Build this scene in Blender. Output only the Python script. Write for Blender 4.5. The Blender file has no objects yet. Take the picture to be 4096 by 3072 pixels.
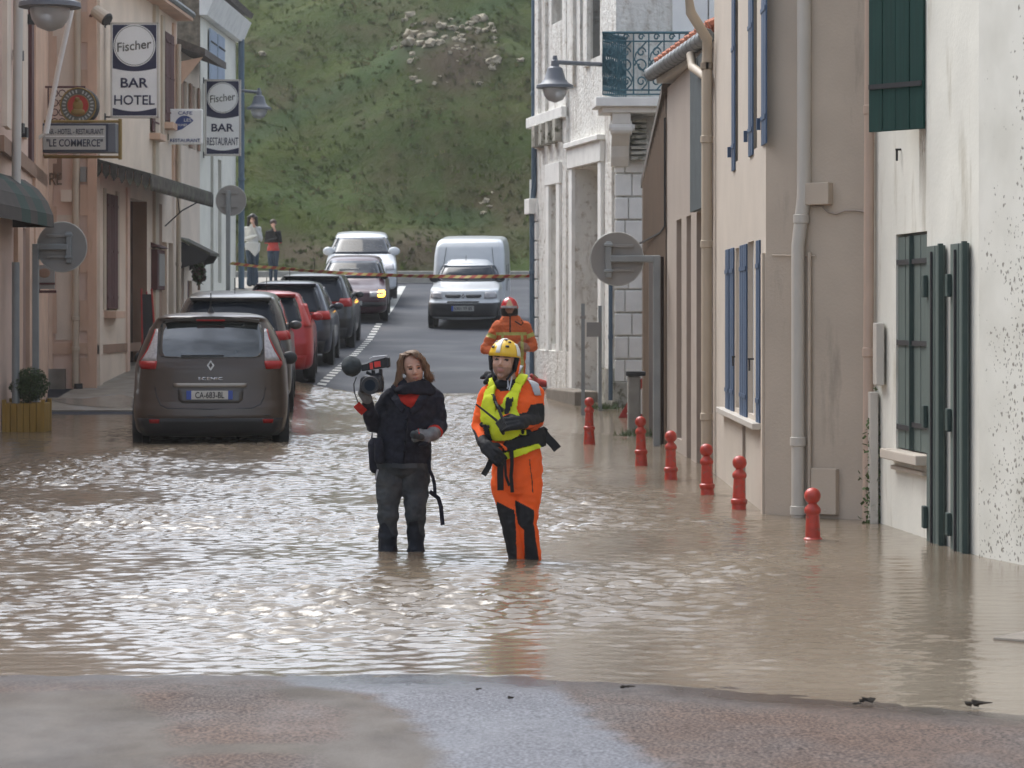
import bpy, bmesh, math, random
import numpy as np
from mathutils import Vector, Matrix, noise, Euler
R = math.radians
random.seed(7); np.random.seed(7)
SC = bpy.context.scene
COL = SC.collection
F = 2670.0; HZ = 313.0; CH = 1.54
# ---------------------------------------------------------------- camera
cam = bpy.data.cameras.new('camera'); camo = bpy.data.objects.new('camera', cam); COL.objects.link(camo)
camo.location = (0, 0, CH); camo.rotation_euler = (R(90), 0, 0)
cam.sensor_width = 36; cam.lens = F / 1024 * 36; cam.shift_y = -(384 - HZ) / 1024
cam.clip_start = .5; cam.clip_end = 2000
cam.dof.use_dof = True; cam.dof.focus_distance = 18; cam.dof.aperture_fstop = 9
SC.camera = camo
# ---------------------------------------------------------------- sky, sun, exposure
W = bpy.data.worlds.new('World'); SC.world = W; W.use_nodes = True
nt = W.node_tree; bg = nt.nodes['Background']
sky = nt.nodes.new('ShaderNodeTexSky'); sky.sky_type = 'NISHITA'; sky.sun_disc = False
SUN_EL, SUN_AZ = 56, -35
sky.sun_elevation = R(SUN_EL); sky.sun_rotation = R(SUN_AZ); sky.dust_density = 5; sky.air_density = 1.0; sky.ozone_density = 1
hs = nt.nodes.new('ShaderNodeHueSaturation'); hs.inputs['Saturation'].default_value = .38
nt.links.new(sky.outputs[0], hs.inputs['Color'])
wt = nt.nodes.new('ShaderNodeTexCoord'); wm = nt.nodes.new('ShaderNodeMapping'); wm.inputs['Scale'].default_value = (1, 1, 2.2); nt.links.new(wt.outputs['Generated'], wm.inputs[0])
wn = nt.nodes.new('ShaderNodeTexNoise'); wn.inputs['Scale'].default_value = 3.2; wn.inputs['Detail'].default_value = 6; wn.inputs['Roughness'].default_value = .55; nt.links.new(wm.outputs[0], wn.inputs['Vector'])
wr = nt.nodes.new('ShaderNodeMapRange'); wr.inputs[1].default_value = .38; wr.inputs[2].default_value = .62; wr.inputs[3].default_value = .55; wr.inputs[4].default_value = 1.6; nt.links.new(wn.outputs[0], wr.inputs[0])
wx = nt.nodes.new('ShaderNodeVectorMath'); wx.operation = 'SCALE'; nt.links.new(hs.outputs[0], wx.inputs[0]); nt.links.new(wr.outputs[0], wx.inputs['Scale']); wy = nt.nodes.new('ShaderNodeVectorMath'); wy.operation = 'MULTIPLY'; wy.inputs[1].default_value = (.94, 1.0, 1.075); nt.links.new(wx.outputs[0], wy.inputs[0]); nt.links.new(wy.outputs[0], bg.inputs[0])
bg.inputs[1].default_value = .15
sl = bpy.data.lights.new('sun', 'SUN'); sl.energy = .6; sl.angle = R(35); sl.color = (1, .92, .80)
so = bpy.data.objects.new('sun', sl); COL.objects.link(so)
az = R(SUN_AZ)
sd = Vector((math.sin(az) * math.cos(R(SUN_EL)), math.cos(az) * math.cos(R(SUN_EL)), math.sin(R(SUN_EL))))
so.rotation_euler = sd.to_track_quat('Z', 'Y').to_euler(); so.location = (-20, 30, 40)
SC.view_settings.view_transform = 'Standard'; SC.view_settings.look = 'None'
SC.view_settings.exposure = .86; SC.view_settings.gamma = 1
SC.render.film_transparent = False
try:
    SC.cycles.use_denoising = True; SC.cycles.max_bounces = 6; SC.cycles.sample_clamp_indirect = 6
except Exception: pass
# ---------------------------------------------------------------- helpers: picture <-> world
def P(px, py, Y): return Vector(((px - 512) * Y / F, Y, CH - (py - HZ) * Y / F))
def S(sx, sy, Y): return P(sx / 4, sy / 4, Y)
def on_line(px, A, B):
    k = (px - 512) / F; ax, ay = A; bx, by = B
    return (k * ay - ax) / ((bx - ax) - k * (by - ay))
def zat(py, Y): return CH - (py - HZ) * Y / F
# ---------------------------------------------------------------- materials
def srgb(r, g=None, b=None):
    if g is None: r, g, b = r
    f = lambda c: (c / 255 / 12.92) if c / 255 <= .04045 else ((c / 255 + .055) / 1.055) ** 2.4
    return (f(r), f(g), f(b))
def mat(name, col, rough=.6, metal=0, var=.12, vscale=3, bump=0, bscale=40, stain=0, stain_col=(.05, .045, .04), stretch=(1, 1, 1), coat=0, spec=.5, emit=None, alpha=None, col2=None, thr=(.45, .62), c2scale=2.0, trans=0, dist=.004):
    m = bpy.data.materials.new(name); m.use_nodes = True
    N = m.node_tree.nodes; L = m.node_tree.links; bs = N['Principled BSDF']
    bs.inputs['Roughness'].default_value = rough; bs.inputs['Metallic'].default_value = metal
    bs.inputs['Specular IOR Level'].default_value = spec
    if coat: bs.inputs['Coat Weight'].default_value = coat; bs.inputs['Coat Roughness'].default_value = .04
    if trans: bs.inputs['Transmission Weight'].default_value = trans
    tc = N.new('ShaderNodeTexCoord'); mp = N.new('ShaderNodeMapping'); L.new(tc.outputs['Object'], mp.inputs[0])
    mp.inputs['Scale'].default_value = stretch
    n1 = N.new('ShaderNodeTexNoise'); n1.inputs['Scale'].default_value = vscale; n1.inputs['Detail'].default_value = 5
    L.new(mp.outputs[0], n1.inputs['Vector'])
    mx = N.new('ShaderNodeMix'); mx.data_type = 'RGBA'
    c = Vector(col); d = [max(0, x * (1 - var)) for x in c]; e = [min(1, x * (1 + var)) for x in c]
    mr = N.new('ShaderNodeMapRange'); mr.inputs[1].default_value = .3; mr.inputs[2].default_value = .7
    L.new(n1.outputs[0], mr.inputs[0]); L.new(mr.outputs[0], mx.inputs[0])
    mx.inputs[6].default_value = (*d, 1); mx.inputs[7].default_value = (*e, 1)
    out = mx.outputs[2]
    def layer(out, c3, scale, lo, hi, st, seed):
        mp2 = N.new('ShaderNodeMapping'); L.new(tc.outputs['Object'], mp2.inputs[0]); mp2.inputs['Scale'].default_value = st; mp2.inputs['Location'].default_value = (seed, seed, 0)
        n2 = N.new('ShaderNodeTexNoise'); n2.inputs['Scale'].default_value = scale; n2.inputs['Detail'].default_value = 8; n2.inputs['Roughness'].default_value = .65
        L.new(mp2.outputs[0], n2.inputs['Vector'])
        r2 = N.new('ShaderNodeMapRange'); r2.inputs[1].default_value = lo; r2.inputs[2].default_value = hi; L.new(n2.outputs[0], r2.inputs[0])
        m2 = N.new('ShaderNodeMix'); m2.data_type = 'RGBA'; L.new(r2.outputs[0], m2.inputs[0]); L.new(out, m2.inputs[6]); m2.inputs[7].default_value = (*c3, 1)
        return m2.outputs[2]
    if col2: out = layer(out, col2, c2scale, thr[0], thr[1], (1, 1, 1), 3)
    if stain: out = layer(out, stain_col, 2.2, .72 - .25 * stain, .86 - .15 * stain, (1.6, 1.6, .35), 11)
    L.new(out, bs.inputs['Base Color'])
    if bump:
        nb = N.new('ShaderNodeTexNoise'); nb.inputs['Scale'].default_value = bscale; nb.inputs['Detail'].default_value = 6
        L.new(mp.outputs[0], nb.inputs['Vector'])
        b = N.new('ShaderNodeBump'); b.inputs['Strength'].default_value = bump; b.inputs['Distance'].default_value = dist
        L.new(nb.outputs[0], b.inputs['Height']); L.new(b.outputs[0], bs.inputs['Normal'])
    if emit: bs.inputs['Emission Color'].default_value = (*emit[:3], 1); bs.inputs['Emission Strength'].default_value = emit[3]
    return m
M = {}
def dm(k, *a, **kw): M[k] = mat(k, *a, **kw); return M[k]
dm('white_render', (.72, .70, .62), .85, var=.07, vscale=2, bump=.5, bscale=30, stain=.75, stain_col=(.42, .38, .29))
dm('white_plaster', (.78, .765, .71), .9, var=.08, vscale=3, bump=.8, bscale=18, stain=.85, stain_col=(.36, .31, .25), dist=.03, col2=(.46, .41, .34), thr=(.54, .68), c2scale=9)
dm('white_stone', (.86, .85, .80), .85, var=.08, vscale=4, bump=.5, bscale=20, stain=.35, stain_col=(.3, .28, .22))
dm('dirty_stone', (.42, .40, .34), .9, var=.3, vscale=5, bump=.8, bscale=16, col2=(.10, .10, .06), thr=(.5, .62), c2scale=7)
dm('beige_render', (.52, .435, .345), .85, var=.07, vscale=2, bump=.5, bscale=45, stain=.5, stain_col=(.3, .25, .2))
dm('lit_beige_render', (.52, .455, .38), .85, var=.05, vscale=2, bump=.5, bscale=45, stain=.2, stain_col=(.38, .34, .3))  # beige render toned paler for the lit street side; also used on a sill
dm('taupe_render', (.36, .30, .25), .85, var=.05, vscale=2, bump=.4, bscale=45)
dm('brown_wood', (.165, .105, .062), .75, var=.25, vscale=5, bump=.6, bscale=12, stretch=(6, 6, .4))
dm('dark_wood', (.035, .022, .015), .7, var=.3, vscale=5, stretch=(6, 6, .4))
dm('grey_siding', (.105, .125, .13), .6, var=.1, vscale=5)
dm('pink_render', (.70, .52, .42), .88, var=.09, vscale=1.6, bump=.5, bscale=30, stain=.35, stain_col=(.32, .22, .17))
dm('orange_paint', (.63, .43, .31), .85, var=.1, vscale=2, bump=.5, bscale=30, stain=.5, stain_col=(.34, .18, .1))
dm('cream_render', (.72, .61, .50), .88, var=.09, vscale=1.5, bump=.5, bscale=30, stain=.35, stain_col=(.27, .2, .15))
dm('far_white', (.82, .80, .70), .85, var=.06, vscale=1.5, bump=.3, bscale=30, stain=.5, stain_col=(.4, .37, .32))
dm('band_brown', (.30, .19, .13), .85, var=.1)
dm('rubble', (.20, .165, .12), .95, var=.4, vscale=9, bump=1, bscale=12)
dm('cream_metal', (.50, .42, .32), .5, var=.06)
dm('pale_metal', (.55, .51, .45), .45, var=.05)
dm('pink_pipe', (.52, .385, .30), .5, var=.07)
dm('blue_pipe', (.10, .15, .20), .5, var=.12)
dm('slate_blue', (.055, .095, .165), .55, var=.12)
dm('pale_blue', (.38, .45, .56), .55, var=.05)
dm('dark_green', (.012, .052, .042), .6, var=.15, vscale=5, stretch=(8, 8, .4), spec=.3)
dm('grey_green', (.105, .135, .12), .6, var=.12, vscale=5, stretch=(8, 8, .4), bump=.4, bscale=9)
dm('deep_green', (.03, .055, .048), .6, var=.12)
dm('maroon', (.10, .038, .036), .65, var=.2, vscale=5, stretch=(4, 4, 1))
dm('iron', (.035, .035, .036), .6, var=.2)
dm('verdigris', (.045, .125, .155), .55, var=.3, vscale=10)
dm('grey_metal', (.29, .31, .31), .45, metal=.3, var=.12)
dm('lamp_metal', (.14, .15, .17), .45, var=.1)
dm('sign_back', (.30, .29, .27), .5, var=.06)
dm('frost', (.55, .55, .55), .3, var=.05, trans=.5)
dm('zinc', (.20, .21, .21), .5, metal=.4, var=.15)
dm('tile', (.36, .12, .06), .8, var=.3, vscale=9, bump=.4, bscale=20)
dm('tile_grey', (.12, .10, .085), .8, var=.3, vscale=9)
dm('canopy_dark', (.075, .07, .058), .8, var=.4, vscale=8, col2=(.12, .13, .09), thr=(.5, .6))
dm('glass_dark', (.03, .034, .036), .08, var=.3, spec=.7)
dm('navy', (.018, .02, .06), .5, var=.05)
dm('sign_white', (.88, .88, .85), .5, var=.05)
dm('sign_blue', (.03, .06, .22), .5, var=.05)
dm('gold', (.30, .2, .06), .5, var=.2, metal=.3)
dm('ring_grey', (.13, .13, .11), .6, var=.3)
dm('sign_red', (.42, .04, .03), .5, var=.1)
dm('bollard_red', (.47, .045, .025), .42, var=.2, vscale=14, coat=.1, col2=(.28, .10, .07), thr=(.56, .64), c2scale=22)
dm('concrete', (.34, .32, .28), .9, var=.15, vscale=6, bump=.6, bscale=25)
dm('step_stone', (.22, .19, .155), .9, var=.15, vscale=6, bump=.6, bscale=25)
dm('awning_green', (.014, .042, .03), .8, var=.15)
dm('awning_brown', (.065, .054, .045), .85, var=.15)
dm('yellow_wood', (.36, .215, .04), .7, var=.2, vscale=5, stretch=(5, 5, .5), bump=.4, bscale=9)
dm('leaf', (.045, .068, .02), .6, var=.5, vscale=25)
dm('leaf_light', (.07, .11, .03), .6, var=.4, vscale=25)
dm('tape_red', (.45, .09, .06), .5, var=.05)
dm('tape_yellow', (.55, .45, .16), .5, var=.05)
dm('paint_white', (.52, .52, .48), .6, var=.2, vscale=12, col2=(.16, .16, .16), thr=(.56, .72), c2scale=14)
dm('tyre', (.012, .012, .013), .75, var=.2)
dm('rim', (.25, .25, .26), .3, metal=.8, var=.05)
dm('plastic', (.022, .023, .026), .5, var=.1)
dm('chrome', (.7, .7, .7), .18, metal=1, var=.02)
dm('plate_white', (.60, .60, .56), .4, var=.04)
dm('plate_blue', (.05, .10, .42), .4, var=.04)
dm('plate_dark', (.045, .05, .075), .4, var=.04)
dm('plate_grey', (.45, .45, .42), .4, var=.04)
dm('ink', (.015, .015, .02), .5, var=.02)
dm('car_glass', (.014, .02, .03), .05, var=.1, spec=.22)
dm('rear_glass', (.035, .042, .042), .04, var=.3, vscale=2, spec=1.0, coat=1)
dm('lens_red', (.33, .012, .01), .35, var=.1, spec=.25)
dm('lens_clear', (.42, .40, .40), .12, var=.2, vscale=30, coat=.7)
dm('lens_amber', (.9, .45, .08), .2, var=0, emit=(1, .42, .04, 5))
dm('headlamp_lit', (.7, .55, .4), .2, var=0, emit=(1, .6, .25, .5))
def paint(k, c, r=.28): return dm(k, c, r, var=.05, vscale=2, coat=.35, metal=.15)
paint('paint_brown', (.066, .047, .035)); paint('paint_taupe', (.06, .056, .052)); paint('paint_red', (.42, .012, .014))
paint('paint_night', (.018, .022, .04)); paint('paint_black', (.018, .018, .02)); paint('paint_burgundy', (.05, .010, .022))
dm('paint_van', (.60, .62, .63), .3, var=.04, coat=.5); dm('paint_snow', (.64, .66, .68), .28, var=.03, coat=.6)
dm('skin', (.52, .29, .205), .55, var=.08, vscale=20); dm('skin_tan', (.33, .18, .125), .55, var=.1, vscale=20)
dm('lips', (.40, .17, .14), .5); dm('eye', (.05, .03, .025), .3); dm('stubble', (.33, .185, .135), .7); dm('beard', (.03, .02, .016), .8)
dm('hair_blonde', (.20, .125, .075), .6, var=.4, vscale=40, bump=1, bscale=40, stretch=(2, 2, .25), dist=.01)
dm('hair_dark', (.018, .014, .012), .5, var=.3, vscale=30); dm('hair_brown', (.06, .032, .02), .5)
dm('coat_navy', (.020, .021, .030), .9, var=.3, vscale=30, bump=.6, bscale=14, spec=.2, dist=.01)
dm('scarf', (.017, .017, .024), .95, var=.4, vscale=20, bump=.8, bscale=30, spec=.2, dist=.01)
dm('knit_red', (.40, .025, .015), .9, var=.2, vscale=25, bump=.6, bscale=60, spec=.2)
dm('denim', (.045, .05, .055), .9, var=.35, vscale=9, bump=.8, bscale=16, spec=.2, dist=.01, col2=(.085, .088, .088), thr=(.45, .7), c2scale=6)
dm('denim_wet', (.014, .017, .024), .7, var=.3, vscale=9, bump=.6, bscale=16, spec=.3, dist=.01)
dm('glove_grey', (.15, .155, .155), .95, var=.25, vscale=30, bump=.6, bscale=60, spec=.2)
dm('glove_black', (.013, .013, .015), .7, var=.3, vscale=30, bump=.4, bscale=40, spec=.35)
dm('neon_orange', (.90, .12, .018), .75, var=.08, vscale=8, bump=.5, bscale=12, spec=.25, dist=.01)
dm('neon_yellow', (.66, .72, .03), .7, var=.1, vscale=14, bump=.5, bscale=18, spec=.25, dist=.01)
dm('suit_black', (.014, .014, .016), .7, var=.3, vscale=20, bump=.4, bscale=20, spec=.3)
dm('reflective', (.42, .42, .44), .4, var=.1, metal=.2)
dm('helmet_yellow', (.80, .48, .02), .3, var=.05, coat=.4); dm('helmet_white', (.70, .68, .62), .3, var=.05)
dm('helmet_red', (.55, .02, .03), .22, var=.05, coat=.7); dm('helmet_gold', (.75, .5, .32), .25, metal=.7)
dm('fire_orange', (.62, .13, .035), .85, var=.12, vscale=8, bump=.6, bscale=12, dist=.012)
dm('stripe_lime', (.45, .45, .12), .6, var=.1)
dm('cloth_white', (.60, .60, .58), .9, var=.06, bump=.6, bscale=14, dist=.012); dm('cloth_black', (.02, .02, .022), .9)
dm('jeans_blue', (.04, .06, .09), .9, var=.2); dm('foam_mic', (.035, .042, .045), .95, var=.3, vscale=30, bump=1, bscale=60)
dm('cam_black', (.016, .016, .019), .4, var=.3, vscale=20); dm('cam_red', (.66, .045, .035), .4, var=.05)
dm('limestone', (.36, .31, .225), .9, var=.25, vscale=3, bump=.8, bscale=8, dist=.03, col2=(.16, .13, .09), thr=(.55, .7), c2scale=3)
dm('mulch', (.05, .04, .03), .9, var=.3)
# ---------------------------------------------------------------- mesh builder
class MB:
    def __init__(s): s.v = []; s.f = []; s.m = []; s.cur = 0
    def add(s, vs, fs):
        o = len(s.v); s.v += [tuple(v) for v in vs]; s.f += [tuple(i + o for i in f) for f in fs]; s.m += [s.cur] * len(fs); return s
    def box(s, c, d, rz=0, rot=None):
        m = rot if rot is not None else Matrix.Rotation(rz, 3, 'Z'); c = Vector(c)
        vs = [c + m @ Vector((x * d[0] / 2, y * d[1] / 2, z * d[2] / 2)) for x in (-1, 1) for y in (-1, 1) for z in (-1, 1)]
        return s.add(vs, [(0, 1, 3, 2), (4, 6, 7, 5), (0, 4, 5, 1), (2, 3, 7, 6), (0, 2, 6, 4), (1, 5, 7, 3)])
    def hexa(s, pts): return s.add(pts, [(0, 3, 2, 1), (4, 5, 6, 7), (0, 1, 5, 4), (1, 2, 6, 5), (2, 3, 7, 6), (3, 0, 4, 7)])
    def tube(s, path, r, n=8, caps=True, flat=1.0):
        path = [Vector(p) for p in path]; rs = r if isinstance(r, (list, tuple)) else [r] * len(path); vs = []; k = len(path)
        ref = Vector((0, 0, 1))
        for i, p in enumerate(path):
            t = (path[min(i + 1, k - 1)] - path[max(i - 1, 0)]).normalized()
            rf = ref if abs(t.dot(ref)) < .95 else Vector((0, 1, 0))
            a = t.cross(rf).normalized(); b = t.cross(a).normalized()
            for j in range(n):
                q = 2 * math.pi * j / n; vs.append(p + a * (math.cos(q) * rs[i]) + b * (math.sin(q) * rs[i] * flat))
        fs = [(i * n + j, i * n + (j + 1) % n, (i + 1) * n + (j + 1) % n, (i + 1) * n + j) for i in range(k - 1) for j in range(n)]
        if caps: fs += [tuple(range(n - 1, -1, -1)), tuple((k - 1) * n + j for j in range(n))]
        return s.add(vs, fs)
    def lathe(s, prof, c, n=20, ax='Z'):
        c = Vector(c); vs = []
        for r, h in prof:
            for j in range(n):
                q = 2 * math.pi * j / n; x, y = r * math.cos(q), r * math.sin(q)
                vs.append(c + (Vector((x, y, h)) if ax == 'Z' else Vector((x, h, y)) if ax == 'Y' else Vector((h, x, y))))
        k = len(prof)
        fs = [(i * n + j, i * n + (j + 1) % n, (i + 1) * n + (j + 1) % n, (i + 1) * n + j) for i in range(k - 1) for j in range(n)]
        fs += [tuple(range(n - 1, -1, -1)), tuple((k - 1) * n + j for j in range(n))]
        return s.add(vs, fs)
    def prism(s, pts, ex):
        ex = Vector(ex); n = len(pts); pts = [Vector(p) for p in pts]
        return s.add(pts + [p + ex for p in pts], [tuple(range(n - 1, -1, -1)), tuple(range(n, 2 * n))] + [(i, (i + 1) % n, n + (i + 1) % n, n + i) for i in range(n)])
    def ell(s, c, r, n=12, m=8, rot=None):
        c = Vector(c); vs = []
        for i in range(1, m):
            a = math.pi * i / m
            for j in range(n):
                q = 2 * math.pi * j / n; p = Vector((r[0] * math.sin(a) * math.cos(q), r[1] * math.sin(a) * math.sin(q), r[2] * math.cos(a)))
                vs.append(c + (rot @ p if rot else p))
        t = Vector((0, 0, r[2])); t = rot @ t if rot else t
        vs += [c + t, c - t]; o = (m - 1) * n
        fs = [(i * n + j, i * n + (j + 1) % n, (i + 1) * n + (j + 1) % n, (i + 1) * n + j) for i in range(m - 2) for j in range(n)]
        fs += [(o, (j + 1) % n, j) for j in range(n)] + [(o + 1, (m - 2) * n + j, (m - 2) * n + (j + 1) % n) for j in range(n)]
        return s.add(vs, fs)
    def cap(s, a, b, ra, rb, n=14, fl=1.0):   # tapered capsule
        a, b = Vector(a), Vector(b); t = (b - a).normalized(); p = []; r = []
        for k in range(4): q = math.pi / 2 * k / 4; p.append(a - t * ra * math.cos(q)); r.append(max(1e-4, ra * math.sin(q)))
        p.append(a); r.append(ra); p.append(b); r.append(rb)
        for k in range(1, 5): q = math.pi / 2 * k / 4; p.append(b + t * rb * math.sin(q)); r.append(max(1e-4, rb * math.cos(q)))
        return s.tube(p, r, n, True, fl)
    def build(s, name, mats, parent=None, smooth=False, world=True, bevel=0, loc=None, recalc=True, subsurf=0):
        me = bpy.data.meshes.new(name); off = Vector((0, 0, 0))
        if parent is not None and world:
            q = parent
            while q is not None: off += q.location; q = q.parent
        elif loc is not None: off = Vector(loc)
        me.from_pydata([tuple(Vector(v) - off) for v in s.v], [], s.f)
        if recalc:
            bm = bmesh.new(); bm.from_mesh(me); bmesh.ops.recalc_face_normals(bm, faces=bm.faces); bm.to_mesh(me); bm.free()
        if not isinstance(mats, (list, tuple)): mats = [mats]
        for m in mats: me.materials.append(M[m] if isinstance(m, str) else m)
        if len(mats) > 1: me.polygons.foreach_set('material_index', s.m)
        o = bpy.data.objects.new(name, me); COL.objects.link(o)
        if parent is not None: o.parent = parent
        elif loc is not None: o.location = loc
        if smooth:
            me.polygons.foreach_set('use_smooth', [True] * len(me.polygons))
            if smooth != 'all':
                md = o.modifiers.new('es', 'EDGE_SPLIT'); md.split_angle = R(40)
        if bevel:
            md = o.modifiers.new('bv', 'BEVEL'); md.width = bevel; md.segments = 2; md.limit_method = 'ANGLE'
        return o
def tag(o, label=None, cat=None, group=None, kind=None):
    if label: o['label'] = label
    if cat: o['category'] = cat
    if group: o['group'] = group
    if kind: o['kind'] = kind
    return o
def thing(name, label, cat, loc=(0, 0, 0), rot=(0, 0, 0), group=None):
    o = bpy.data.objects.new(name, None); COL.objects.link(o); o.location = loc; o.rotation_euler = rot; o.empty_display_size = .2
    return tag(o, label, cat, group)
def text(s, w, h, c, mats, parent, name='lettering', rotz=0, local=False, ext=.003, rotx=90, bold=0):
    cu = bpy.data.curves.new('t', 'FONT'); cu.body = s; cu.extrude = 0; cu.offset = bold; cu.resolution_u = 3
    o = bpy.data.objects.new('t', cu); COL.objects.link(o)
    dg = bpy.context.evaluated_depsgraph_get(); me = bpy.data.meshes.new_from_object(o.evaluated_get(dg))
    bpy.data.objects.remove(o)
    co = np.array([v.co[:] for v in me.vertices]); mn, mxx = co.min(0), co.max(0)
    sx = w / (mxx[0] - mn[0]); sy = h / (mxx[1] - mn[1]) if h else sx
    if not h: h = sy * (mxx[1] - mn[1])
    rot = Matrix.Rotation(rotz, 3, 'Z') @ Matrix.Rotation(R(rotx), 3, 'X')
    off = Vector((0, 0, 0))
    if parent is not None and not local:
        q = parent
        while q is not None: off += q.location; q = q.parent
    for v in me.vertices:
        p = Vector(((v.co.x - mn[0]) * sx - w / 2, (v.co.y - mn[1]) * sy - h / 2, 0)); v.co = rot @ p + Vector(c) - off
    me.materials.clear(); me.materials.append(M[mats]); o = bpy.data.objects.new(name, me); COL.objects.link(o); o.parent = parent
    md = o.modifiers.new('s', 'SOLIDIFY'); md.thickness = ext; md.offset = 0
    return o
def facade(mb, A, B, z0, z1, ops=(), depth=.2, nrm=None, topfn=None):
    """wall from plan point A to B with openings (t0,t1,za,zb) in metres along AB and reveals of given depth"""
    A = Vector((*A, 0)); B = Vector((*B, 0)); L = (B - A).length; u = (B - A) / L; n = Vector((u.y, -u.x, 0))
    if nrm is not None and n.dot(Vector((*nrm, 0))) < 0: n = -n
    ts = sorted(set([0, L] + [t for o in ops for t in o[:2]])); zs = sorted(set([z0, z1] + [z for o in ops for z in o[2:4]]))
    pt = lambda t, z, d=0: A + u * t + Vector((0, 0, z)) - n * d
    for i in range(len(ts) - 1):
        for j in range(len(zs) - 1):
            tm, zm = (ts[i] + ts[i + 1]) / 2, (zs[j] + zs[j + 1]) / 2
            if any(o[0] < tm < o[1] and o[2] < zm < o[3] for o in ops): continue
            mb.add([pt(ts[i], zs[j]), pt(ts[i + 1], zs[j]), pt(ts[i + 1], zs[j + 1]), pt(ts[i], zs[j + 1])], [(0, 1, 2, 3)])
    for o in ops:
        t0, t1, a, b = o[:4]; d = o[4] if len(o) > 4 else depth
        for q in (((t0, a), (t0, b)), ((t1, a), (t1, b)), ((t0, a), (t1, a)), ((t0, b), (t1, b))):
            mb.add([pt(*q[0]), pt(*q[1]), pt(*q[1], d), pt(*q[0], d)], [(0, 1, 2, 3)])
    return u, n, pt
# ================================================================ ground
PBx = [0, 8, 10.6, 11.6, 12.5, 14, 18, 24, 31, 35, 38, 40, 42, 44, 48, 52, 56.6, 60, 64, 67, 70, 76, 84, 400]
PBy = [.25, .10, .03, -.01, -.06, -.2, -.28, -.22, -.1, -.02, .07, .17, .28, .40, .58, .75, .97, 1.2, 1.5, 1.72, 2.0, 2.48, 2.6, 3]
PCx = [0, 28, 31, 34, 36.8, 40, 42.5, 47, 52, 56.6, 60, 64, 68, 76, 84, 400]
PCy = [0, 0, -.1, 0, .15, .32, .48, .62, .77, .97, 1.25, 1.55, 1.8, 2.48, 2.6, 3]
PLx = [0, 28, 31, 36, 40.5, 42, 44, 48, 52, 56, 58, 61, 66, 76, 84, 400]
PLy = [0, 0, -.15, -.1, 0, .12, .29, .55, .8, 1.1, 1.5, 2.1, 2.3, 2.55, 2.6, 3]
def gz(X, Z):
    zz = Z + .55 * max(0, X) * (1 if Z < 14 else max(0, 1 - (Z - 14) / 4))
    b = float(np.interp(zz, PBx, PBy))
    if Z > 28:
        c = float(np.interp(Z, PCx, PCy)); l = float(np.interp(Z, PLx, PLy))
        b = float(np.interp(X, [-5.2, -4.7, -3.6, -2.4, 100], [l, c, c, b, b]))
        if X > .3 and Z < 60: b += .13 * min(1, max(0, (X - .3) / 1.0)) * min(1, max(0, (Z - 32) / 6))
    return b
def grid(name, xs, zs, fn, mats, lab=None, kind='structure', smooth=True):
    vs = [(x, z, fn(x, z)) for z in zs for x in xs]; n = len(xs)
    fs = [(j * n + i, j * n + i + 1, (j + 1) * n + i + 1, (j + 1) * n + i) for j in range(len(zs) - 1) for i in range(n - 1)]
    me = bpy.data.meshes.new(name); me.from_pydata(vs, [], fs); me.materials.append(mats)
    if smooth: me.polygons.foreach_set('use_smooth', [True] * len(fs))
    o = bpy.data.objects.new(name, me); COL.objects.link(o); tag(o, kind=kind)
    if lab: o['label'] = lab
    return o
# wet asphalt road
def node_mat(name):
    m = bpy.data.materials.new(name); m.use_nodes = True; N = m.node_tree.nodes; return m, N, m.node_tree.links, N['Principled BSDF']
def mk_asphalt():
    m, N, L, b = node_mat('asphalt'); tc = N.new('ShaderNodeTexCoord')
    n = N.new('ShaderNodeTexNoise'); n.inputs['Scale'].default_value = .5; n.inputs['Detail'].default_value = 6; L.new(tc.outputs['Object'], n.inputs['Vector'])
    n2 = N.new('ShaderNodeTexNoise'); n2.inputs['Scale'].default_value = 60; n2.inputs['Detail'].default_value = 3; L.new(tc.outputs['Object'], n2.inputs['Vector'])
    r = N.new('ShaderNodeValToRGB'); r.color_ramp.elements[0].color = (.022, .026, .036, 1); r.color_ramp.elements[1].color = (.045, .050, .062, 1); r.color_ramp.elements[0].position = .35; r.color_ramp.elements[1].position = .65
    L.new(n.outputs[0], r.inputs[0]); mx = N.new('ShaderNodeMix'); mx.data_type = 'RGBA'; mx.blend_type = 'OVERLAY'; mx.inputs[0].default_value = .6
    L.new(r.outputs[0], mx.inputs[6]); L.new(n2.outputs[0], mx.inputs[7]); L.new(mx.outputs[2], b.inputs['Base Color'])
    rr = N.new('ShaderNodeMapRange'); rr.inputs[1].default_value = .35; rr.inputs[2].default_value = .65; rr.inputs[3].default_value = .55; rr.inputs[4].default_value = .85; b.inputs['Specular IOR Level'].default_value = .3; L.new(n.outputs[0], rr.inputs[0]); L.new(rr.outputs[0], b.inputs['Roughness'])
    bp = N.new('ShaderNodeBump'); bp.inputs['Strength'].default_value = .5; bp.inputs['Distance'].default_value = .006; L.new(n2.outputs[0], bp.inputs['Height']); L.new(bp.outputs[0], b.inputs['Normal'])
    return m
asph = mk_asphalt()
xs = [-40, -25, -15, -11, -9, -8, -7] + [-6.5 + .25 * i for i in range(43)] + [5, 6, 8, 12, 20, 40]
zs = [14 + .5 * i for i in range(120)] + [75, 77, 80, 85]
grid('road', xs, zs, gz, asph)
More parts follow.
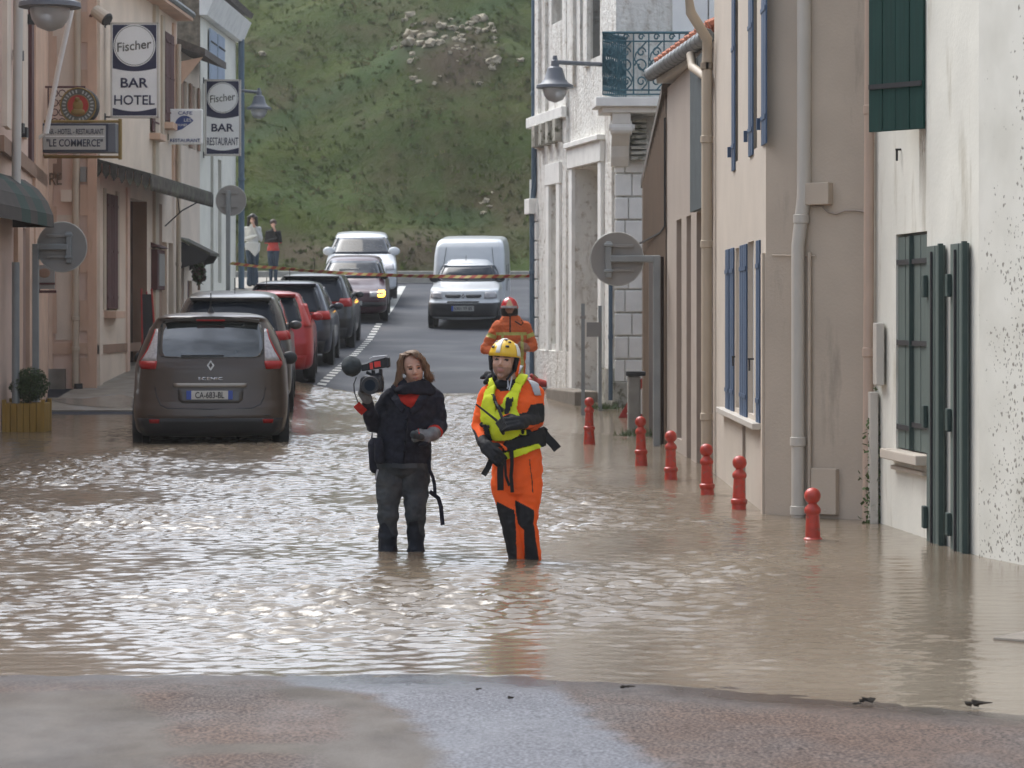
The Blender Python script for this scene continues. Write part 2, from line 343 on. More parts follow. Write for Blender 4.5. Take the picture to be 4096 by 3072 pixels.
# foreground square : exposed aggregate, smooth concrete and a wet tarmac band
def mk_fore():
    m, N, L, b = node_mat('forecourt'); b.inputs['Specular IOR Level'].default_value = .25; tc = N.new('ShaderNodeTexCoord'); ob = tc.outputs['Object']
    def no(sc, det=5, st=(1, 1, 1)):
        mp = N.new('ShaderNodeMapping'); mp.inputs['Scale'].default_value = st; L.new(ob, mp.inputs[0])
        n = N.new('ShaderNodeTexNoise'); n.inputs['Scale'].default_value = sc; n.inputs['Detail'].default_value = det; n.inputs['Roughness'].default_value = .6; L.new(mp.outputs[0], n.inputs['Vector']); return n.outputs[0]
    def ramp(f, c0, c1, a=.35, bb=.65):
        r = N.new('ShaderNodeValToRGB'); r.color_ramp.elements[0].color = (*c0, 1); r.color_ramp.elements[1].color = (*c1, 1); r.color_ramp.elements[0].position = a; r.color_ramp.elements[1].position = bb; L.new(f, r.inputs[0]); return r.outputs[0]
    def mix(f, a, c):
        x = N.new('ShaderNodeMix'); x.data_type = 'RGBA'; L.new(f, x.inputs[0]); L.new(a, x.inputs[6]); L.new(c, x.inputs[7]); return x.outputs[2]
    def mrg(f, a, bb, c, d):
        x = N.new('ShaderNodeMapRange'); x.inputs[1].default_value = a; x.inputs[2].default_value = bb; x.inputs[3].default_value = c; x.inputs[4].default_value = d; L.new(f, x.inputs[0]); return x.outputs[0]
    at = N.new('ShaderNodeVertexColor'); at.layer_name = 'mask'; sp = N.new('ShaderNodeSeparateColor'); L.new(at.outputs[0], sp.inputs[0])
    fine = no(75, 4); big = no(1.3, 6, (1, .6, 1)); grav = ramp(fine, (.025, .014, .010), (.17, .112, .085), .40, .60)
    grav2 = mix(mrg(big, .4, .62, 0, .6), grav, ramp(fine, (.03, .027, .027), (.165, .15, .145), .40, .60))
    conc = ramp(no(2.2, 8, (1, .5, 1)), (.060, .050, .042), (.125, .108, .09)); tar = ramp(fine, (.05, .053, .062), (.215, .225, .255), .38, .62)
    e = no(5, 5)
    def edge(ch):
        a = N.new('ShaderNodeMath'); a.operation = 'ADD'; L.new(ch, a.inputs[0]); s = N.new('ShaderNodeMath'); s.operation = 'MULTIPLY_ADD'; L.new(e, s.inputs[0]); s.inputs[1].default_value = .9; s.inputs[2].default_value = -.45; L.new(s.outputs[0], a.inputs[1]); return mrg(a.outputs[0], .22, .78, 0, .85)
    fc, ft = edge(sp.outputs[1]), edge(sp.outputs[2])
    wet = mrg(sp.outputs[0], .1, .8, 0, 1); wcol = N.new('ShaderNodeMix'); wcol.data_type = 'RGBA'; wcol.blend_type = 'MULTIPLY'; wm = N.new('ShaderNodeMath'); wm.operation = 'MULTIPLY'; L.new(wet, wm.inputs[0]); wm.inputs[1].default_value = .9; L.new(wm.outputs[0], wcol.inputs[0]); L.new(mix(ft, mix(fc, grav2, conc), tar), wcol.inputs[6]); wcol.inputs[7].default_value = (.45, .45, .45, 1); L.new(wcol.outputs[2], b.inputs['Base Color'])
    w = no(.9, 5, (1, .45, 1)); x = N.new('ShaderNodeMath'); x.operation = 'MULTIPLY_ADD'; L.new(ft, x.inputs[0]); x.inputs[1].default_value = -.2; L.new(mrg(w, .42, .6, .85, .55), x.inputs[2]); xr = N.new('ShaderNodeMath'); xr.operation = 'MULTIPLY_ADD'; L.new(wet, xr.inputs[0]); xr.inputs[1].default_value = -.4; L.new(x.outputs[0], xr.inputs[2]); xr.use_clamp = True; L.new(xr.outputs[0], b.inputs['Roughness'])
    bp = N.new('ShaderNodeBump'); bp.inputs['Strength'].default_value = .55; bp.inputs['Distance'].default_value = .004; L.new(fine, bp.inputs['Height']); L.new(bp.outputs[0], b.inputs['Normal'])
    return m
fxs = [-12, -8, -5] + [-3.5 + .05 * i for i in range(141)] + [5, 8, 12]
fzs = [0, 2, 4, 6, 7] + [7.6 + .05 * i for i in range(128)]
def gfore(x, z): return gz(x, z) + .006 * noise.noise(Vector((x * 1.5, z * 1.5, 0))) + .004 * noise.noise(Vector((x * 6, z * 6, 3)))
fo = grid('forecourt', fxs, fzs, gfore, mk_fore())
def inpoly(x, y, poly):
    c = False; n = len(poly)
    for i in range(n):
        x1, y1 = poly[i]; x2, y2 = poly[(i + 1) % n]
        if (y1 > y) != (y2 > y) and x < (x2 - x1) * (y - y1) / (y2 - y1) + x1: c = not c
    return c
tarp = [(570, 1438), (1125, 1438), (1210, 1490), (1290, 1560), (1400, 1640), (1470, 1720), (1000, 1720), (940, 1600), (880, 1540), (800, 1500), (640, 1478)]
concp = [[(-200, 1500), (270, 1490), (360, 1560), (390, 1720), (-200, 1720)], [(590, 1480), (720, 1485), (800, 1505), (880, 1545), (940, 1610), (985, 1680), (700, 1700), (690, 1632), (520, 1628), (380, 1632), (380, 1606), (740, 1606), (745, 1540), (700, 1520), (600, 1510)]]
ca = fo.data.color_attributes.new('mask', 'FLOAT_COLOR', 'POINT'); mk_ = []
for v in fo.data.vertices:
    X, Z, h = v.co; Z = max(Z, 1); px = (512 + F * X / Z) / 1024 * 2212; py = (HZ - F * (h - CH) / Z) / 1024 * 2212
    t = inpoly(px, py, tarp); c = any(inpoly(px, py, q) for q in concp)
    mk_.append((float(c and not t), float(t)))
mk_ = np.array(mk_).reshape(len(fzs), len(fxs), 2)
for _ in range(5):
    q_ = np.pad(mk_, ((1, 1), (1, 1), (0, 0)), 'edge'); mk_ = (q_[:-2, 1:-1] + q_[2:, 1:-1] + q_[1:-1, :-2] + q_[1:-1, 2:] + q_[1:-1, 1:-1] * 2) / 6
mk_ = mk_.reshape(-1, 2)
for i_, (a_, b_) in enumerate(mk_): ca.data[i_].color = (min(1, max(0, 1 - fo.data.vertices[i_].co.z / .035)), a_, b_, 1)
# flood water
def mk_water():
    m, N, L, b = node_mat('flood_water'); tc = N.new('ShaderNodeTexCoord')
    b.inputs['IOR'].default_value = 1.33; b.inputs['Roughness'].default_value = .15; b.inputs['Specular IOR Level'].default_value = 1.0
    n = N.new('ShaderNodeTexNoise'); n.inputs['Scale'].default_value = .5; n.inputs['Detail'].default_value = 4; L.new(tc.outputs['Object'], n.inputs['Vector'])
    r = N.new('ShaderNodeValToRGB'); r.color_ramp.elements[0].color = (.155, .118, .082, 1); r.color_ramp.elements[1].color = (.21, .168, .122, 1); r.color_ramp.elements[0].position = .35; r.color_ramp.elements[1].position = .65
    L.new(n.outputs[0], r.inputs[0]); L.new(r.outputs[0], b.inputs['Base Color'])
    mp = N.new('ShaderNodeMapping'); mp.inputs['Scale'].default_value = (1, 1.25, 1); L.new(tc.outputs['Object'], mp.inputs[0])
    f = N.new('ShaderNodeTexNoise'); f.inputs['Scale'].default_value = 26; f.inputs['Detail'].default_value = 2; L.new(mp.outputs[0], f.inputs['Vector'])
    bp = N.new('ShaderNodeBump'); bp.inputs['Strength'].default_value = .35; bp.inputs['Distance'].default_value = .004; L.new(f.outputs[0], bp.inputs['Height']); L.new(bp.outputs[0], b.inputs['Normal'])
    return m
def fbm_grid(xs, zs):
    """sum of many small travelling wavelets, gives a choppy flowing surface"""
    X, Z = np.meshgrid(xs, zs); H = np.zeros_like(X); rs = np.random.RandomState(3)
    for k in range(80):
        lam = float(np.exp(rs.uniform(np.log(.065), np.log(.24)))); th = rs.normal(math.pi / 2, .42); kx, kz = 2 * math.pi / lam * math.cos(th), 2 * math.pi / lam * math.sin(th)
        wx, wz, wl = rs.uniform(0, 6.28), rs.uniform(0, 6.28), rs.uniform(1.2, 4)
        env = .5 + .5 * np.sin(X * 2 * math.pi / wl + wx + 1.3 * np.sin(Z / wl * 3 + wz)) * np.sin(Z * 2 * math.pi / (wl * 1.4) + wz + np.sin(X * 2 / wl + wx))
        ph = 2.2 * np.sin(X * 1.7 / lam ** .5 + wz) + 1.8 * np.sin(Z * 1.1 / lam ** .5 + wx)
        H += .0105 * lam * env * np.sin(kx * X + kz * Z + ph)
    return X, Z, H
def water():
    xs = np.concatenate([[-14, -11, -9, -8], np.arange(-7.5, 4.6, .028), [5.2, 6, 8, 12]]); zs = []; z = 9.6
    while z < 42.6: zs.append(z); z += .019 + .0012 * (z - 9.6)
    zs = np.array(zs); X, Z, H = fbm_grid(xs, zs)
    # current is rough mid-street, calm beside the walls and along the near margin
    wall = np.interp(Z, [9, 17, 19.8, 20.3, 25.6, 31, 38], [2.9, 2.9, 2.65, 1.95, 1.94, 1.8, 1.5])
    calm = np.clip((wall - X) / 1.5, .22, 1) * np.clip((X + 6.4) / 2.2, .35, 1) * np.clip((Z - 10.6) / 1.6, .3, 1)
    nz = np.array([[noise.noise(Vector((x * .55, zz * .38, 5))) for x in xs[::6]] for zz in zs[::12]])
    xi = np.interp(np.arange(len(xs)), np.arange(0, len(xs), 6), np.arange(nz.shape[1])); zi = np.interp(np.arange(len(zs)), np.arange(0, len(zs), 12), np.arange(nz.shape[0]))
    t = np.array([np.interp(xi, np.arange(nz.shape[1]), row) for row in nz]); t = np.array([np.interp(zi, np.arange(nz.shape[0]), t[:, i]) for i in range(t.shape[1])]).T
    H = H * calm * (1.0 + 1.5 * t) * np.interp(Z, [9, 12, 16, 24, 30, 34, 42], [.75, .78, .92, 1.12, 1.1, .8, .6])
    run = np.zeros_like(H)
    for j, zz in enumerate(zs):
        if zz > 34:
            gx = np.array([gz(float(x), float(zz)) for x in xs[::4]]); g = np.interp(xs, xs[::4], gx) + .012
            e = 42.0 + .25 * np.sin(xs * 1.3) + .12 * np.sin(xs * 5.1)
            g = np.where((xs > -4.4) & (zz < e), g, 0); run[j] = np.maximum(0, g)
    V = np.stack([X, Z, H + run], -1).reshape(-1, 3); n = len(xs); k = len(zs)
    idx = np.arange(n * k).reshape(k, n); fs = np.stack([idx[:-1, :-1], idx[:-1, 1:], idx[1:, 1:], idx[1:, :-1]], -1).reshape(-1, 4)
    me = bpy.data.meshes.new('flood_water'); me.vertices.add(len(V)); me.vertices.foreach_set('co', V.ravel())
    me.loops.add(fs.size); me.loops.foreach_set('vertex_index', fs.ravel()); me.polygons.add(len(fs)); me.polygons.foreach_set('loop_start', np.arange(0, fs.size, 4)); me.polygons.foreach_set('loop_total', np.full(len(fs), 4))
    me.update(); me.validate(); me.polygons.foreach_set('use_smooth', [True] * len(fs)); me.materials.append(mk_water())
    o = bpy.data.objects.new('flood_water', me); COL.objects.link(o); tag(o, kind='structure')
water()
# bay line : dashes are surface marks of one painted line; each lies on the road
mb = MB()
for k in range(27):
    z0 = 42.4 + .7 * k
    if z0 > 61: break
    mb.add([(x, z, gz(x, z) + .006) for x, z in ((-3.1, z0), (-2.96, z0), (-2.96, z0 + .38), (-3.1, z0 + .38))], [(0, 1, 2, 3)])
for k in range(20):
    z0 = 63.5 + .5 * k
    mb.add([(x, z, gz(x, z) + .006) for x, z in ((-3.12, z0), (-2.92, z0), (-2.92, z0 + .5), (-3.12, z0 + .5))], [(0, 1, 2, 3)])
tag(mb.build('road_marking', 'paint_white'), kind='structure')
# pavements on both sides beyond the flood
pav = dm('paving', (.27, .24, .195), .6, var=.25, vscale=3, bump=.6, bscale=30, col2=(.34, .34, .33), thr=(.55, .7), c2scale=1.5)
mb = MB(); zz = [40.9 + .6 * i for i in range(60)]
for a, b in zip(zz[:-1], zz[1:]):
    xl = lambda z: -8.35 + .033 * z - .3 if z < 61 else -14
    for X0, X1 in ((None, -4.95),):
        n = 8
        for i in range(n):
            q = lambda z, t: (xl(z) + (X1 - xl(z)) * t, z, gz(-6, z) + .02)
            mb.add([q(a, i / n), q(a, (i + 1) / n), q(b, (i + 1) / n), q(b, i / n)], [(0, 1, 2, 3)])
        mb.add([(X1, a, gz(-6, a) + .02), (X1, b, gz(-6, b) + .02), (X1, b, gz(-6, b) - .3), (X1, a, gz(-6, a) - .3)], [(0, 1, 2, 3)])
mb.add([(-9, 40.9, gz(-6, 40.9) + .02), (-4.95, 40.9, gz(-6, 40.9) + .02), (-4.95, 40.9, -.3), (-9, 40.9, -.3)], [(0, 1, 2, 3)])
tag(mb.build('pavement', pav), kind='structure')
mb = MB(); pts = []
for px, Y in ((38, 42.6), (70, 41.6), (96, 41.3), (134, 41.1), (134, 42.6), (118, 43.0), (84, 42.4)): X = (px - 512) / F * Y; pts.append((X, Y, float(np.interp(Y, [z for z in zz], [gz(-6, z) for z in zz])) + .026))
mb.add(pts, [tuple(range(7))]); wm_ = dm('film_water', (.30, .28, .24), .12, var=.3, vscale=6, bump=1, bscale=14, spec=1.0, dist=.02); tag(mb.build('puddle', wm_), kind='structure')
# ================================================================ hill
def hillz(X, Z):
    t = Z - 80
    h = 2.6 + .62 * t - .0035 * t * t
    # spur on the right, gully running up to the upper middle
    px = 512 + F * X / Z; line = 350 + (Z - 80) * 4.2
    s = 1 / (1 + math.exp(-(px - line) / 14)); h += 1.5 * s * min(1, max(0, (Z - 84) / 6))
    line2 = 560 - (Z - 80) * 3.0; s2 = 1 / (1 + math.exp(-(px - line2) / 10)); h += .9 * s2 * min(1, max(0, t / 3)) * max(0, 1 - t / 12)
    h += 1.0 * noise.noise(Vector((X * .12, Z * .14, 1))) * min(1, t / 4) + .45 * noise.noise(Vector((X * .4, Z * .4, 2))) + .12 * noise.noise(Vector((X * 1.3, Z * 1.1, 4))) + .05 * noise.noise(Vector((X * 3.5, Z * 3, 7)))
    if Z > 112: h -= (Z - 112) * .5
    return h
def mk_hill():
    m, N, L, b = node_mat('hill_grass'); tc = N.new('ShaderNodeTexCoord'); b.inputs['Roughness'].default_value = .95; b.inputs['Specular IOR Level'].default_value = .15
    def no(sc, det, seed, st=(1, 1, 1)):
        mp = N.new('ShaderNodeMapping'); mp.inputs['Location'].default_value = (seed, seed, 0); mp.inputs['Scale'].default_value = st; L.new(tc.outputs['Object'], mp.inputs[0])
        n = N.new('ShaderNodeTexNoise'); n.inputs['Scale'].default_value = sc; n.inputs['Detail'].default_value = det; n.inputs['Roughness'].default_value = .65; L.new(mp.outputs[0], n.inputs['Vector']); return n.outputs[0]
    r = N.new('ShaderNodeValToRGB'); e = r.color_ramp.elements
    e[0].position = .32; e[0].color = (.055, .044, .018, 1); e[1].position = .68; e[1].color = (.072, .082, .015, 1)
    x = e.new(.45); x.color = (.036, .056, .010, 1); x = e.new(.56); x.color = (.052, .072, .012, 1)
    L.new(no(.16, 4, 0), r.inputs[0])
    def lay(out, f, lo, hi, c, mx=1):
        q = N.new('ShaderNodeMapRange'); q.inputs[1].default_value = lo; q.inputs[2].default_value = hi; q.inputs[4].default_value = mx; L.new(f, q.inputs[0])
        k = N.new('ShaderNodeMix'); k.data_type = 'RGBA'; L.new(q.outputs[0], k.inputs[0]); L.new(out, k.inputs[6]); k.inputs[7].default_value = (*c, 1); return k.outputs[2]
    o = lay(r.outputs[0], no(.3, 4, 20), .5, .72, (.070, .052, .028), .7)
    o = lay(o, no(.22, 4, 50), .52, .70, (.038, .070, .018), .6); o = lay(o, no(5, 5, 70), .42, .75, (.08, .084, .034), .4); o = lay(o, no(3, 5, 90), .5, .8, (.035, .042, .018), .5)
    at = N.new('ShaderNodeVertexColor'); at.layer_name = 'mask'; sp = N.new('ShaderNodeSeparateColor'); L.new(at.outputs[0], sp.inputs[0])
    o = lay(o, sp.outputs[0], .2, .8, (.085, .062, .042), .8); o = lay(o, sp.outputs[1], .2, .8, (.032, .066, .022), .5)
    L.new(o, b.inputs['Base Color'])
    bp = N.new('ShaderNodeBump'); bp.inputs['Strength'].default_value = 1; bp.inputs['Distance'].default_value = .06; L.new(no(5, 6, 4), bp.inputs['Height']); L.new(bp.outputs[0], b.inputs['Normal'])
    return m
hx = [-60, -45, -35, -28] + [-22 + .28 * i for i in range(115)] + [12, 15, 20, 30, 45]; hzs = [79.2 + .28 * i for i in range(125)] + [116, 120, 126, 134, 145]
hill = grid('hill', hx, hzs, hillz, mk_hill())
ca = hill.data.color_attributes.new('mask', 'FLOAT_COLOR', 'POINT')
for v in hill.data.vertices:
    X, Z, h = v.co; px = 512 + F * X / Z; py = HZ - F * (h - CH) / Z; n1 = noise.noise(Vector((X * .5, Z * .5, 9)))
    d = ((px - 450) / 55) ** 2 + ((py - 55) / 40) ** 2; rock = max(0, 1 - d * .8) + .6 * n1 * (d < 1.6)
    low = max(0, 1 - abs(py - 252) / 36) * (.9 + n1 * 1.2); br = 1 if (px > 500 and 100 < py < 230 and n1 > -.1 and py > 330 - (px - 380) * .9) else 0
    gr = max(0, 1 - abs((px - 330) * .55 + (py - 95)) / 22) + max(0, 1 - (((px - 455) / 60) ** 2 + ((py - 218) / 14) ** 2)) * 1.2
    ca.data[v.index].color = (min(1, max(0, max(rock * .8, low * .8, br * .5))), min(1, max(0, gr)), 0, 1)
# tufts of grass
rs = np.random.RandomState(5); vs = []; fs = []
gm = [dm('tuft_green', (.060, .080, .016), .9, var=.25, vscale=.8, spec=.15), dm('tuft_straw', (.10, .095, .04), .9, var=.25, vscale=.8, spec=.15)]
mi = []
for k in range(4500):
    Z = 79.6 + 30 * rs.rand(); X = (rs.rand() * 370 + 200 - 512) / F * Z; h = hillz(X, Z); cl = noise.noise(Vector((X * .6, Z * .6, 3)))
    if cl < -.15 and rs.rand() < .6: continue
    s = (.05 + .07 * rs.rand()) * (1 + .9 * max(0, cl)); mm = int(noise.noise(Vector((X * .3, Z * .3, 8))) + rs.normal(0, .25) > .22)
    for j in range(4):
        a = rs.rand() * 6.28; dx, dz = math.cos(a), math.sin(a); w = .02 + .025 * rs.rand(); o = len(vs); bx, bz = X + rs.normal(0, .06), Z + rs.normal(0, .06); l = rs.uniform(.2, 1.2) * s
        vs += [(bx - w, bz, h - .04), (bx + w, bz, h - .04), (bx + dx * l + rs.normal(0, .03), bz + dz * l - .05, h + s * rs.uniform(.6, 1.1))]; fs.append((o, o + 1, o + 2)); mi.append(mm)
me = bpy.data.meshes.new('grass'); me.from_pydata(vs, [], fs)
for m in gm: me.materials.append(m)
me.polygons.foreach_set('material_index', mi); me.normals_split_custom_set_from_vertices([(0, -.35, .93)] * len(vs)); go = bpy.data.objects.new('grass', me); COL.objects.link(go); tag(go, 'tussocky green and straw coloured grass covering the hillside', 'grass', kind='stuff')
# stones of the outcrop
def rock(name, c, r, seed, m='limestone', sub=2):
    bm = bmesh.new(); bmesh.ops.create_icosphere(bm, subdivisions=2, radius=1)
    for v in bm.verts:
        n = v.co.normalized(); q = max(abs(n.x), abs(n.y), abs(n.z)); d = (.75 / q) * .9 + .1; d += .55 * noise.noise(n * 1.6 + Vector((seed, 0, 0)))
        v.co = Vector((n.x * r[0] * d, n.y * r[1] * d, n.z * r[2] * d))
    me = bpy.data.meshes.new(name); bm.to_mesh(me); bm.free(); me.materials.append(M[m]); o = bpy.data.objects.new(name, me); COL.objects.link(o); o.location = c; o.rotation_euler = (0, 0, seed * 1.7); return o
def hill_at(px, py):
    best = None
    for k in range(140):
        Z = 80 + k * .25; X = (px - 512) / F * Z; h = hillz(X, Z)
        if HZ - F * (h - CH) / Z <= py: return Vector((X, Z, h))
    return Vector((X, Z, h))
rk = [(411, 18, 4), (405, 23, 3), (414, 27, 3), (411, 39, 6.5), (421, 40, 4), (431, 39, 4.5), (441, 30, 5), (452, 30, 4), (476, 23, 4.5), (482, 23, 4.5), (470, 25, 3), (491, 27, 3), (494, 33, 3), (410, 48, 6), (420, 46, 4), (430, 49, 6), (440, 47, 4), (395, 50, 2.5), (402, 49, 2), (412, 57, 3), (411, 64, 3), (416, 65, 2.5), (420, 72, 2), (413, 84, 3.5), (419, 84, 3), (435, 88, 2.5), (440, 82, 2), (447, 86, 2), (488, 65, 4), (495, 66, 5.5), (492, 74, 3.5), (521, 66, 3.5), (480, 89, 3), (461, 37, 3), (462, 44, 3), (462, 30, 2.5), (468, 32, 3), (478, 31, 3), (485, 33, 3), (494, 41, 2.5), (496, 45, 2), (459, 55, 2), (450, 56, 2.5), (445, 40, 3), (455, 42, 3), (465, 52, 2), (262, 56, 3.5), (473, 49, 2), (451, 22, 2), (487, 205, 3), (490, 212, 2.5), (484, 214, 2.5), (493, 199, 2), (482, 210, 2)]
rr = random.Random(4)
rk += [(rr.gauss(452, 24), rr.gauss(44, 15), rr.uniform(1.2, 2.6)) for _ in range(14)]
for i, (x, y, r) in enumerate(rk):
    c = hill_at(x, y); s = 1.3 * r / F * c.y; o = rock('stone', c + Vector((0, .1, s * .3)), (s * (1 + .5 * rr.random()), s, s * (.7 + .3 * rr.random())), i * .77)
    tag(o, 'pale limestone block lying loose in the steep grassy hillside', 'stone', 'stones scattered over the hillside outcrop')
# retaining kerb under the hill and the verge
mb = MB(); mb.box((-4, 78.3, 2.60), (30, .35, .34)); tag(mb.build('roadside_wall', 'concrete', bevel=.03), 'low pale concrete wall along the foot of the green hill', 'wall')
mb = MB(); mb.box((-6.5, 74.6, 2.47), (9, .18, .16)); tag(mb.build('kerb_stone', 'concrete'), 'pale kerb edging the upper road before the hillside wall', 'kerb')
# bushes at hill foot
def bush(name, c, r, n, ms, lab, cat, seed, ls=.05, group=None, stem=True, parent=None):
    rs = np.random.RandomState(seed); mb = MB(); fmb = MB()
    for k in range(n):
        d = rs.normal(size=3); d /= np.linalg.norm(d); q = rs.rand() ** .35 * (1 + .18 * noise.noise(Vector(d * 2.2) + Vector((seed, 0, 0)))); p = Vector(c) + Vector((d[0] * r[0] * q, d[1] * r[1] * q, d[2] * r[2] * q))
        a = Vector(rs.normal(size=3)).normalized() * ls; b = Vector(rs.normal(size=3)).normalized() * ls * .7; fmb.cur = int(rs.rand() < .35)
        fmb.add([p - a, p + b, p + a, p - b], [(0, 1, 2, 3)])
    o = parent or thing(name, lab, cat, (c[0], c[1], c[2] - r[2]), group=group)
    fmb.build('foliage', ms, o, recalc=False)
    mb.tube([(c[0], c[1], c[2] - r[2] - .1), (c[0], c[1], c[2])], [.03, .015], 6)
    for k in range(5): mb.tube([(c[0], c[1], c[2] - r[2] * .6), Vector(c) + Vector((math.cos(k * 1.3) * r[0] * .6, math.sin(k * 1.3) * r[1] * .6, r[2] * .3))], [.012, .005], 5)
    mb.build('stem', 'brown_wood', o); return o
# ---------------------------------------------------------------- thin haze volume, added to lift the blacks
hz = MB(); hz.box((0, 60, 11.6), (90, 180, 27)); ho_ = hz.build('haze', 'limestone', recalc=True); hm_ = bpy.data.materials.new('haze'); hm_.use_nodes = True; hn = hm_.node_tree.nodes; hl = hm_.node_tree.links
for n_ in list(hn):
    if n_.type == 'BSDF_PRINCIPLED': hn.remove(n_)
pv = hn.new('ShaderNodeVolumePrincipled'); pv.inputs['Color'].default_value = (.92, .91, .88, 1); pv.inputs['Density'].default_value = .0006; pv.inputs['Anisotropy'].default_value = .2
hl.new(pv.outputs[0], [x for x in hn if x.type == 'OUTPUT_MATERIAL'][0].inputs['Volume']); ho_.data.materials.clear(); ho_.data.materials.append(hm_); tag(ho_, 'thin haze added between the camera and the hillside to lift the dark tones', 'haze', kind='stuff')
# ================================================================ buildings, right side
def shutter(mb, pts, z0, z1, th=.035):
    """leaf between plan points a,b"""
    a, b = Vector((*pts[0], 0)), Vector((*pts[1], 0)); u = (b - a).normalized(); n = Vector((u.y, -u.x, 0)) * th / 2; L = (b - a).length; k = max(2, int(L / .1))
    for i in range(k):
        p, q = a + u * (L * i / k + .002), a + u * (L * (i + 1) / k - .002); s = n * (1 if i % 2 else .8)
        mb.hexa([p - s + Vector((0, 0, z0)), q - s + Vector((0, 0, z0)), q + s + Vector((0, 0, z0)), p + s + Vector((0, 0, z0)), p - s + Vector((0, 0, z1)), q - s + Vector((0, 0, z1)), q + s + Vector((0, 0, z1)), p + s + Vector((0, 0, z1))])
    return u, n
def leaf(parent, a, b, z0, z1, m, th=.035, bars=(.12, .5, .88), name='shutter', hinge='iron', lab=None, fn=(0, -1)):
    mb = MB(); u, n = shutter(mb, (a, b), z0, z1, th); o = mb.build(name, m, parent, bevel=.003)
    if lab: o['label'] = lab
    A, B = Vector((*a, 0)), Vector((*b, 0)); side = n.normalized();
    if side.dot(Vector((*fn, 0))) < 0: side = -side
    for f in bars:
        h = MB(); z = z0 + (z1 - z0) * f; c = (A + B) / 2 + side * (th / 2 + (.003 if th < .02 else .006)) + Vector((0, 0, z)); L = (B - A).length
        h.box(c, (L * .96, .006 if th < .02 else .012, .035), rot=Matrix(((u.x, side.x, 0), (u.y, side.y, 0), (0, 0, 1)))); h.build('hinge', hinge, o, world=True)
    return o
def pipe(name, pts, r, m, lab, cat='drainpipe', joints=(), parent=None):
    c0 = Vector(pts[0]); root = parent or thing(name, lab, cat, (c0.x, c0.y, min(p[2] for p in pts)))
    mb = MB(); mb.tube(pts, r, 14); mb.build('pipe', m, root, smooth=True)
    r = r[0] if isinstance(r, list) else r
    for z in joints:
        # find xy at this z
        for p, q in zip(pts[:-1], pts[1:]):
            if min(p[2], q[2]) <= z <= max(p[2], q[2]) and abs(p[2] - q[2]) > 1e-3:
                t = (z - p[2]) / (q[2] - p[2]); x = p[0] + (q[0] - p[0]) * t; y = p[1] + (q[1] - p[1]) * t
                j = MB(); j.lathe([(r * 1.02, -.035), (r * 1.22, -.03), (r * 1.22, .03), (r * 1.02, .035)], (x, y, z), 14); j.box((x, y + r * .9, z), (.02, r * 1.6, .02)); j.build('collar', m, root, smooth=True)
    return root
def PL(px, A, B):
    t = on_line(px, A, B); return (A[0] + (B[0] - A[0]) * t, A[1] + (B[1] - A[1]) * t)
def dist2(a, b): return math.hypot(a[0] - b[0], a[1] - b[1])
# --- R1 white house, nearest right
A1, B1 = (2.96, 16.9), (2.68, 19.78)
r1 = thing('white_house', 'white rendered house with dark green shutters at the right edge of the flooded street', 'house', (4, 18, -.3))
def tt(px, A=A1, B=B1): return on_line(px, A, B) * dist2(A, B)
t1, t2 = sorted((tt(896), tt(927)))
mb = MB(); facade(mb, A1, B1, -.4, 7.5, [(t1, t2, .57, 2.1, .12)], nrm=(-1, 0))
facade(mb, (3.6, 14.6), A1, -.4, 7.5, nrm=(-1, -1)); facade(mb, (7.5, 14.6), (3.6, 14.6), -.4, 7.5, nrm=(0, -1)); facade(mb, B1, (7.5, 19.78), -.4, 7.5, nrm=(0, 1)); mb.add([(2.96, 16.9, 7.5), (7.5, 16.9, 7.5), (7.5, 19.78, 7.5), (2.68, 19.78, 7.5)], [(0, 1, 2, 3)])
mb.build('wall', 'white_render', r1)
n1 = Vector((-1, -.097, 0)).normalized()
def off(p, d, n=n1): return (p[0] + n.x * d, p[1] + n.y * d)
pa, pb = PL(896, A1, B1), PL(927, A1, B1); m_ = ((pa[0] + pb[0]) / 2, (pa[1] + pb[1]) / 2)
w = MB(); w.tube([(*off(pa, -.11), 1.3), (*off(pb, -.11), 1.3)], .6, 4); 
win = MB(); win.box((*off(m_, -.1), 1.33), (.03, dist2(pa, pb), 1.53), rz=-.097 * -1); wn = win.build('window', 'glass_dark', r1)
leaf(wn, off(pa, -.03), off(m_, -.03), .58, 2.08, 'grey_green', bars=(.1, .5, .88), hinge='iron', fn=(-1, 0)); leaf(wn, off(m_, -.028), off(pb, -.028), .58, 2.08, 'grey_green', fn=(-1, 0))
bar = MB(); q = off(m_, .0); bar.box((*q, 1.33), (.03, .03, 1.5)); bar.build('lock_bar', 'deep_green', wn)
sl_ = MB(); c = off(m_, .03); sl_.box((*c, .535), (.14, dist2(pa, pb) + .16, .07), rz=.097); sl_.box((*off(m_, .015), .44), (.05, dist2(pa, pb) + .02, .03), rz=.097); sl_.build('sill', 'lit_beige_render', r1, bevel=.008)
# two tall leaves standing in the water
for k, (p0, p1, zz0, lab) in enumerate([(932.5, 947, -.3, None), (956.5, 971, -.32, None)]):
    a, b = PL(p0, A1, B1), PL(p1, A1, B1); o = leaf(r1, off(a, .022), off(b, .03), zz0, 1.99, 'grey_green', th=.05, bars=(), name='door_shutter', fn=(-1, 0))
    e = MB(); c = off(b, .045); e.box((*c, .85), (.03, .05, 2.3)); e.build('edge_board', 'deep_green', o)
    for zc in (.16, .84, 1.72):
        h = MB(); c = off(a, .055); h.box((*c, zc), (.03, .09, .15)); h.build('hinge_block', 'deep_green', o, bevel=.006)
    g_ = MB(); g_.box((*off(((a[0] + b[0]) / 2, (a[1] + b[1]) / 2), .06), .9), (.012, .03, 2.1)); g_.build('batten', 'iron', o)
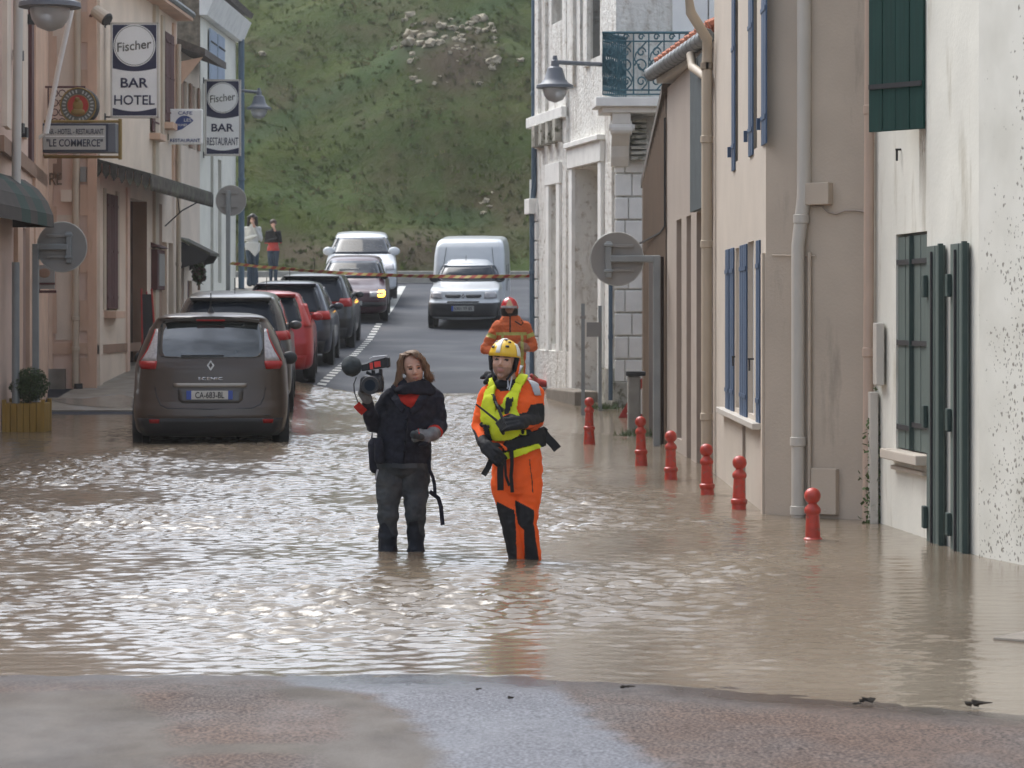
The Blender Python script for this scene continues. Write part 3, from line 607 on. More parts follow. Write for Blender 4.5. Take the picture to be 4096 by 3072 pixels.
# upper shutter standing out from the wall
hp = PL(926, A1, B1); tip = (hp[0] - .33, hp[1] + .38)
o = leaf(r1, off(hp, .01), tip, 2.80, 5.2, 'dark_green', bars=(.13,), name='upper_shutter')
# L-shaped shutter catches
def hook(parent, p, z, s=.05):
    h = MB(); h.box((p[0], p[1], z), (.015, .012, s * 1.6)); h.box((p[0] + s * .3, p[1] - .0, z + s * .8), (s, .012, .014)); h.build('shutter_catch', 'iron', parent)
hook(r1, off(PL(901, A1, B1), .03), 2.66)
# drip stain : a real streak of grime below the upper shutter hinge, mould patches
dm('grime', (.25, .20, .15), .95, var=.2, vscale=8)
def spots():
    m, N, L, b = node_mat('mould_wall'); tc = N.new('ShaderNodeTexCoord'); ob = tc.outputs['Object']; b.inputs['Roughness'].default_value = .9
    n = N.new('ShaderNodeTexNoise'); n.inputs['Scale'].default_value = 2.2; n.inputs['Detail'].default_value = 6; L.new(ob, n.inputs['Vector'])
    r = N.new('ShaderNodeValToRGB'); r.color_ramp.elements[0].color = (.66, .64, .56, 1); r.color_ramp.elements[1].color = (.76, .74, .66, 1); r.color_ramp.elements[0].position = .35; r.color_ramp.elements[1].position = .6; L.new(n.outputs[0], r.inputs[0])
    nd = N.new('ShaderNodeTexNoise'); nd.inputs['Scale'].default_value = 40; L.new(ob, nd.inputs['Vector']); va = N.new('ShaderNodeMixRGB'); va.blend_type = 'ADD'; va.inputs[0].default_value = .035; L.new(ob, va.inputs[1]); L.new(nd.outputs[1], va.inputs[2])
    outs = r.outputs[0]
    sep = N.new('ShaderNodeSeparateXYZ'); L.new(ob, sep.inputs[0])
    # more mould low down and away from the corner
    ma = N.new('ShaderNodeMath'); ma.operation = 'MULTIPLY_ADD'; L.new(sep.outputs[0], ma.inputs[0]); ma.inputs[1].default_value = 4; ma.inputs[2].default_value = 3.62
    mz = N.new('ShaderNodeMath'); mz.operation = 'MULTIPLY_ADD'; L.new(sep.outputs[2], mz.inputs[0]); mz.inputs[1].default_value = -.22; L.new(ma.outputs[0], mz.inputs[2])
    cn = N.new('ShaderNodeTexNoise'); cn.inputs['Scale'].default_value = 3.5; cn.inputs['Detail'].default_value = 3; L.new(ob, cn.inputs['Vector']); cm = N.new('ShaderNodeMath'); cm.operation = 'MULTIPLY_ADD'; L.new(cn.outputs[0], cm.inputs[0]); cm.inputs[1].default_value = 2.2; L.new(mz.outputs[0], cm.inputs[2]); mz = cm
    for sc, k in ((17, .30), (30, .30)):
        v = N.new('ShaderNodeTexVoronoi'); v.inputs['Scale'].default_value = sc; L.new(va.outputs[0], v.inputs['Vector'])
        s2 = N.new('ShaderNodeSeparateColor'); L.new(v.outputs['Color'], s2.inputs[0])
        a = N.new('ShaderNodeMath'); a.operation = 'MULTIPLY_ADD'; L.new(s2.outputs[0], a.inputs[0]); a.inputs[1].default_value = -.55; L.new(mz.outputs[0], a.inputs[2])
        a2 = N.new('ShaderNodeMath'); a2.operation = 'MINIMUM'; L.new(a.outputs[0], a2.inputs[0]); a2.inputs[1].default_value = k
        d = N.new('ShaderNodeMath'); d.operation = 'SUBTRACT'; L.new(a2.outputs[0], d.inputs[0]); L.new(v.outputs['Distance'], d.inputs[1])
        q = N.new('ShaderNodeMapRange'); q.inputs[1].default_value = 0; q.inputs[2].default_value = .14; q.inputs[4].default_value = .8; L.new(d.outputs[0], q.inputs[0])
        x = N.new('ShaderNodeMix'); x.data_type = 'RGBA'; L.new(q.outputs[0], x.inputs[0]); L.new(outs, x.inputs[6]); x.inputs[7].default_value = (.17, .145, .11, 1); outs = x.outputs[2]
    L.new(outs, b.inputs['Base Color']); return m
M['mould_wall'] = spots()
mb = MB(); mb.add([(2.955, 16.898, -.4), (3.594, 14.598, -.4), (3.594, 14.598, 7.5), (2.955, 16.898, 7.5)], [(0, 1, 2, 3)]); o = mb.build('mouldy_render', 'mould_wall', r1); o['label'] = 'white end wall speckled with dark mould spots'
for v in o.data.vertices: pass
mb = MB(); q0 = PL(921, A1, B1); q1 = PL(926, A1, B1)
m, N, L, b = node_mat('rust_run'); b.inputs['Base Color'].default_value = (.30, .245, .19, 1); b.inputs['Roughness'].default_value = .9
tc = N.new('ShaderNodeTexCoord'); sp = N.new('ShaderNodeSeparateXYZ'); L.new(tc.outputs['Generated'], sp.inputs[0]); pw = N.new('ShaderNodeMath'); pw.operation = 'POWER'; L.new(sp.outputs[2], pw.inputs[0]); pw.inputs[1].default_value = 1.6
nn = N.new('ShaderNodeTexNoise'); nn.inputs['Scale'].default_value = 9; L.new(tc.outputs['Generated'], nn.inputs['Vector']); mu = N.new('ShaderNodeMath'); mu.operation = 'MULTIPLY'; L.new(pw.outputs[0], mu.inputs[0]); L.new(nn.outputs[0], mu.inputs[1])
mu2 = N.new('ShaderNodeMath'); mu2.operation = 'MULTIPLY'; L.new(mu.outputs[0], mu2.inputs[0]); mu2.inputs[1].default_value = 1.5; L.new(mu2.outputs[0], b.inputs['Alpha'])
g0, g1 = off(PL(919.5, A1, B1), .004), off(PL(926.5, A1, B1), .004); mb.add([(*g0, 2.1), (*g1, 2.1), (*g1, 2.85), (*g0, 2.85)], [(0, 1, 2, 3)]); mb.build('rust_stain', m, r1)
# conduit boxes on the corner
for z0, z1, px, nm in ((CH - (385 - HZ) * 19.5 / F, CH - (323 - HZ) * 19.5 / F, 884, 'upper'), (-.05, CH - (392 - HZ) * 19.6 / F, 878, 'lower')):
    mb = MB(); p = off(PL(px, A1, B1), .04); mb.box((*p, (z0 + z1) / 2), (.06, .19, z1 - z0)); o = mb.build('conduit_box', 'pale_metal', loc=(*p, z0), bevel=.008)
    tag(o, f'{nm} pale grey cable cover box fixed beside the pink downpipe', 'cable box')
# --- R2 beige house
A2, B2, C2, D2 = (2.68, 19.82), (1.94, 20.4), (1.94, 25.6), (7.5, 25.6)
r2 = thing('beige_house', 'beige rendered house with slate blue shutters standing in the flood water', 'house', (4, 23, -.3))
def t2(px): return on_line(px, B2, C2) * 5.2
sh_lo = [(725, 728.4), (729.6, 733), (739.5, 746), (755.8, 759)]
ops = [(t2(739), t2(735.5), .72, 2.1, .1), (t2(754), t2(748), .72, 2.12, .1), (t2(738), t2(734.5), 2.85, 5, .1), (t2(757), t2(753), 2.85, 5, .1)]
mb = MB(); facade(mb, B2, C2, -.4, 8, ops, nrm=(-1, 0)); mb.build('street_wall', 'lit_beige_render', r2)  # brighter light on this side is put into the paler wall colour
mb = MB(); facade(mb, A2, B2, -.4, 8, nrm=(0, -1)); facade(mb, (7.5, 19.82), A2, -.4, 8, nrm=(0, -1)); facade(mb, C2, D2, -.4, 8, nrm=(0, 1)); mb.add([(1.94, 20.4, 8), (7.5, 20.4, 8), (7.5, 25.6, 8), (1.94, 25.6, 8)], [(0, 1, 2, 3)]); mb.add([(2.68, 19.82, 8), (7.5, 19.82, 8), (7.5, 20.4, 8), (1.94, 20.4, 8)], [(0, 1, 2, 3)]); mb.build('end_wall', 'beige_render', r2)
for t0, t1_, za, zb, d in ops:
    mb = MB(); y0, y1 = 20.4 + t0, 20.4 + t1_; mb.box((2.02, (y0 + y1) / 2, (za + zb) / 2), (.02, y1 - y0, zb - za)); wo = mb.build('window', 'glass_dark', r2)
    f = MB()
    for yy in (y0 + .03, y1 - .03, (y0 + y1) / 2): f.box((2.0, yy, (za + zb) / 2), (.04, .05, zb - za))
    f.build('frame', 'sign_white', wo)
mb = MB(); mb.box((1.915, 22.65, .655), (.09, 3.7, .05)); mb.build('sill', 'pale_metal', r2, bevel=.006)
for k, (a, b) in enumerate(sh_lo):
    ya, yb = 5140 / (a - 512), 5140 / (b - 512); leaf(r2, (1.932, yb), (1.932, ya), .68, 2.11, 'slate_blue', th=.018, bars=(.12, .86), hinge='slate_blue', fn=(-1, 0))
for a, b, zb in ((731.5, 734, 2.78), (748, 752, 2.81), (761, 765.5, 2.83)):
    ya, yb = 5140 / (a - 512), 5140 / (b - 512); leaf(r2, (1.932, yb), (1.932, ya), zb, 4.9, 'slate_blue', th=.018, bars=(.1, .5, .9), hinge='slate_blue', fn=(-1, 0)); h = MB(); h.box((1.905, ya, zb + .17), (.03, .05, .09)); h.build('shutter_catch', 'slate_blue', r2)
hook(r2, (1.92, 21.6), 1.12, .06); hook(r2, (1.92, 23.2), 1.12, .05)
# vertical trim board + skirting joints
mb = MB(); mb.box((1.93, 20.50, .75), (.03, .12, 2.5)); mb.build('trim_board', 'beige_render', r2)
mb = MB(); mb.box((1.93, 22.2, .1), (.03, .02, 1.1)); mb.build('joint_strip', 'taupe_render', r2)
def Lp(px, A=A2, B=B2): return PL(px, A, B)
p = Lp(797); pipe('drainpipe', [(p[0], p[1] - .07, -.3), (p[0], p[1] - .07, 1.45), (p[0], p[1] - .07, 2.05), (p[0] + .045, p[1] - .07, 2.42), (p[0] + .05, p[1] - .07, 8)], [.05, .05, .05, .054, .056], 'pale_metal', 'thick cream downpipe on the end wall of the beige house beside the meter box', joints=(.05, .57, 2.25))
mb = MB(); p = Lp(809); mb.tube([(p[0], p[1] - .03, -.3), (p[0], p[1] - .03, 2.0)], .014, 8); mb.tube([(Lp(772)[0], Lp(772)[1] - .02, 1.98), (Lp(815)[0], Lp(815)[1] - .02, 1.97)], .006, 5); tag(mb.build('conduit', 'beige_render', loc=(p[0], p[1], -.3), smooth=True), 'thin beige cable conduit running up beside the thick cream downpipe', 'conduit')
u2 = Vector((B2[0] - A2[0], B2[1] - A2[1], 0)).normalized(); rz2 = math.atan2(u2.y, u2.x)
def boxon(name, px0, px1, py0, py1, th, m, lab, cat):
    a, b = Lp(px0), Lp(px1); c = ((a[0] + b[0]) / 2, (a[1] + b[1]) / 2); z0, z1 = zat(py1, c[1]), zat(py0, c[1])
    mb = MB(); mb.box((c[0], c[1] - th / 2 - .005, (z0 + z1) / 2), (dist2(a, b), th, z1 - z0), rz=rz2); mb.box((c[0], c[1] - th - .008, z0 + .03), (.02, .012, .02), rz=rz2)
    return tag(mb.build(name, m, loc=(c[0], c[1] - .05, z0), bevel=.008), lab, cat)
boxon('junction_box', 805.5, 830, 183, 205, .07, 'beige_render', 'small beige junction box high on the wall right of the cream downpipe', 'junction box')
boxon('meter_box', 812, 837, 468, 514, .05, 'beige_render', 'beige electricity meter box at water level behind the nearest red bollard', 'meter box')
mb = MB(); path = [(Lp(x)[0], Lp(x)[1] - .02, zat(y, 20)) for x, y in ((812, 206), (822, 206), (828, 212), (836, 214), (845, 211), (855, 211), (866, 213), (868, 220))]; mb.tube(path, .007, 5); tag(mb.build('cable', 'taupe_render', loc=path[0]), 'thin grey cable sagging along the beige wall from the junction box', 'cable')
p = (2.66, 19.74); pipe('drainpipe', [(2.625, 19.72, -.3), (2.66, 19.7, 8)], .038, 'pink_pipe', 'slim pinkish downpipe in the corner between beige and white houses', joints=(1.25, 3.04))
pipe('drainpipe', [(1.86, 25.55, -.2), (1.86, 25.5, 3.9), (1.86, 25.45, 4.15), (1.70, 25.4, 4.4), (1.66, 25.4, 4.7)], .05, 'cream_metal', 'cream downpipe with an S bend at the far corner of the beige house', joints=(.55, 2.2, 3.9, 3.2))
# vine
def vine(c0, c1, n, w, lab, nm='vine'):
    mb = MB(); rs = np.random.RandomState(9); fm = MB(); c0, c1 = Vector(c0), Vector(c1); fm.tube([c0.lerp(c1, k / 8) + Vector((rs.normal(0, w * .3), 0, 0)) for k in range(9)], .005, 5)
    for k in range(n):
        t = rs.rand(); p = c0.lerp(c1, t) + Vector((rs.normal(0, w), rs.normal(0, .02) - .03, rs.normal(0, .03))); 
        if noise.noise(Vector((0, p.z * 4, 3))) < -.1: continue
        a = Vector(rs.normal(size=3)).normalized() * .022; b = Vector(rs.normal(size=3)).normalized() * .018; mb.add([p - a, p + b, p + a, p - b], [(0, 1, 2, 3)])
    r = thing(nm, lab, 'vine', c0); mb.build('foliage', 'leaf_light', r, recalc=False); fm.build('stem', 'brown_wood', r)
vine((2.66, 19.62, -.1), (2.69, 19.66, .95), 700, .04, 'green creeper climbing the pink downpipe at the water line')
# --- R3 garage with tiled roof
A3, B3 = (1.94, 25.62), (1.80, 31)
r3 = thing('garage', 'low taupe garage building with tiled eave and grey siding beyond the beige house', 'garage', (4, 28, -.2))
def t3(px, A=A3, B=B3): return on_line(px, A, B) * dist2(A, B)
ops = [(t3(713), t3(696.5), -.25, 2.57, .5), (t3(691), t3(686.5), -.15, 2.57, .08), (t3(681.5), t3(676.5), .15, 2.57, .08)]
mb = MB(); facade(mb, A3, B3, -.4, 4.15, ops, nrm=(-1, 0)); mb.build('wall', 'taupe_render', r3)
mb = MB(); facade(mb, B3, (7.5, 31), -.4, 4.15, nrm=(0, 1)); mb.build('back_wall', 'taupe_render', r3)
for k, o_ in enumerate(ops):
    a, b = Vector((*A3, 0)), Vector((*B3, 0)); u = (b - a).normalized(); n = Vector((u.y, -u.x, 0)); n = n if n.x < 0 else -n; mid = a + u * (o_[0] + o_[1]) / 2 - n * (o_[4] - .01)
    mb = MB(); mb.box((mid.x, mid.y, (o_[2] + o_[3]) / 2), (.03, o_[1] - o_[0], o_[3] - o_[2]), rz=math.atan2(u.y, u.x) - math.pi / 2); mb.build('door_panel' if k == 0 else 'window', 'step_stone' if k == 0 else 'glass_dark' if 0 else 'taupe_render', r3)
a, b = PL(712.5, A3, B3), PL(697, A3, B3); mb = MB(); L_ = dist2(a, b)
for i in range(14):
    t0, t1_ = i / 14, (i + .9) / 14; mb.box(((a[0] + (b[0] - a[0]) * (t0 + t1_) / 2) - .05, a[1] + (b[1] - a[1]) * (t0 + t1_) / 2, 3.33), (.05, L_ / 14 * .9, 1.52))
mb.build('siding', 'grey_siding', r3)
E0, E1 = Vector((1.92, 25.7, 4.29)), Vector((1.67, 31.2, 4.42))
mb = MB(); up = Vector((2.4, 0, 1.0))
mb.add([E0, E1, E1 + up * 1.6, E0 + up * 1.6], [(0, 1, 2, 3)]); n_ = 24
for i in range(n_):
    p = E0.lerp(E1, (i + .5) / n_) + Vector((0, 0, .02)); r_ = .075 if i % 2 else .06; mb.tube([p, p + up * .8, p + up * 1.6], r_, 8)
mb.build('roof', 'tile', r3, smooth=True)
mb = MB(); mb.hexa([E0 + Vector((.02, 0, -.2)), E1 + Vector((.02, 0, -.2)), E1 + Vector((.5, 0, -.2)), E0 + Vector((.5, 0, -.2)), E0 + Vector((.0, 0, -.05)), E1 + Vector((.0, 0, -.05)), E1 + Vector((.5, 0, -.05)), E0 + Vector((.5, 0, -.05))]); mb.build('soffit', 'pale_metal', r3)
mb = MB(); mb.tube([E0 + Vector((-.05, 0, -.09)), E1 + Vector((-.05, -.1, -.09))], .075, 12)
for i in range(16):
    p = E0.lerp(E1, i / 15) + Vector((-.05, 0, -.09)); mb.lathe([(.079, -.012), (.083, 0), (.079, .012)], p, 12, 'Y')
mb.build('gutter', 'zinc', r3, smooth=True)
mb = MB(); mb.tube([(1.78, 26.6, 4.12), (1.79, 26.5, 3.98), (1.86, 26.0, 3.86), (1.87, 25.6, 3.8)], .045, 10); mb.build('gutter_spout', 'cream_metal', r3, smooth=True)
# --- R4 brown timber lean-to
A4, B4 = (1.80, 31.02), (1.745, 35.6)
r4 = thing('timber_shed', 'weathered brown boarded lean-to with a sloping roof edge between garage and white house', 'shed', (3, 33, 0))
def quad(mb, a, b, z0a, z0b, z1a, z1b): mb.add([(*a, z0a), (*b, z0b), (*b, z1b), (*a, z1a)], [(0, 1, 2, 3)])
mb = MB(); quad(mb, A4, B4, -.4, -.4, 4.1, 3.3); quad(mb, B4, (7.5, 35.6), -.4, -.4, 3.3, 3.3); quad(mb, A4, (7.5, 31.02), -.4, -.4, 4.1, 4.1); 
n_ = 30
for i in range(n_):
    t0, t1_ = i / n_ + .003, (i + 1) / n_ - .003; p = Vector((*A4, 0)).lerp(Vector((*B4, 0)), t0); q = Vector((*A4, 0)).lerp(Vector((*B4, 0)), t1_); dx = .012 if i % 2 else .02
    mb.add([(p.x - dx, p.y, -.4), (q.x - dx, q.y, -.4), (q.x - dx, q.y, 4.1 - .8 * t1_), (p.x - dx, p.y, 4.1 - .8 * t0)], [(0, 1, 2, 3)])
mb.build('wall', 'brown_wood', r4)
mb = MB(); mb.hexa([(1.74, 30.95, 4.1), (1.73, 35.9, 3.22), (7.5, 35.9, 3.22), (7.5, 30.95, 4.1), (1.74, 30.95, 4.2), (1.73, 35.9, 3.32), (7.5, 35.9, 3.32), (7.5, 30.95, 4.2)]); mb.build('roof', 'tile_grey', r4)
a, b = PL(665, A4, B4), PL(652, A4, B4); mb = MB(); mb.box(((a[0] + b[0]) / 2 - .03, (a[1] + b[1]) / 2, 1.0), (.05, dist2(a, b), 2.4)); mb.build('door', 'dark_wood', r4)
mb = MB(); a = PL(667.5, A4, B4); mb.tube([(a[0] - .03, a[1], 3.8), (a[0] - .03, a[1], 2.55), (a[0] - .03, a[1] + 1, 2.5), (1.67, 35.3, 2.45)], .012, 5); mb.build('cable', 'iron', r4)
# --- R5 old white building with balcony
A5, B5 = (1.48, 38.0), (.36, 43.6)
r5 = thing('old_white_house', 'tall weathered white house with quoins, balcony and recessed street door', 'house', (3, 41, .3))
u5 = (Vector((*B5, 0)) - Vector((*A5, 0))).normalized(); n5 = Vector((u5.y, -u5.x, 0)); n5 = n5 if n5.x < 0 else -n5
def t5(px): return on_line(px, A5, B5) * dist2(A5, B5)
def p5(px, d=0): q = PL(px, A5, B5); return Vector((q[0] + n5.x * d, q[1] + n5.y * d, 0))
ops = [(t5(600.5), t5(575), .28, 3.72, .55), (t5(558), t5(551), 1.05, 3.55, .3), (t5(562), t5(551.5), 6.1, 8.5, .25), (t5(600), t5(580), 5.3, 8.6, .25)]
mb = MB(); facade(mb, A5, B5, -.3, 11, ops, nrm=(-1, -.1)); facade(mb, A5, (7.5, 38), -.3, 11, [(2.35, 3.3, 4.55, 7.2, .15)], nrm=(0, -1)); facade(mb, B5, (B5[0] + .3, 50), -.3, 11, nrm=(-1, 0)); mb.add([(*A5, 11), (7.5, 38, 11), (7.5, 50, 11), (*B5, 11)], [(0, 1, 2, 3)])
mb.build('wall', 'white_plaster', r5)
def strip5(name, px0, px1, z0, z1, proud, m, par=r5):
    a, b = p5(px0, -.02), p5(px1, -.02); c, d = p5(px1, proud), p5(px0, proud); mb = MB(); mb.hexa([Vector((v.x, v.y, z)) for z in (z0, z1) for v in (a, b, c, d)]); return mb.build(name, m, par, bevel=.01)
def back5(name, px0, px1, z0, z1, d, m, par=r5): return strip5(name, px0, px1, z0, z1, -d, m, par)
for (p0, p1, z0, z1, d, nm, mm) in ((600.5, 575, .28, 3.72, .5, 'door', 'concrete'), (558, 551, 1.05, 3.55, .26, 'window', 'sign_white'), (562, 551.5, 6.1, 8.5, .2, 'window', 'glass_dark'), (600, 580, 5.3, 8.6, .2, 'window', 'glass_dark')):
    a, b = p5(p0, -d), p5(p1, -d); mb = MB(); mb.add([(a.x, a.y, z0), (b.x, b.y, z0), (b.x, b.y, z1), (a.x, a.y, z1)], [(0, 1, 2, 3)]); mb.build(nm, mm, r5)
for px0, px1, z0, z1, pr in ((604, 600.8, .2, 3.95, .05), (574.8, 571.5, .2, 3.95, .05), (604.5, 571, 3.74, 4.05, .07), (605, 570.5, 4.05, 4.13, .12), (561.5, 558.2, .9, 3.7, .04), (550.8, 548, .9, 3.7, .04), (562, 547.5, 3.56, 3.9, .05)): strip5('architrave', px0, px1, z0, z1, pr, 'white_stone')
for px0, px1, z0, z1 in ((569, 565.5, .2, 11), (548, 545.5, 4.3, 11), (541, 537.5, 4.2, 11), (615, 608.5, .2, 3.7), (576, 570, 5.0, 11), (590, 586, 5.2, 11)): strip5('pilaster', px0, px1, z0, z1, .05, 'white_plaster')
strip5('plinth', 616, 604.5, -.2, .75, .05, 'dirty_stone'); strip5('plinth', 571, 533.3, -.2, .95, .04, 'white_plaster')
strip5('cornice', 569, 533, 4.55, 4.72, .12, 'white_stone')
for i, px in enumerate((563, 556, 549, 542)): strip5('corbel', px + 2, px - 1, 4.2, 4.55, .16, 'dirty_stone')
strip5('ledge', 537.5, 532.6, 3.15, 3.4, .14, 'white_stone')
for k in range(9): strip5('quoin', 538.5, 533.2, .55 + .31 * k, .84 + .31 * k, .035, 'white_stone')
# quoin blocks on the end wall
mb = MB()
for k in range(10):
    z0 = .56 + .33 * k; sp = .19 + .05 * ((k * 7) % 3 - 1); x0 = 1.46
    for a, b in ((x0, x0 + sp), (x0 + sp + .012, x0 + .48)): mb.box(((a + b) / 2, 37.98, z0 + .158), (b - a, .07, .306))
mb.build('quoin_blocks', 'white_stone', r5, bevel=.014)
mb = MB(); mb.box((1.72, 37.97, .15), (.56, .12, .82)); mb.build('corner_plinth', 'dirty_stone', r5, bevel=.02)
mb = MB(); mb.box((1.9, 37.96, 3.9), (.95, .06, .16)); mb.box((2.6, 37.97, 6.9), (.1, .05, 5)); mb.build('string_course', 'white_stone', r5)
# balcony shutters (white, with vent slots)
for k in range(2):
    mb = MB(); x0 = 2.28 + .52 * k; mb.box((x0 + .25, 37.95, 5.85), (.5, .05, 2.6)); so_ = mb.build('shutter', 'sign_white', r5, bevel=.006)
    mb = MB()
    for j in range(4): mb.box((x0 + .1 + .1 * j, 37.92, 5.0 + .0), (.018, .012, .07))
    mb.build('vent_slots', 'iron', so_)
# balcony
bal = MB(); bal.prism([(1.13, 37.9, 4.42), (1.17, 37.18, 4.42), (3.5, 37.18, 4.42), (3.5, 38, 4.42), (1.5, 38.02, 4.42)], (0, 0, .13)); bal.prism([(1.22, 37.9, 4.34), (1.26, 37.28, 4.34), (3.4, 37.28, 4.34), (3.4, 38, 4.34), (1.5, 38.02, 4.34)], (0, 0, .08)); bo = bal.build('balcony', 'dirty_stone', r5, bevel=.01)
bo.data.materials.clear(); bo.data.materials.append(M['white_stone'])
cb = MB(); prof = [(37.96, 3.62), (37.9, 3.62), (37.78, 3.75), (37.7, 3.9), (37.55, 3.98), (37.42, 4.08), (37.35, 4.2), (37.32, 4.34), (37.96, 4.34)]
cb.prism([(1.40, y, z) for y, z in prof], (.26, 0, 0)); cb.lathe([(.10, 0), (.10, .3)], (1.38, 37.45, 4.14), 16, 'X'); cb.lathe([(.05, -.02), (.05, .34)], (1.38, 37.45, 4.14), 12, 'X'); co_ = cb.build('bracket', 'white_stone', bo, bevel=.012)
cb = MB()
for k in range(8): cb.box((1.79, 37.75, 3.72 + .075 * k), (.22, .3, .04))
cb.build('fluted_bracket', 'dirty_stone', bo)
rl = MB(); P0, P1, P2 = Vector((1.25, 37.9, 4.55)), Vector((1.27, 37.24, 4.55)), Vector((3.4, 37.24, 4.55)); P00 = Vector((1.62, 38.0, 4.55))
def rail_run(a, b, dense):
    u = (b - a).normalized(); L = (b - a).length
    for z in (.04, .10, .78, .9): rl.tube([a + Vector((0, 0, z)), b + Vector((0, 0, z))], .02 if z > .85 else .012, 6)
    n = int(L / dense)
    for i in range(n + 1):
        p = a + u * (L * i / n); rl.tube([p + Vector((0, 0, .04)), p + Vector((0, 0, .9))], .011, 5)
        if i < n:
            q = a + u * (L * (i + .5) / n); w = L / n
            for zc, r_, s in ((.22, .06, 1), (.44, .085, -1), (.63, .06, 1), (.84, .04, 1)):
                rl.tube([q + u * (math.cos(t * .5) * r_ * w / .2 * (1 - t / 22)) * s + Vector((0, 0, zc + math.sin(t * .5) * r_ * 1.2 * (1 - t / 22))) for t in range(15)], .012, 5)
            rl.tube([q + u * (w * .45 * math.sin(t * .9)) + Vector((0, 0, .1 + t * .085)) for t in range(9)], .011, 5)
rail_run(P1, P2, .21); rail_run(P1, P00, .075); rl.build('railing', 'verdigris', bo)
tag(pipe('drainpipe', [(.33, 43.45, .4), (.33, 43.45, 3.3), (.36, 43.4, 3.6), (.36, 43.4, 9)], .045, 'blue_pipe', 'blue grey downpipe at the far corner of the weathered white house', joints=(1.2, 2.2, 5.1)))
p = p5(604.5, .06); pipe('drainpipe', [(1.40, 37.93, .3), (1.40, 37.93, 2.2)], .03, 'blue_pipe', 'short blue grey pipe beside the quoins under the round sign', joints=(1.2,))
# edge-on board
mb = MB(); c = S(2123, 960, 46.8); h = 119 * 46.8 / F; mb.box(c, (.035, .7, h)); mb.box(c + Vector((.06, 0, .5)), (.1, .03, .03)); mb.box(c + Vector((.06, 0, -.5)), (.1, .03, .03)); mb.box(c + Vector((.12, 0, -h / 2 + .0)), (.04, .04, h * 1.6)); tag(mb.build('notice_board', 'sign_white', loc=c - Vector((0, 0, h / 2))), 'tall narrow white board seen edge on beside the blue grey pipe', 'board')
# step
a, b = p5(601, .02), p5(575, .02); mb = MB(); a2, b2 = p5(603, .42), p5(573, .42); mb.hexa([Vector((v.x, v.y, z)) for z in (-.1, .40) for v in (a, b, b2, a2)]); tag(mb.build('door_step', 'step_stone', loc=(a.x, a.y, .1), bevel=.02), 'brown stone step before the recessed door of the weathered white house', 'step')
# slim steel posts
for px, y0, lab in ((583, 318, 'slim grey steel post with a small plate by the recessed door'), (600, 320, 'slim grey steel post right of the one carrying a small plate')):
    Y = 37.0 if px == 583 else 37.4; c = P(px, 405, Y); zt = zat(y0, Y); mb = MB(); mb.box((c.x, c.y, (zt + .1) / 2 + .0), (.05, .05, zt + .3)); r = thing('post', lab, 'post', (c.x, c.y, .1)); mb.build('shaft', 'grey_metal', r)
    if px == 583: q = MB(); q.box((c.x + .15, c.y - .02, zt - .16), (.2, .015, .2)); q.box((c.x, c.y, zt + .01), (.07, .07, .04)); q.build('plate', 'sign_back', r)
# pale post with dark cap and warning triangle
c = P(634, 440, 33.5); r = thing('stone_post', 'short pale post with dark flat cap against the brown timber wall', 'post', (c.x, c.y, 0)); mb = MB(); mb.box((c.x, c.y, .25), (.16, .14, 1.0)); mb.build('shaft', 'concrete', r, bevel=.02); mb = MB(); mb.box((c.x + .02, c.y, .78), (.24, .18, .06)); mb.build('cap', 'iron', r, bevel=.01)
c = P(642, 404, 36.2); r = thing('warning_triangle', 'red bordered triangular sign propped behind the pale post', 'sign', (c.x, c.y, .1))
mb = MB(); tri = [Vector((0, 0, .36)), Vector((-.34, 0, -.22)), Vector((.34, 0, -.22))]
for i in range(3):
    a, b = tri[i], tri[(i + 1) % 3]; a2, b2 = a * .62, b * .62; mb.hexa([c + v + Vector((0, y, 0)) for y in (0, .02) for v in (a, b, b2, a2)])
mb.build('border', 'sign_red', r); mb = MB(); mb.prism([c + v * .66 + Vector((0, .004, 0)) for v in tri], (0, .012, 0)); mb.build('face', 'sign_white', r); mb = MB(); mb.tube([c + Vector((0, .03, -.2)), c + Vector((0, .4, -.35 - .0))], .012, 6); mb.build('leg', 'grey_metal', r)
# weeds at the foot of walls
for x, y, Y, lab in ((603, 408, 37.5, 'weeds growing at the foot of the short blue grey pipe'), (638, 433, 33.0, 'grass tuft growing at the water line by the pale post')):
    c = P(x, y, Y); c.z = max(0, gz(c.x, c.y)) + .02; mb = MB(); rs = np.random.RandomState(int(x))
    for k in range(160):
        p = c + Vector((rs.normal(0, .12), rs.normal(0, .1), 0)); d = Vector((rs.normal(0, .05), rs.normal(0, .05), rs.uniform(.04, .13))); mb.add([p - Vector((.006, 0, 0)), p + Vector((.006, 0, 0)), p + d], [(0, 1, 2)])
    tag(mb.build('weeds', 'leaf_light', loc=c, recalc=False), lab, 'plant')
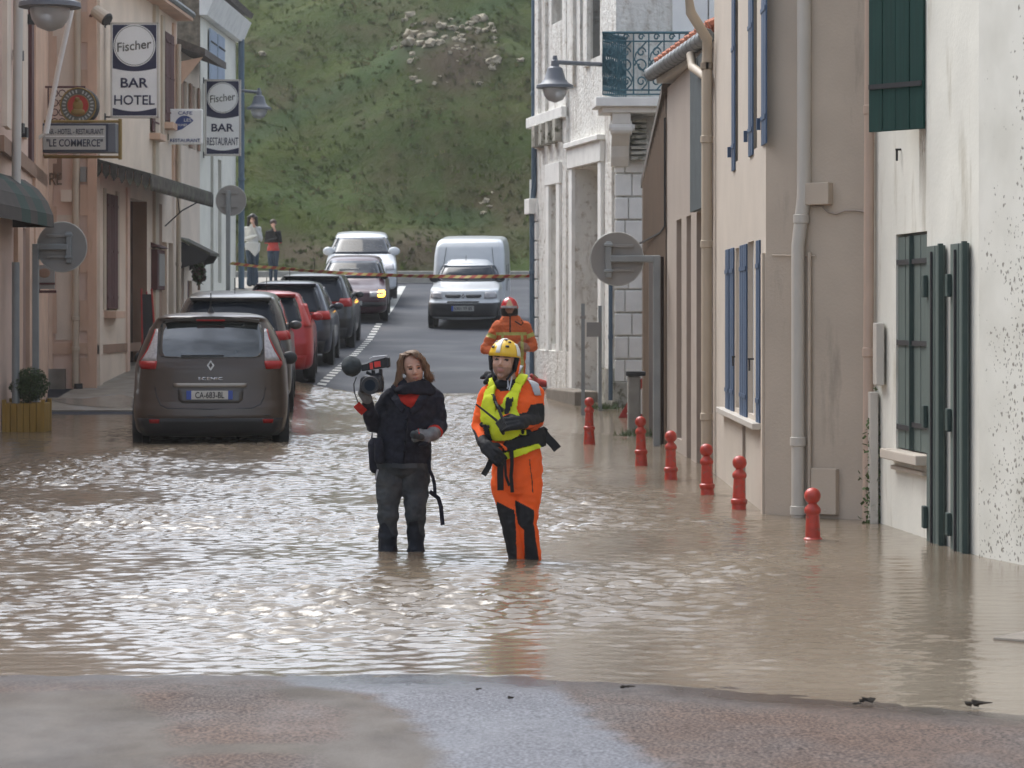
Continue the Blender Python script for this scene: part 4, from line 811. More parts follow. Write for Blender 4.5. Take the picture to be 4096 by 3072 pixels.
# ================================================================ street lamps
def lamp(c, dia, arm_to, lab, arm_drop=0):
    c = Vector(c); s = dia / .53; r = thing('street_lamp', lab, 'street lamp', arm_to)
    mb = MB(); mb.lathe([(.03 * s, .38 * s), (.055 * s, .36 * s), (.06 * s, .28 * s), (.11 * s, .25 * s), (.15 * s, .10 * s), (.20 * s, .04 * s), (.265 * s, .01 * s), (.27 * s, -.03 * s), (.24 * s, -.035 * s)], c, 24); mb.build('lamp_shade', 'lamp_metal', r, smooth=True)
    mb = MB(); mb.lathe([(.17 * s, -.03 * s), (.175 * s, -.06 * s), (.16 * s, -.13 * s), (.11 * s, -.20 * s), (.02 * s, -.235 * s)], c, 20); mb.build('globe', 'frost', r, smooth='all')
    mb = MB(); t = c + Vector((0, 0, .34 * s)); e = Vector(arm_to); mb.tube([t, e], .032, 8); mb.lathe([(.03, -.08), (.045, 0), (.03, .09)], t, 10); mb.box(e, (.05, .14, .3)); mb.build('arm', 'lamp_metal', r)
lamp(P(555, 86, 38), .53, (1.32, 38.4, CH - (62 - HZ) * 38 / F), 'grey bell street lamp on an arm left of the wrought iron balcony')
lamp(P(259, 108, 57.5), .53, (-6.42, 57.6, zat(88, 57.5)), 'distant grey bell street lamp on the far white house at the left')
lamp(P(50, 4, 27), .62, (-6.25, 27, zat(-14, 27)), 'grey bell street lamp cut by the top left corner of the view')
# ================================================================ buildings, left side
def FX(z): return -8.35 + .033 * z
def zpx(px): return 8.35 / ((512 - px) / F + .033)     # depth where the left facade line meets a pixel column
# --- L0/L1 pink house, nearest left
l1 = thing('pink_house', 'pink rendered house with brown shutters at the left edge of the flooded street', 'house', (-9, 30, -.2))
Aa, Ba = (-6.6, 35.3), (-7.62, 43.9)
mb = MB(); facade(mb, (-6.35, 17), (-6.62, 35.3), -.4, 8, [(15.2, 16.3, .9, 2.6, .15)], nrm=(1, 0)); la = on_line(22, Aa, Ba) * dist2(Aa, Ba)
facade(mb, (-6.62, 35.3), Ba, -.4, 8, [(on_line(20, Aa, Ba) * 8.66, on_line(27, Aa, Ba) * 8.66, .35, 2.75, .15)], nrm=(1, 0)); facade(mb, (-12, 17), (-6.35, 17), -.4, 8, nrm=(0, -1)); mb.add([(-6.35, 17, 8), (-12, 17, 8), (-12, 44, 8), (-7.6, 44, 8)], [(0, 1, 2, 3)]); mb.build('wall', 'pink_render', l1)
def pA(px, d=0):
    q = PL(px, Aa, Ba); u = Vector((Ba[0] - Aa[0], Ba[1] - Aa[1], 0)).normalized(); n = Vector((-u.y, u.x, 0)); n = n if n.x > 0 else -n; return Vector((q[0] + n.x * d, q[1] + n.y * d, 0))
def stripA(name, px0, px1, z0, z1, pr, m, par=l1):
    a, b, c, d = pA(px0, -.02), pA(px1, -.02), pA(px1, pr), pA(px0, pr); mb = MB(); mb.hexa([Vector((v.x, v.y, z)) for z in (z0, z1) for v in (a, b, c, d)]); return mb.build(name, m, par)
a, b = pA(20, -.12), pA(27, -.12); mb = MB(); mb.add([(a.x, a.y, .3), (b.x, b.y, .3), (b.x, b.y, 2.8), (a.x, a.y, 2.8)], [(0, 1, 2, 3)]); mb.build('door', 'maroon', l1)
for px0, px1, z0, z1, m_ in ((15, 20, -.2, 3.0, 'orange_paint'), (27, 31, -.2, 3.0, 'orange_paint'), (33, 45, -.2, 8, 'orange_paint'), (1, 45, 3.55, 3.75, 'band_brown'), (29, 31.5, 3.75, 8, 'maroon'), (15, 17, 3.75, 8, 'maroon'), (20, 25, 4.0, 8, 'cream_render'), (4, 8, 3.9, 6.5, 'cream_render')): stripA('trim', px0, px1, z0, z1, .04, m_)
for px, z in ((9, 6.0), (25, 5.7), (13, 4.95), (14, 4.0), (18, 4.0)):
    a = pA(px, .07); mb = MB(); mb.box((a.x, a.y, z), (.12, .16, .13)); mb.build('shutter_catch', 'iron', l1)
pipe('drainpipe', [tuple(pA(9.5, .08).xy) + (-.3,), tuple(pA(9.5, .08).xy) + (2.2,)], .05, 'grey_metal', 'pale grey downpipe low on the pink house beside the yellow planter')
pipe('drainpipe', [tuple(pA(8, .1).xy) + (2.9,), tuple(pA(9.5, .1).xy) + (4.5,), tuple(pA(14, .1).xy) + (8,)], .06, 'pale_metal', 'pale pipe slanting up the pink house above the striped awning')
sw = MB(); sw.box((-6.56, 32.9, 1.75), (.05, .9, 1.5)); sw.build('shutter', 'grey_green', l1)
# awning
aw = thing('awning', 'small folded awning with dark green and taupe stripes on the pink house', 'awning', (-6.6, 34, 2.6))
segs = [(-6, 22, 'awning_brown'), (22, 31, 'awning_green'), (31, 38, 'awning_brown'), (38, 47, 'awning_green'), (47, 54, 'awning_brown')]
def awn(px, prof):   # section of the awning where its outer edge meets a column
    Y = 6.1 * F / (512 - px); return [Vector((-6.64 + dx * .95, Y, z)) for dx, z in prof]
prof = [(-.02, 3.34), (.16, 3.30), (.34, 3.18), (.47, 3.02), (.55, 2.84), (.56, 2.68)]
for i, (a, b, m_) in enumerate(segs):
    mb = MB(); k = 4; pa, pb = awn(a, prof), awn(b, prof); n_ = len(prof)
    for j in range(n_ - 1): mb.add([pa[j], pb[j], pb[j + 1], pa[j + 1]], [(0, 1, 2, 3)])
    if i == len(segs) - 1: mb.add(pb + [pb[0] - Vector((0, 0, .66))], [tuple(range(n_ + 1))])
    o = mb.build('stripe', m_, aw, recalc=False); md = o.modifiers.new('s', 'SOLIDIFY'); md.thickness = .01
# --- L2 cream hotel: end wall (facing camera) and street facade
l2 = thing('hotel_building', 'cream and pink two storey hotel building carrying the hanging signs', 'building', (-9, 48, .3))
Z0 = 44.0; XE = FX(Z0) ; X97 = FX(Z0) + .004
Z1 = 52.7
ops = []
def zz_(px): return zpx(px) - Z0
ops = [(zz_(104.5), zz_(115), CH + (HZ - 310) * 45.6 / F + .0, CH + (HZ - 194) * 45.6 / F, .12), (zz_(128), zz_(147), .5, CH + (HZ - 199) * 48 / F, .28),
       (zz_(150), zz_(156), 4.9, 6.7, .12), (zz_(163), zz_(171.5), CH + (HZ - 121) * 51 / F, CH + (HZ - 30) * 51 / F, .12), (zz_(160), zz_(167), .7, 2.9, .15), (zz_(168.5), zz_(173), .7, 2.9, .15)]
mb = MB(); facade(mb, (X97, Z0), (FX(Z1), Z1), -.2, 7.45, ops, nrm=(1, 0)); mb.build('street_wall', 'cream_render', l2)
mb = MB(); facade(mb, (-12, Z0), (X97, Z0), -.2, 9, nrm=(0, -1)); mb.build('end_wall', 'pink_render', l2)
mb = MB(); mb.add([(X97, Z0, 7.45), (FX(Z1), Z1, 7.45), (-14, Z1, 10), (-14, Z0, 10)], [(0, 1, 2, 3)]); mb.build('roof', 'tile_grey', l2)
def strip2(name, px0, px1, z0, z1, pr, m, par=l2, bev=0):
    za, zb = zpx(px0), zpx(px1); mb = MB(); mb.hexa([(FX(za) - .02, za, z0), (FX(zb) - .02, zb, z0), (FX(zb) + pr, zb, z0), (FX(za) + pr, za, z0), (FX(za) - .02, za, z1), (FX(zb) - .02, zb, z1), (FX(zb) + pr, zb, z1), (FX(za) + pr, za, z1)]); return mb.build(name, m, par, bevel=bev)
def ew(name, px0, px1, z0, z1, pr, m, par=l2):   # strip on end wall
    x0, x1 = (px0 - 512) / F * Z0, (px1 - 512) / F * Z0; mb = MB(); mb.box(((x0 + x1) / 2, Z0 - pr / 2 + .01, (z0 + z1) / 2), (x1 - x0, pr + .02, z1 - z0)); return mb.build(name, m, par)
ew('pilaster', 88, 97, -.1, 9, .05, 'orange_paint'); ew('pilaster', 43, 53, .6, 9, .04, 'orange_paint'); ew('base_band', 45, 88, CH - (354 - HZ) * Z0 / F, CH - (343 - HZ) * Z0 / F, .03, 'orange_paint')
for k in range(9): ew('toothed_block', 80, 88, .3 + .95 * k, .3 + .95 * k + .5, .035, 'orange_paint')
for k in range(5): ew('toothed_block', 53, 57, 1.2 + 1.4 * k, 1.9 + 1.4 * k, .035, 'orange_paint')
ew('brown_patch', 40, 62, CH + (HZ - 178) * Z0 / F, CH + (HZ - 156) * Z0 / F, .02, 'band_brown'); ew('corner_base', 44, 66, .25, .62, .06, 'step_stone')
ew('pale_panel', 53, 75, CH + (HZ - 100) * Z0 / F, 9, .02, 'cream_render'); ew('pale_panel', 56, 79, CH + (HZ - 340) * Z0 / F, CH + (HZ - 215) * Z0 / F, .02, 'cream_render')
ew('notice', 80.5, 86.5, CH + (HZ - 182) * Z0 / F, CH + (HZ - 167) * Z0 / F, .04, 'sign_back'); ew('meter_box', 62, 73, CH + (HZ - 202) * Z0 / F, CH + (HZ - 190) * Z0 / F, .12, 'cream_render')
text('TRE', .34, .2, (P(52, 179, Z0).x, Z0 - .05, P(52, 179, Z0).z), 'brown_wood', l2, bold=.01)
p = P(75.5, 380, Z0 - .09); pipe('drainpipe', [(p.x, p.y, .32), (p.x, p.y, 3.6), (p.x + .03, p.y, 5), (p.x + .03, p.y, 9)], .058, 'cream_metal', 'cream downpipe on the pink end wall below the round brewery sign', joints=(.95, 1.45, 2.9))
mb = MB(); mb.lathe([(.07, -.05), (.075, .0), (.07, .08)], (p.x + .05, p.y - .03, .3), 10); tag(mb.build('drain_shoe', 'iron', loc=(p.x, p.y, .25)), 'dark iron drain shoe at the foot of the cream downpipe', 'drain')
# facade features
zt2 = lambda y, px: CH + (HZ - y) * zpx(px) / F
strip2('base_band', 97, 177, zt2(354, 97), zt2(345, 97), .035, 'band_brown')
strip2('pilaster', 152.5, 156, .4, 7.4, .06, 'cream_metal'); strip2('pilaster', 97, 100, .2, 7.4, .05, 'cream_render')
for px0, px1, z0, z1, m_ in ((101.8, 104.3, zt2(310, 110), zt2(190, 110), 'cream_metal'), (115.2, 117.4, zt2(310, 110), zt2(190, 110), 'cream_metal'), (125.5, 128, .5, 3.75, 'pink_render'), (171.8, 174, 3.9, 7.2, 'orange_paint'), (160.5, 163, 4.9, 7.2, 'cream_metal'), (157, 160, .5, 3.6, 'band_brown')): strip2('frame', px0, px1, z0, z1, .04, m_)
for o_, nm, mm in ((ops[0], 'window', 'maroon'), (ops[1], 'door', 'glass_dark'), (ops[2], 'window', 'maroon'), (ops[3], 'window', 'maroon'), (ops[4], 'window', 'band_brown'), (ops[5], 'window', 'glass_dark')):
    za, zb = Z0 + o_[0], Z0 + o_[1]; d = o_[4] - .02; mb = MB(); mb.add([(FX(za) - d, za, o_[2]), (FX(zb) - d, zb, o_[2]), (FX(zb) - d, zb, o_[3]), (FX(za) - d, za, o_[3])], [(0, 1, 2, 3)]); w_ = mb.build(nm, mm, l2)
    if nm == 'window' and mm == 'maroon':
        zm = (za + zb) / 2
        for p0, p1 in ((za, zm - .02), (zm + .02, zb)): leaf(w_, (FX(p0) + .04, p0), (FX(p1) + .04, p1), o_[2] + .02, o_[3] - .02, 'maroon', th=.03, bars=(.1, .5, .9), hinge='maroon', fn=(1, 0))
        mb = MB(); mb.box((FX(zm) + .08, zm, o_[2] - .08), (.22, zb - za + .1, .12)); mb.build('sill', 'orange_paint', w_, bevel=.01)
    if nm == 'door':
        mb = MB(); mb.box((FX(za) - .24, (za + zb) / 2, zt2(217, 135)), (.04, zb - za, .06)); mb.box((FX(za) - .24, (za + zb) / 2 + .0, 1.9), (.04, .07, 2.6)); mb.build('frame', 'maroon', w_)
        mb = MB(); mb.box((FX(za) - .22, za + .35, 2.05), (.015, .3, .26)); mb.build('notice', 'sign_white', w_)
        mb = MB(); mb.tube([(FX(zb) + .0, zb - .12, 1.42), (FX(zb) + .12, zb - .16, 1.36)], .014, 6); mb.build('handle', 'chrome', w_)
# reveal panel at far side of the door
mb = MB(); za = zpx(147); mb.add([(FX(za) - .27, za - .012, .5), (FX(za) + .0, za - .012, .5), (FX(za) + .0, za - .012, 3.6), (FX(za) - .27, za - .012, 3.6)], [(0, 1, 2, 3)]); mb.build('door_reveal', 'band_brown', l2)
# canopy (marquise)
cz0, cz1 = 44.1, 51.2; hw, ho = 4.1, 3.85; cp = thing('canopy', 'long dark canopy with scalloped fringe along the cream hotel front', 'canopy', (FX(47), 47, 3.8))
mb = MB(); mb.hexa([(FX(cz0), cz0, hw - .05), (FX(cz1), cz1, hw - .05), (FX(cz1) + .92, cz1, ho - .05), (FX(cz0) + .92, cz0, ho - .05), (FX(cz0), cz0, hw), (FX(cz1), cz1, hw), (FX(cz1) + .92, cz1, ho), (FX(cz0) + .92, cz0, ho)]); mb.build('roof', 'canopy_dark', cp)
mb = MB(); n_ = 46
def fringe(mb, a, b, n_, d=.2):
    a, b = Vector(a), Vector(b)
    for i in range(n_):
        p, q = a.lerp(b, i / n_), a.lerp(b, (i + .86) / n_); m_ = (p + q) / 2; dd = Vector((0, 0, d)); mb.add([p, q, q - dd * .6, m_ - dd, p - dd * .6], [(0, 1, 2, 3, 4)])
fringe(mb, (FX(cz0) + .92, cz0, ho - .04), (FX(cz1) + .92, cz1, ho - .04), n_, .25); fringe(mb, (FX(cz0), cz0, hw - .05), (FX(cz0) + .92, cz0, ho - .05), 7, .25); o = mb.build('fringe', 'canopy_dark', cp, recalc=False); md = o.modifiers.new('s', 'SOLIDIFY'); md.thickness = .02
for z in (51.1,): mb = MB(); mb.tube([(FX(z) + .02, z, 3.2), (FX(z) + .35, z, 3.5), (FX(z) + .85, z, ho - .08)], .014, 6); mb.tube([(FX(z) + .25, z, 3.9), (FX(z) + .3, z, 3.45)], .01, 5); mb.build('bracket', 'iron', cp)
# little door canopy with hanging basket beyond
cp = thing('canopy', 'small dark door canopy on scrolled bracket near the end of the hotel row', 'canopy', (FX(53.6), 53.6, 2.6))
mb = MB(); z0, z1 = 52.9, 54.2; mb.hexa([(FX(z0), z0, 3.0), (FX(z1), z1, 3.0), (FX(z1) + .62, z1, 2.68), (FX(z0) + .62, z0, 2.68), (FX(z0), z0, 3.05), (FX(z1), z1, 3.05), (FX(z1) + .62, z1, 2.74), (FX(z0) + .62, z0, 2.74)]); mb.build('roof', 'canopy_dark', cp)
for z in (z0, z1): mb = MB(); mb.prism([(FX(z) + .01, z, 2.98), (FX(z) + .58, z, 2.68), (FX(z) + .5, z, 2.55), (FX(z) + .28, z, 2.5), (FX(z) + .12, z, 2.45), (FX(z) + .01, z, 2.4)], (0, .03, 0)); mb.build('bracket', 'iron', cp)
hb = P(199, 274, 53.2); bush('hanging_basket', hb, (.14, .17, .22), 400, ['leaf', 'maroon'], 'dark hanging basket of plants below the small door canopy', 'basket', 5, .05)
mb = MB(); mb.tube([hb + Vector((0, 0, .2)), (FX(53.2) + .3, 53.2, 2.75)], .01, 5); tag(mb.build('chain', 'iron', loc=hb), 'dark chain carrying the hanging basket', 'chain')
# gutter / eave of L2
mb = MB(); mb.tube([(FX(44) + .3, 44, 7.42), (FX(Z1) + .3, Z1, 7.42)], .07, 8); mb.build('gutter', 'zinc', l2); mb = MB(); mb.hexa([(FX(44), 44, 7.3), (FX(Z1), Z1, 7.3), (FX(Z1) + .32, Z1, 7.3), (FX(44) + .32, 44, 7.3), (FX(44), 44, 7.5), (FX(Z1), Z1, 7.5), (FX(Z1) + .32, Z1, 7.42), (FX(44) + .32, 44, 7.42)]); mb.build('eave', 'orange_paint', l2)
# --- L3 lower cream house
l3 = thing('cream_house', 'low cream house with red brown shutters between the hotel and the white house', 'house', (-9, 54, .5)); Z2 = 55.7
ops3 = [(zpx(183) - Z1, zpx(187) - Z1, 4.9, 6.2, .1), (zpx(192) - Z1, zpx(195.5) - Z1, 4.9, 6.2, .1), (zpx(180) - Z1, zpx(184) - Z1, .9, 2.8, .1), (zpx(187.5) - Z1, zpx(192) - Z1, .9, 2.2, .1)]
mb = MB(); facade(mb, (FX(Z1), Z1), (FX(Z2), Z2), 0, 6.75, ops3, nrm=(1, 0)); mb.build('wall', 'cream_render', l3)
for o_ in ops3:
    za, zb = Z1 + o_[0], Z1 + o_[1]; mb = MB(); mb.box((FX(za) - .06, (za + zb) / 2, (o_[2] + o_[3]) / 2), (.04, zb - za, o_[3] - o_[2])); w_ = mb.build('window', 'glass_dark' if o_[2] > 3 else 'maroon', l3)
    if o_[2] > 3:
        mb = MB()
        for zq in (za - .3, zb + .3): mb.box((FX(zq) + .03, zq, (o_[2] + o_[3]) / 2), (.03, .28, o_[3] - o_[2]))
        mb.build('shutter', 'band_brown', w_)
mb = MB(); mb.hexa([(FX(Z1) - 3, Z1, 7.9), (FX(Z2) - 3, Z2, 7.9), (FX(Z2) + .55, Z2, 6.62), (FX(Z1) + .55, Z1, 6.62), (FX(Z1) - 3, Z1, 8.1), (FX(Z2) - 3, Z2, 8.1), (FX(Z2) + .55, Z2, 6.76), (FX(Z1) + .55, Z1, 6.76)]); mb.build('roof', 'tile_grey', l3)
mb = MB(); mb.prism([(FX(Z1) + .02, Z1 + .05, 6.5), (FX(Z1) + .5, Z1 + .05, 6.6), (FX(Z1) + .02, Z1 + .05, 6.0)], (0, .06, 0)); mb.build('eave_bracket', 'orange_paint', l3)
p = zpx(173.5); pipe('drainpipe', [(FX(p) + .1, p, .8), (FX(p) + .1, p, 6.8)], .05, 'cream_metal', 'cream downpipe between the hotel and the low cream house', joints=(2.5, 4.5))
# --- L4 far white house
l4 = thing('far_white_house', 'tall white house with pale blue shutters closing the left row before the hill', 'house', (-9, 58, 1)); Z3 = 61.2
o4 = [(zpx(210.5) - Z2, zpx(213.5) - Z2, 1.9, 5.2, .15), (zpx(218) - Z2, zpx(221.5) - Z2, 2.2, 4.9, .15)]
mb = MB(); facade(mb, (FX(Z2), Z2), (FX(Z3), Z3), 0, 8.2, o4, nrm=(1, 0)); facade(mb, (FX(Z3), Z3), (-16, Z3), 0, 8.2, nrm=(0, 1)); mb.build('wall', 'far_white', l4)
mb = MB(); mb.add([(FX(Z2) + .01, Z2 - .02, 6), (-16, Z2 - .02, 6), (-16, Z2 - .02, 12), (FX(Z2) + .01, Z2 - .02, 8.2)], [(0, 1, 2, 3)]); mb.build('gable_wall', 'rubble', l4)
mb = MB(); mb.add([(FX(Z2) + .35, Z2 - .2, 8.3), (FX(Z3) + .35, Z3 + .2, 8.3), (-16, Z3, 12.2), (-16, Z2 - .2, 12.2)], [(0, 1, 2, 3)]); o = mb.build('roof', 'tile_grey', l4); md = o.modifiers.new('s', 'SOLIDIFY'); md.thickness = .12
mb = MB(); mb.hexa([(FX(Z2), Z2 - .1, 7.75), (FX(Z3), Z3 + .1, 7.75), (FX(Z3) + .16, Z3 + .1, 7.75), (FX(Z2) + .16, Z2 - .1, 7.75), (FX(Z2), Z2 - .1, 8.2), (FX(Z3), Z3 + .1, 8.2), (FX(Z3) + .35, Z3 + .1, 8.2), (FX(Z2) + .35, Z2 - .1, 8.2)]); mb.build('cornice', 'white_stone', l4)
for o_ in o4:
    za, zb = Z2 + o_[0], Z2 + o_[1]; mb = MB(); mb.box((FX(za) - .1, (za + zb) / 2, (o_[2] + o_[3]) / 2), (.04, zb - za, o_[3] - o_[2])); mb.build('window', 'glass_dark', l4)
for px0, px1 in ((207.5, 214), (215.5, 222)):
    za, zb = zpx(px0), zpx(px1); leaf(l4, (FX(za) + .05, za), (FX(zb) + .05, zb), 5.75, 7.6, 'pale_blue', th=.04, bars=(.15, .85), hinge='iron', fn=(1, 0))
p = 61.1; pipe('drainpipe', [(FX(p) + .14, p, 1.5), (FX(p) + .14, p, 7.8)], .07, 'blue_pipe', 'blue grey downpipe on the far corner of the tall white house', joints=(3.1, 4.6))
# menu case, easel
za = zpx(151); mb = MB(); z1 = zpx(160.5); mb.box((FX(za) + .06, (za + z1) / 2, 2.35), (.12, z1 - za, .75)); mb.prism([(FX(za), za - .05, 2.86), (FX(za) + .2, za - .05, 2.76), (FX(za) + .0, za - .05, 2.76)], (0, z1 - za + .1, 0)); r = thing('menu_case', 'dark framed menu case on the hotel wall beside the door', 'menu case', (FX(za), za, 1.9)); mb.build('frame', 'maroon', r, bevel=.01); mb = MB(); mb.box((FX(za) + .13, (za + z1) / 2, 2.35), (.015, (z1 - za) * .75, .6)); mb.build('sheet', 'sign_back', r)
e = P(151, 310, 47.6); r = thing('menu_easel', 'narrow red framed chalkboard easel standing by the hotel door', 'easel', (e.x, e.y, gz(e.x, e.y)))
mb = MB(); zb = gz(e.x, e.y)
for sx in (-.13, .13): mb.tube([(e.x + sx, e.y - .15, zb), (e.x + sx * .7 - .08, e.y, zb + 1.45)], .018, 6)
mb.tube([(e.x, e.y + .35, zb), (e.x - .08, e.y, zb + 1.4)], .015, 6); mb.build('legs_frame', 'sign_red', r); mb = MB(); mb.hexa([(e.x - .11, e.y - .11, zb + .35), (e.x + .11, e.y - .11, zb + .35), (e.x + .11, e.y - .08, zb + .35), (e.x - .11, e.y - .08, zb + .35), (e.x - .17, e.y - .02, zb + 1.35), (e.x + .02, e.y - .02, zb + 1.35), (e.x + .02, e.y + .01, zb + 1.35), (e.x - .17, e.y + .01, zb + 1.35)]); mb.build('board', 'iron', r)
# ================================================================ hanging signs
def bracket(mb, x0, x1, y, z, r=.015): mb.tube([(x0, y, z), (x1, y, z)], r, 6); mb.box((x0, y, z), (.03, .1, .12))
def tall_sign(px0, px1, py0, py1, Y, words, lab):
    a, b = P(px0, py0, Y), P(px1, py1, Y); w, h = b.x - a.x, a.z - b.z; cx, cz = (a.x + b.x) / 2, (a.z + b.z) / 2; r = thing('hanging_sign', lab, 'sign', (cx, Y, b.z)); y = Y - .06
    mb = MB(); mb.box((cx, Y, cz), (w, .12, h)); mb.build('sign_box', 'sign_white', r, bevel=.008); mb = MB()
    for s in (-1, 1): mb.box((cx + s * (w / 2 + .004), Y, cz), (.03, .135, h + .03)); mb.box((cx, Y, cz + s * (h / 2 + .004)), (w + .03, .135, .03))
    mb.build('frame', 'pale_metal', r)
    mb = MB(); top = a.z - .02; bot = a.z - h * .505; pts = [(cx - w / 2 + .02, y - .003, top), (cx - w / 2 + .02, y - .003, bot + .04)] + [(cx - w / 2 + .02 + (w - .04) * t / 12, y - .003, bot + .04 - .05 * math.sin(math.pi * t / 12)) for t in range(1, 12)] + [(cx + w / 2 - .02, y - .003, bot + .04), (cx + w / 2 - .02, y - .003, top)]; mb.prism(pts, (0, .004, 0)); mb.build('navy_panel', 'navy', r); mb = MB()
    zb = b.z + .02; pts = [(cx - w / 2 + .02, y - .003, zb), (cx - w / 2 + .02, y - .003, zb + .13)] + [(cx - w / 2 + .02 + (w - .04) * t / 12, y - .003, zb + .13 - .06 * math.sin(math.pi * t / 12)) for t in range(1, 12)] + [(cx + w / 2 - .02, y - .003, zb + .13), (cx + w / 2 - .02, y - .003, zb)]; mb.prism(pts, (0, .004, 0)); mb.build('navy_panel', 'navy', r)
    R_ = w * .455; c = (cx, y - .008, a.z - h * .235); mb = MB(); mb.lathe([(R_, -.003), (R_, .002)], c, 40, 'Y'); mb.build('roundel', 'sign_white', r)
    mb = MB(); mb.tube([(cx + math.cos(t * math.pi / 20) * R_ * .94, y - .013, c[2] + math.sin(t * math.pi / 20) * R_ * .94) for t in range(41)], .005, 4); mb.build('ring', 'ring_grey', r)
    t_ = text('Fischer', w * .74, h * .10, (cx, y - .016, c[2]), 'ring_grey', r, 'script_lettering', bold=.01)
    sv = [v for v in t_.data.vertices]
    for v in sv: v.co.z += (v.co.x) * .12 + 0; v.co.x += 0
    text(words[0], w * (.66 if words[1] != 'HOTEL' else .60), h * .105, (cx, y - .006, a.z - h * .635), 'navy', r, bold=.02); text(words[1], w * (.88 if words[1] == 'HOTEL' else .92), h * .105, (cx, y - .006, a.z - h * .82), 'navy', r, bold=.012 if words[1] == 'HOTEL' else .004)
    xw = FX(Y)
    for z in (a.z - .0, b.z + .0): mb = MB(); bracket(mb, xw, cx - w / 2, Y, z); mb.build('bracket', 'iron', r)
tall_sign(112, 158, 24, 117, 45.0, ('BAR', 'HOTEL'), 'tall white and navy hanging sign reading BAR HOTEL')
tall_sign(206, 240, 80.5, 155, 56.2, ('BAR', 'RESTAURANT'), 'tall white and navy hanging sign reading BAR RESTAURANT')
a, b = P(168, 109, 51.6), P(203, 144.5, 51.6); cx, cz, w, h = (a.x + b.x) / 2, (a.z + b.z) / 2, b.x - a.x, a.z - b.z; r = thing('hanging_sign', 'square white hanging sign reading CAFE RESTAURANT with a blue crescent', 'sign', (cx, 51.6, b.z))
mb = MB(); mb.box((cx, 51.6, cz), (w, .1, h)); mb.build('sign_box', 'sign_white', r, bevel=.03); text('CAFE', w * .4, h * .1, (cx, 51.54, cz + h * .38), 'sign_blue', r, bold=.01); text('RESTAURANT', w * .86, h * .1, (cx, 51.54, cz - h * .39), 'sign_blue', r, bold=.01)
mb = MB(); pts = []
for t in range(17): q = R(28) + R(185) * t / 16; pts.append((cx - .01 + math.cos(q) * .19, 51.545, cz + .02 + math.sin(q) * .19))
pts += [(cx - .06, 51.545, cz - .05), (cx + .07, 51.545, cz + .04)]; mb.prism(pts, (0, .004, 0)); mb.build('crescent', 'sign_blue', r); text('LES', .14, .06, (cx + .05, 51.538, cz + .125), 'sign_white', r); t_ = text('DUNES', .2, .045, (cx - .06, 51.538, cz + .03), 'sign_white', r)
for z in (.2, -.2): mb = MB(); bracket(mb, FX(51.6), cx - w / 2, 51.6, cz + z); mb.build('bracket', 'iron', r)
# le commerce box
Y = 41.6; a, b = P(42, 124, Y), P(109, 152, Y); cx, cz, w, h = (a.x + b.x) / 2, (a.z + b.z) / 2, b.x - a.x, a.z - b.z; r = thing('hanging_sign', 'wide grey and white box sign reading BAR HOTEL RESTAURANT in an ochre frame', 'sign', (cx, Y, b.z))
mb = MB(); mb.box((cx + .05, Y + .1, cz), (w + .12, .3, h + .02)); mb.build('sign_box', 'lamp_metal', r, bevel=.01)
mb = MB(); mb.box((cx, Y - .06, cz), (w, .02, h)); mb.build('border', 'plate_dark', r); mb = MB(); mb.box((cx - .005, Y - .074, cz), (w - .07, .01, h - .06)); mb.build('face', 'plate_grey', r, bevel=.005)
text('BAR - HOTEL - RESTAURANT', w * .86, h * .2, (cx, Y - .083, cz + h * .22), 'plate_dark', r, bold=.012); text('"LE COMMERCE"', w * .84, h * .28, (cx, Y - .083, cz - h * .18), 'plate_dark', r, bold=.015); mb = MB(); mb.box((cx, Y - .081, cz + h * .05), (w * .88, .004, .012)); mb.build('divider', 'sign_white', r)
mb = MB()
for z in (a.z + .06, b.z - .06): mb.tube([(-7.5, Y + .3, z), (cx + w / 2 + .12, Y + .3, z)], .025, 6)
mb.tube([(cx + w / 2 + .13, Y + .3, a.z + .1), (cx + w / 2 + .13, Y + .3, b.z - .1)], .03, 6); mb.tube([(cx + w / 2 + .13, Y + .3, b.z - .06), (cx - w / 2, Y - .0, b.z - .05)], .015, 5); mb.build('frame', 'gold', r)
# round sign with bracket
c = P(79, 106, 42.2); r = thing('round_sign', 'round dark sign with red centre and gold rim on a lattice bracket', 'sign', (c.x, c.y, c.z - .3)); R_ = 18.5 * 42.2 / F
mb = MB(); mb.lathe([(R_ * .96, -.08), (R_, -.06), (R_, .12), (R_ * .9, .14)], c + Vector((.02, 0, 0)), 32, 'Y'); mb.build('drum', 'iron', r, smooth=True); mb = MB(); mb.tube([c + Vector((math.cos(t * math.pi / 18) * R_ * .95, -.09, math.sin(t * math.pi / 18) * R_ * .95)) for t in range(37)], .012, 5); mb.tube([c + Vector((math.cos(t * math.pi / 18) * R_ * .58, -.1, math.sin(t * math.pi / 18) * R_ * .58)) for t in range(37)], .008, 5); mb.build('gold_rim', 'gold', r)
mb = MB(); mb.lathe([(R_ * .9, -.092), (R_ * .9, -.085)], c, 32, 'Y'); mb.build('outer_ring', 'ring_grey', r); mb = MB(); mb.lathe([(R_ * .56, -.104), (R_ * .56, -.09)], c, 32, 'Y'); mb.build('red_disc', 'sign_red', r)
mb = MB(); mb.ell(c + Vector((0, -.105, .0)), (R_ * .28, .02, R_ * .34)); mb.ell(c + Vector((-.01, -.11, R_ * .32)), (R_ * .14, .02, R_ * .14)); mb.ell(c + Vector((0, -.105, -.1)), (R_ * .38, .02, R_ * .2)); mb.build('emblem', 'gold', r, smooth=True)
mb = MB()
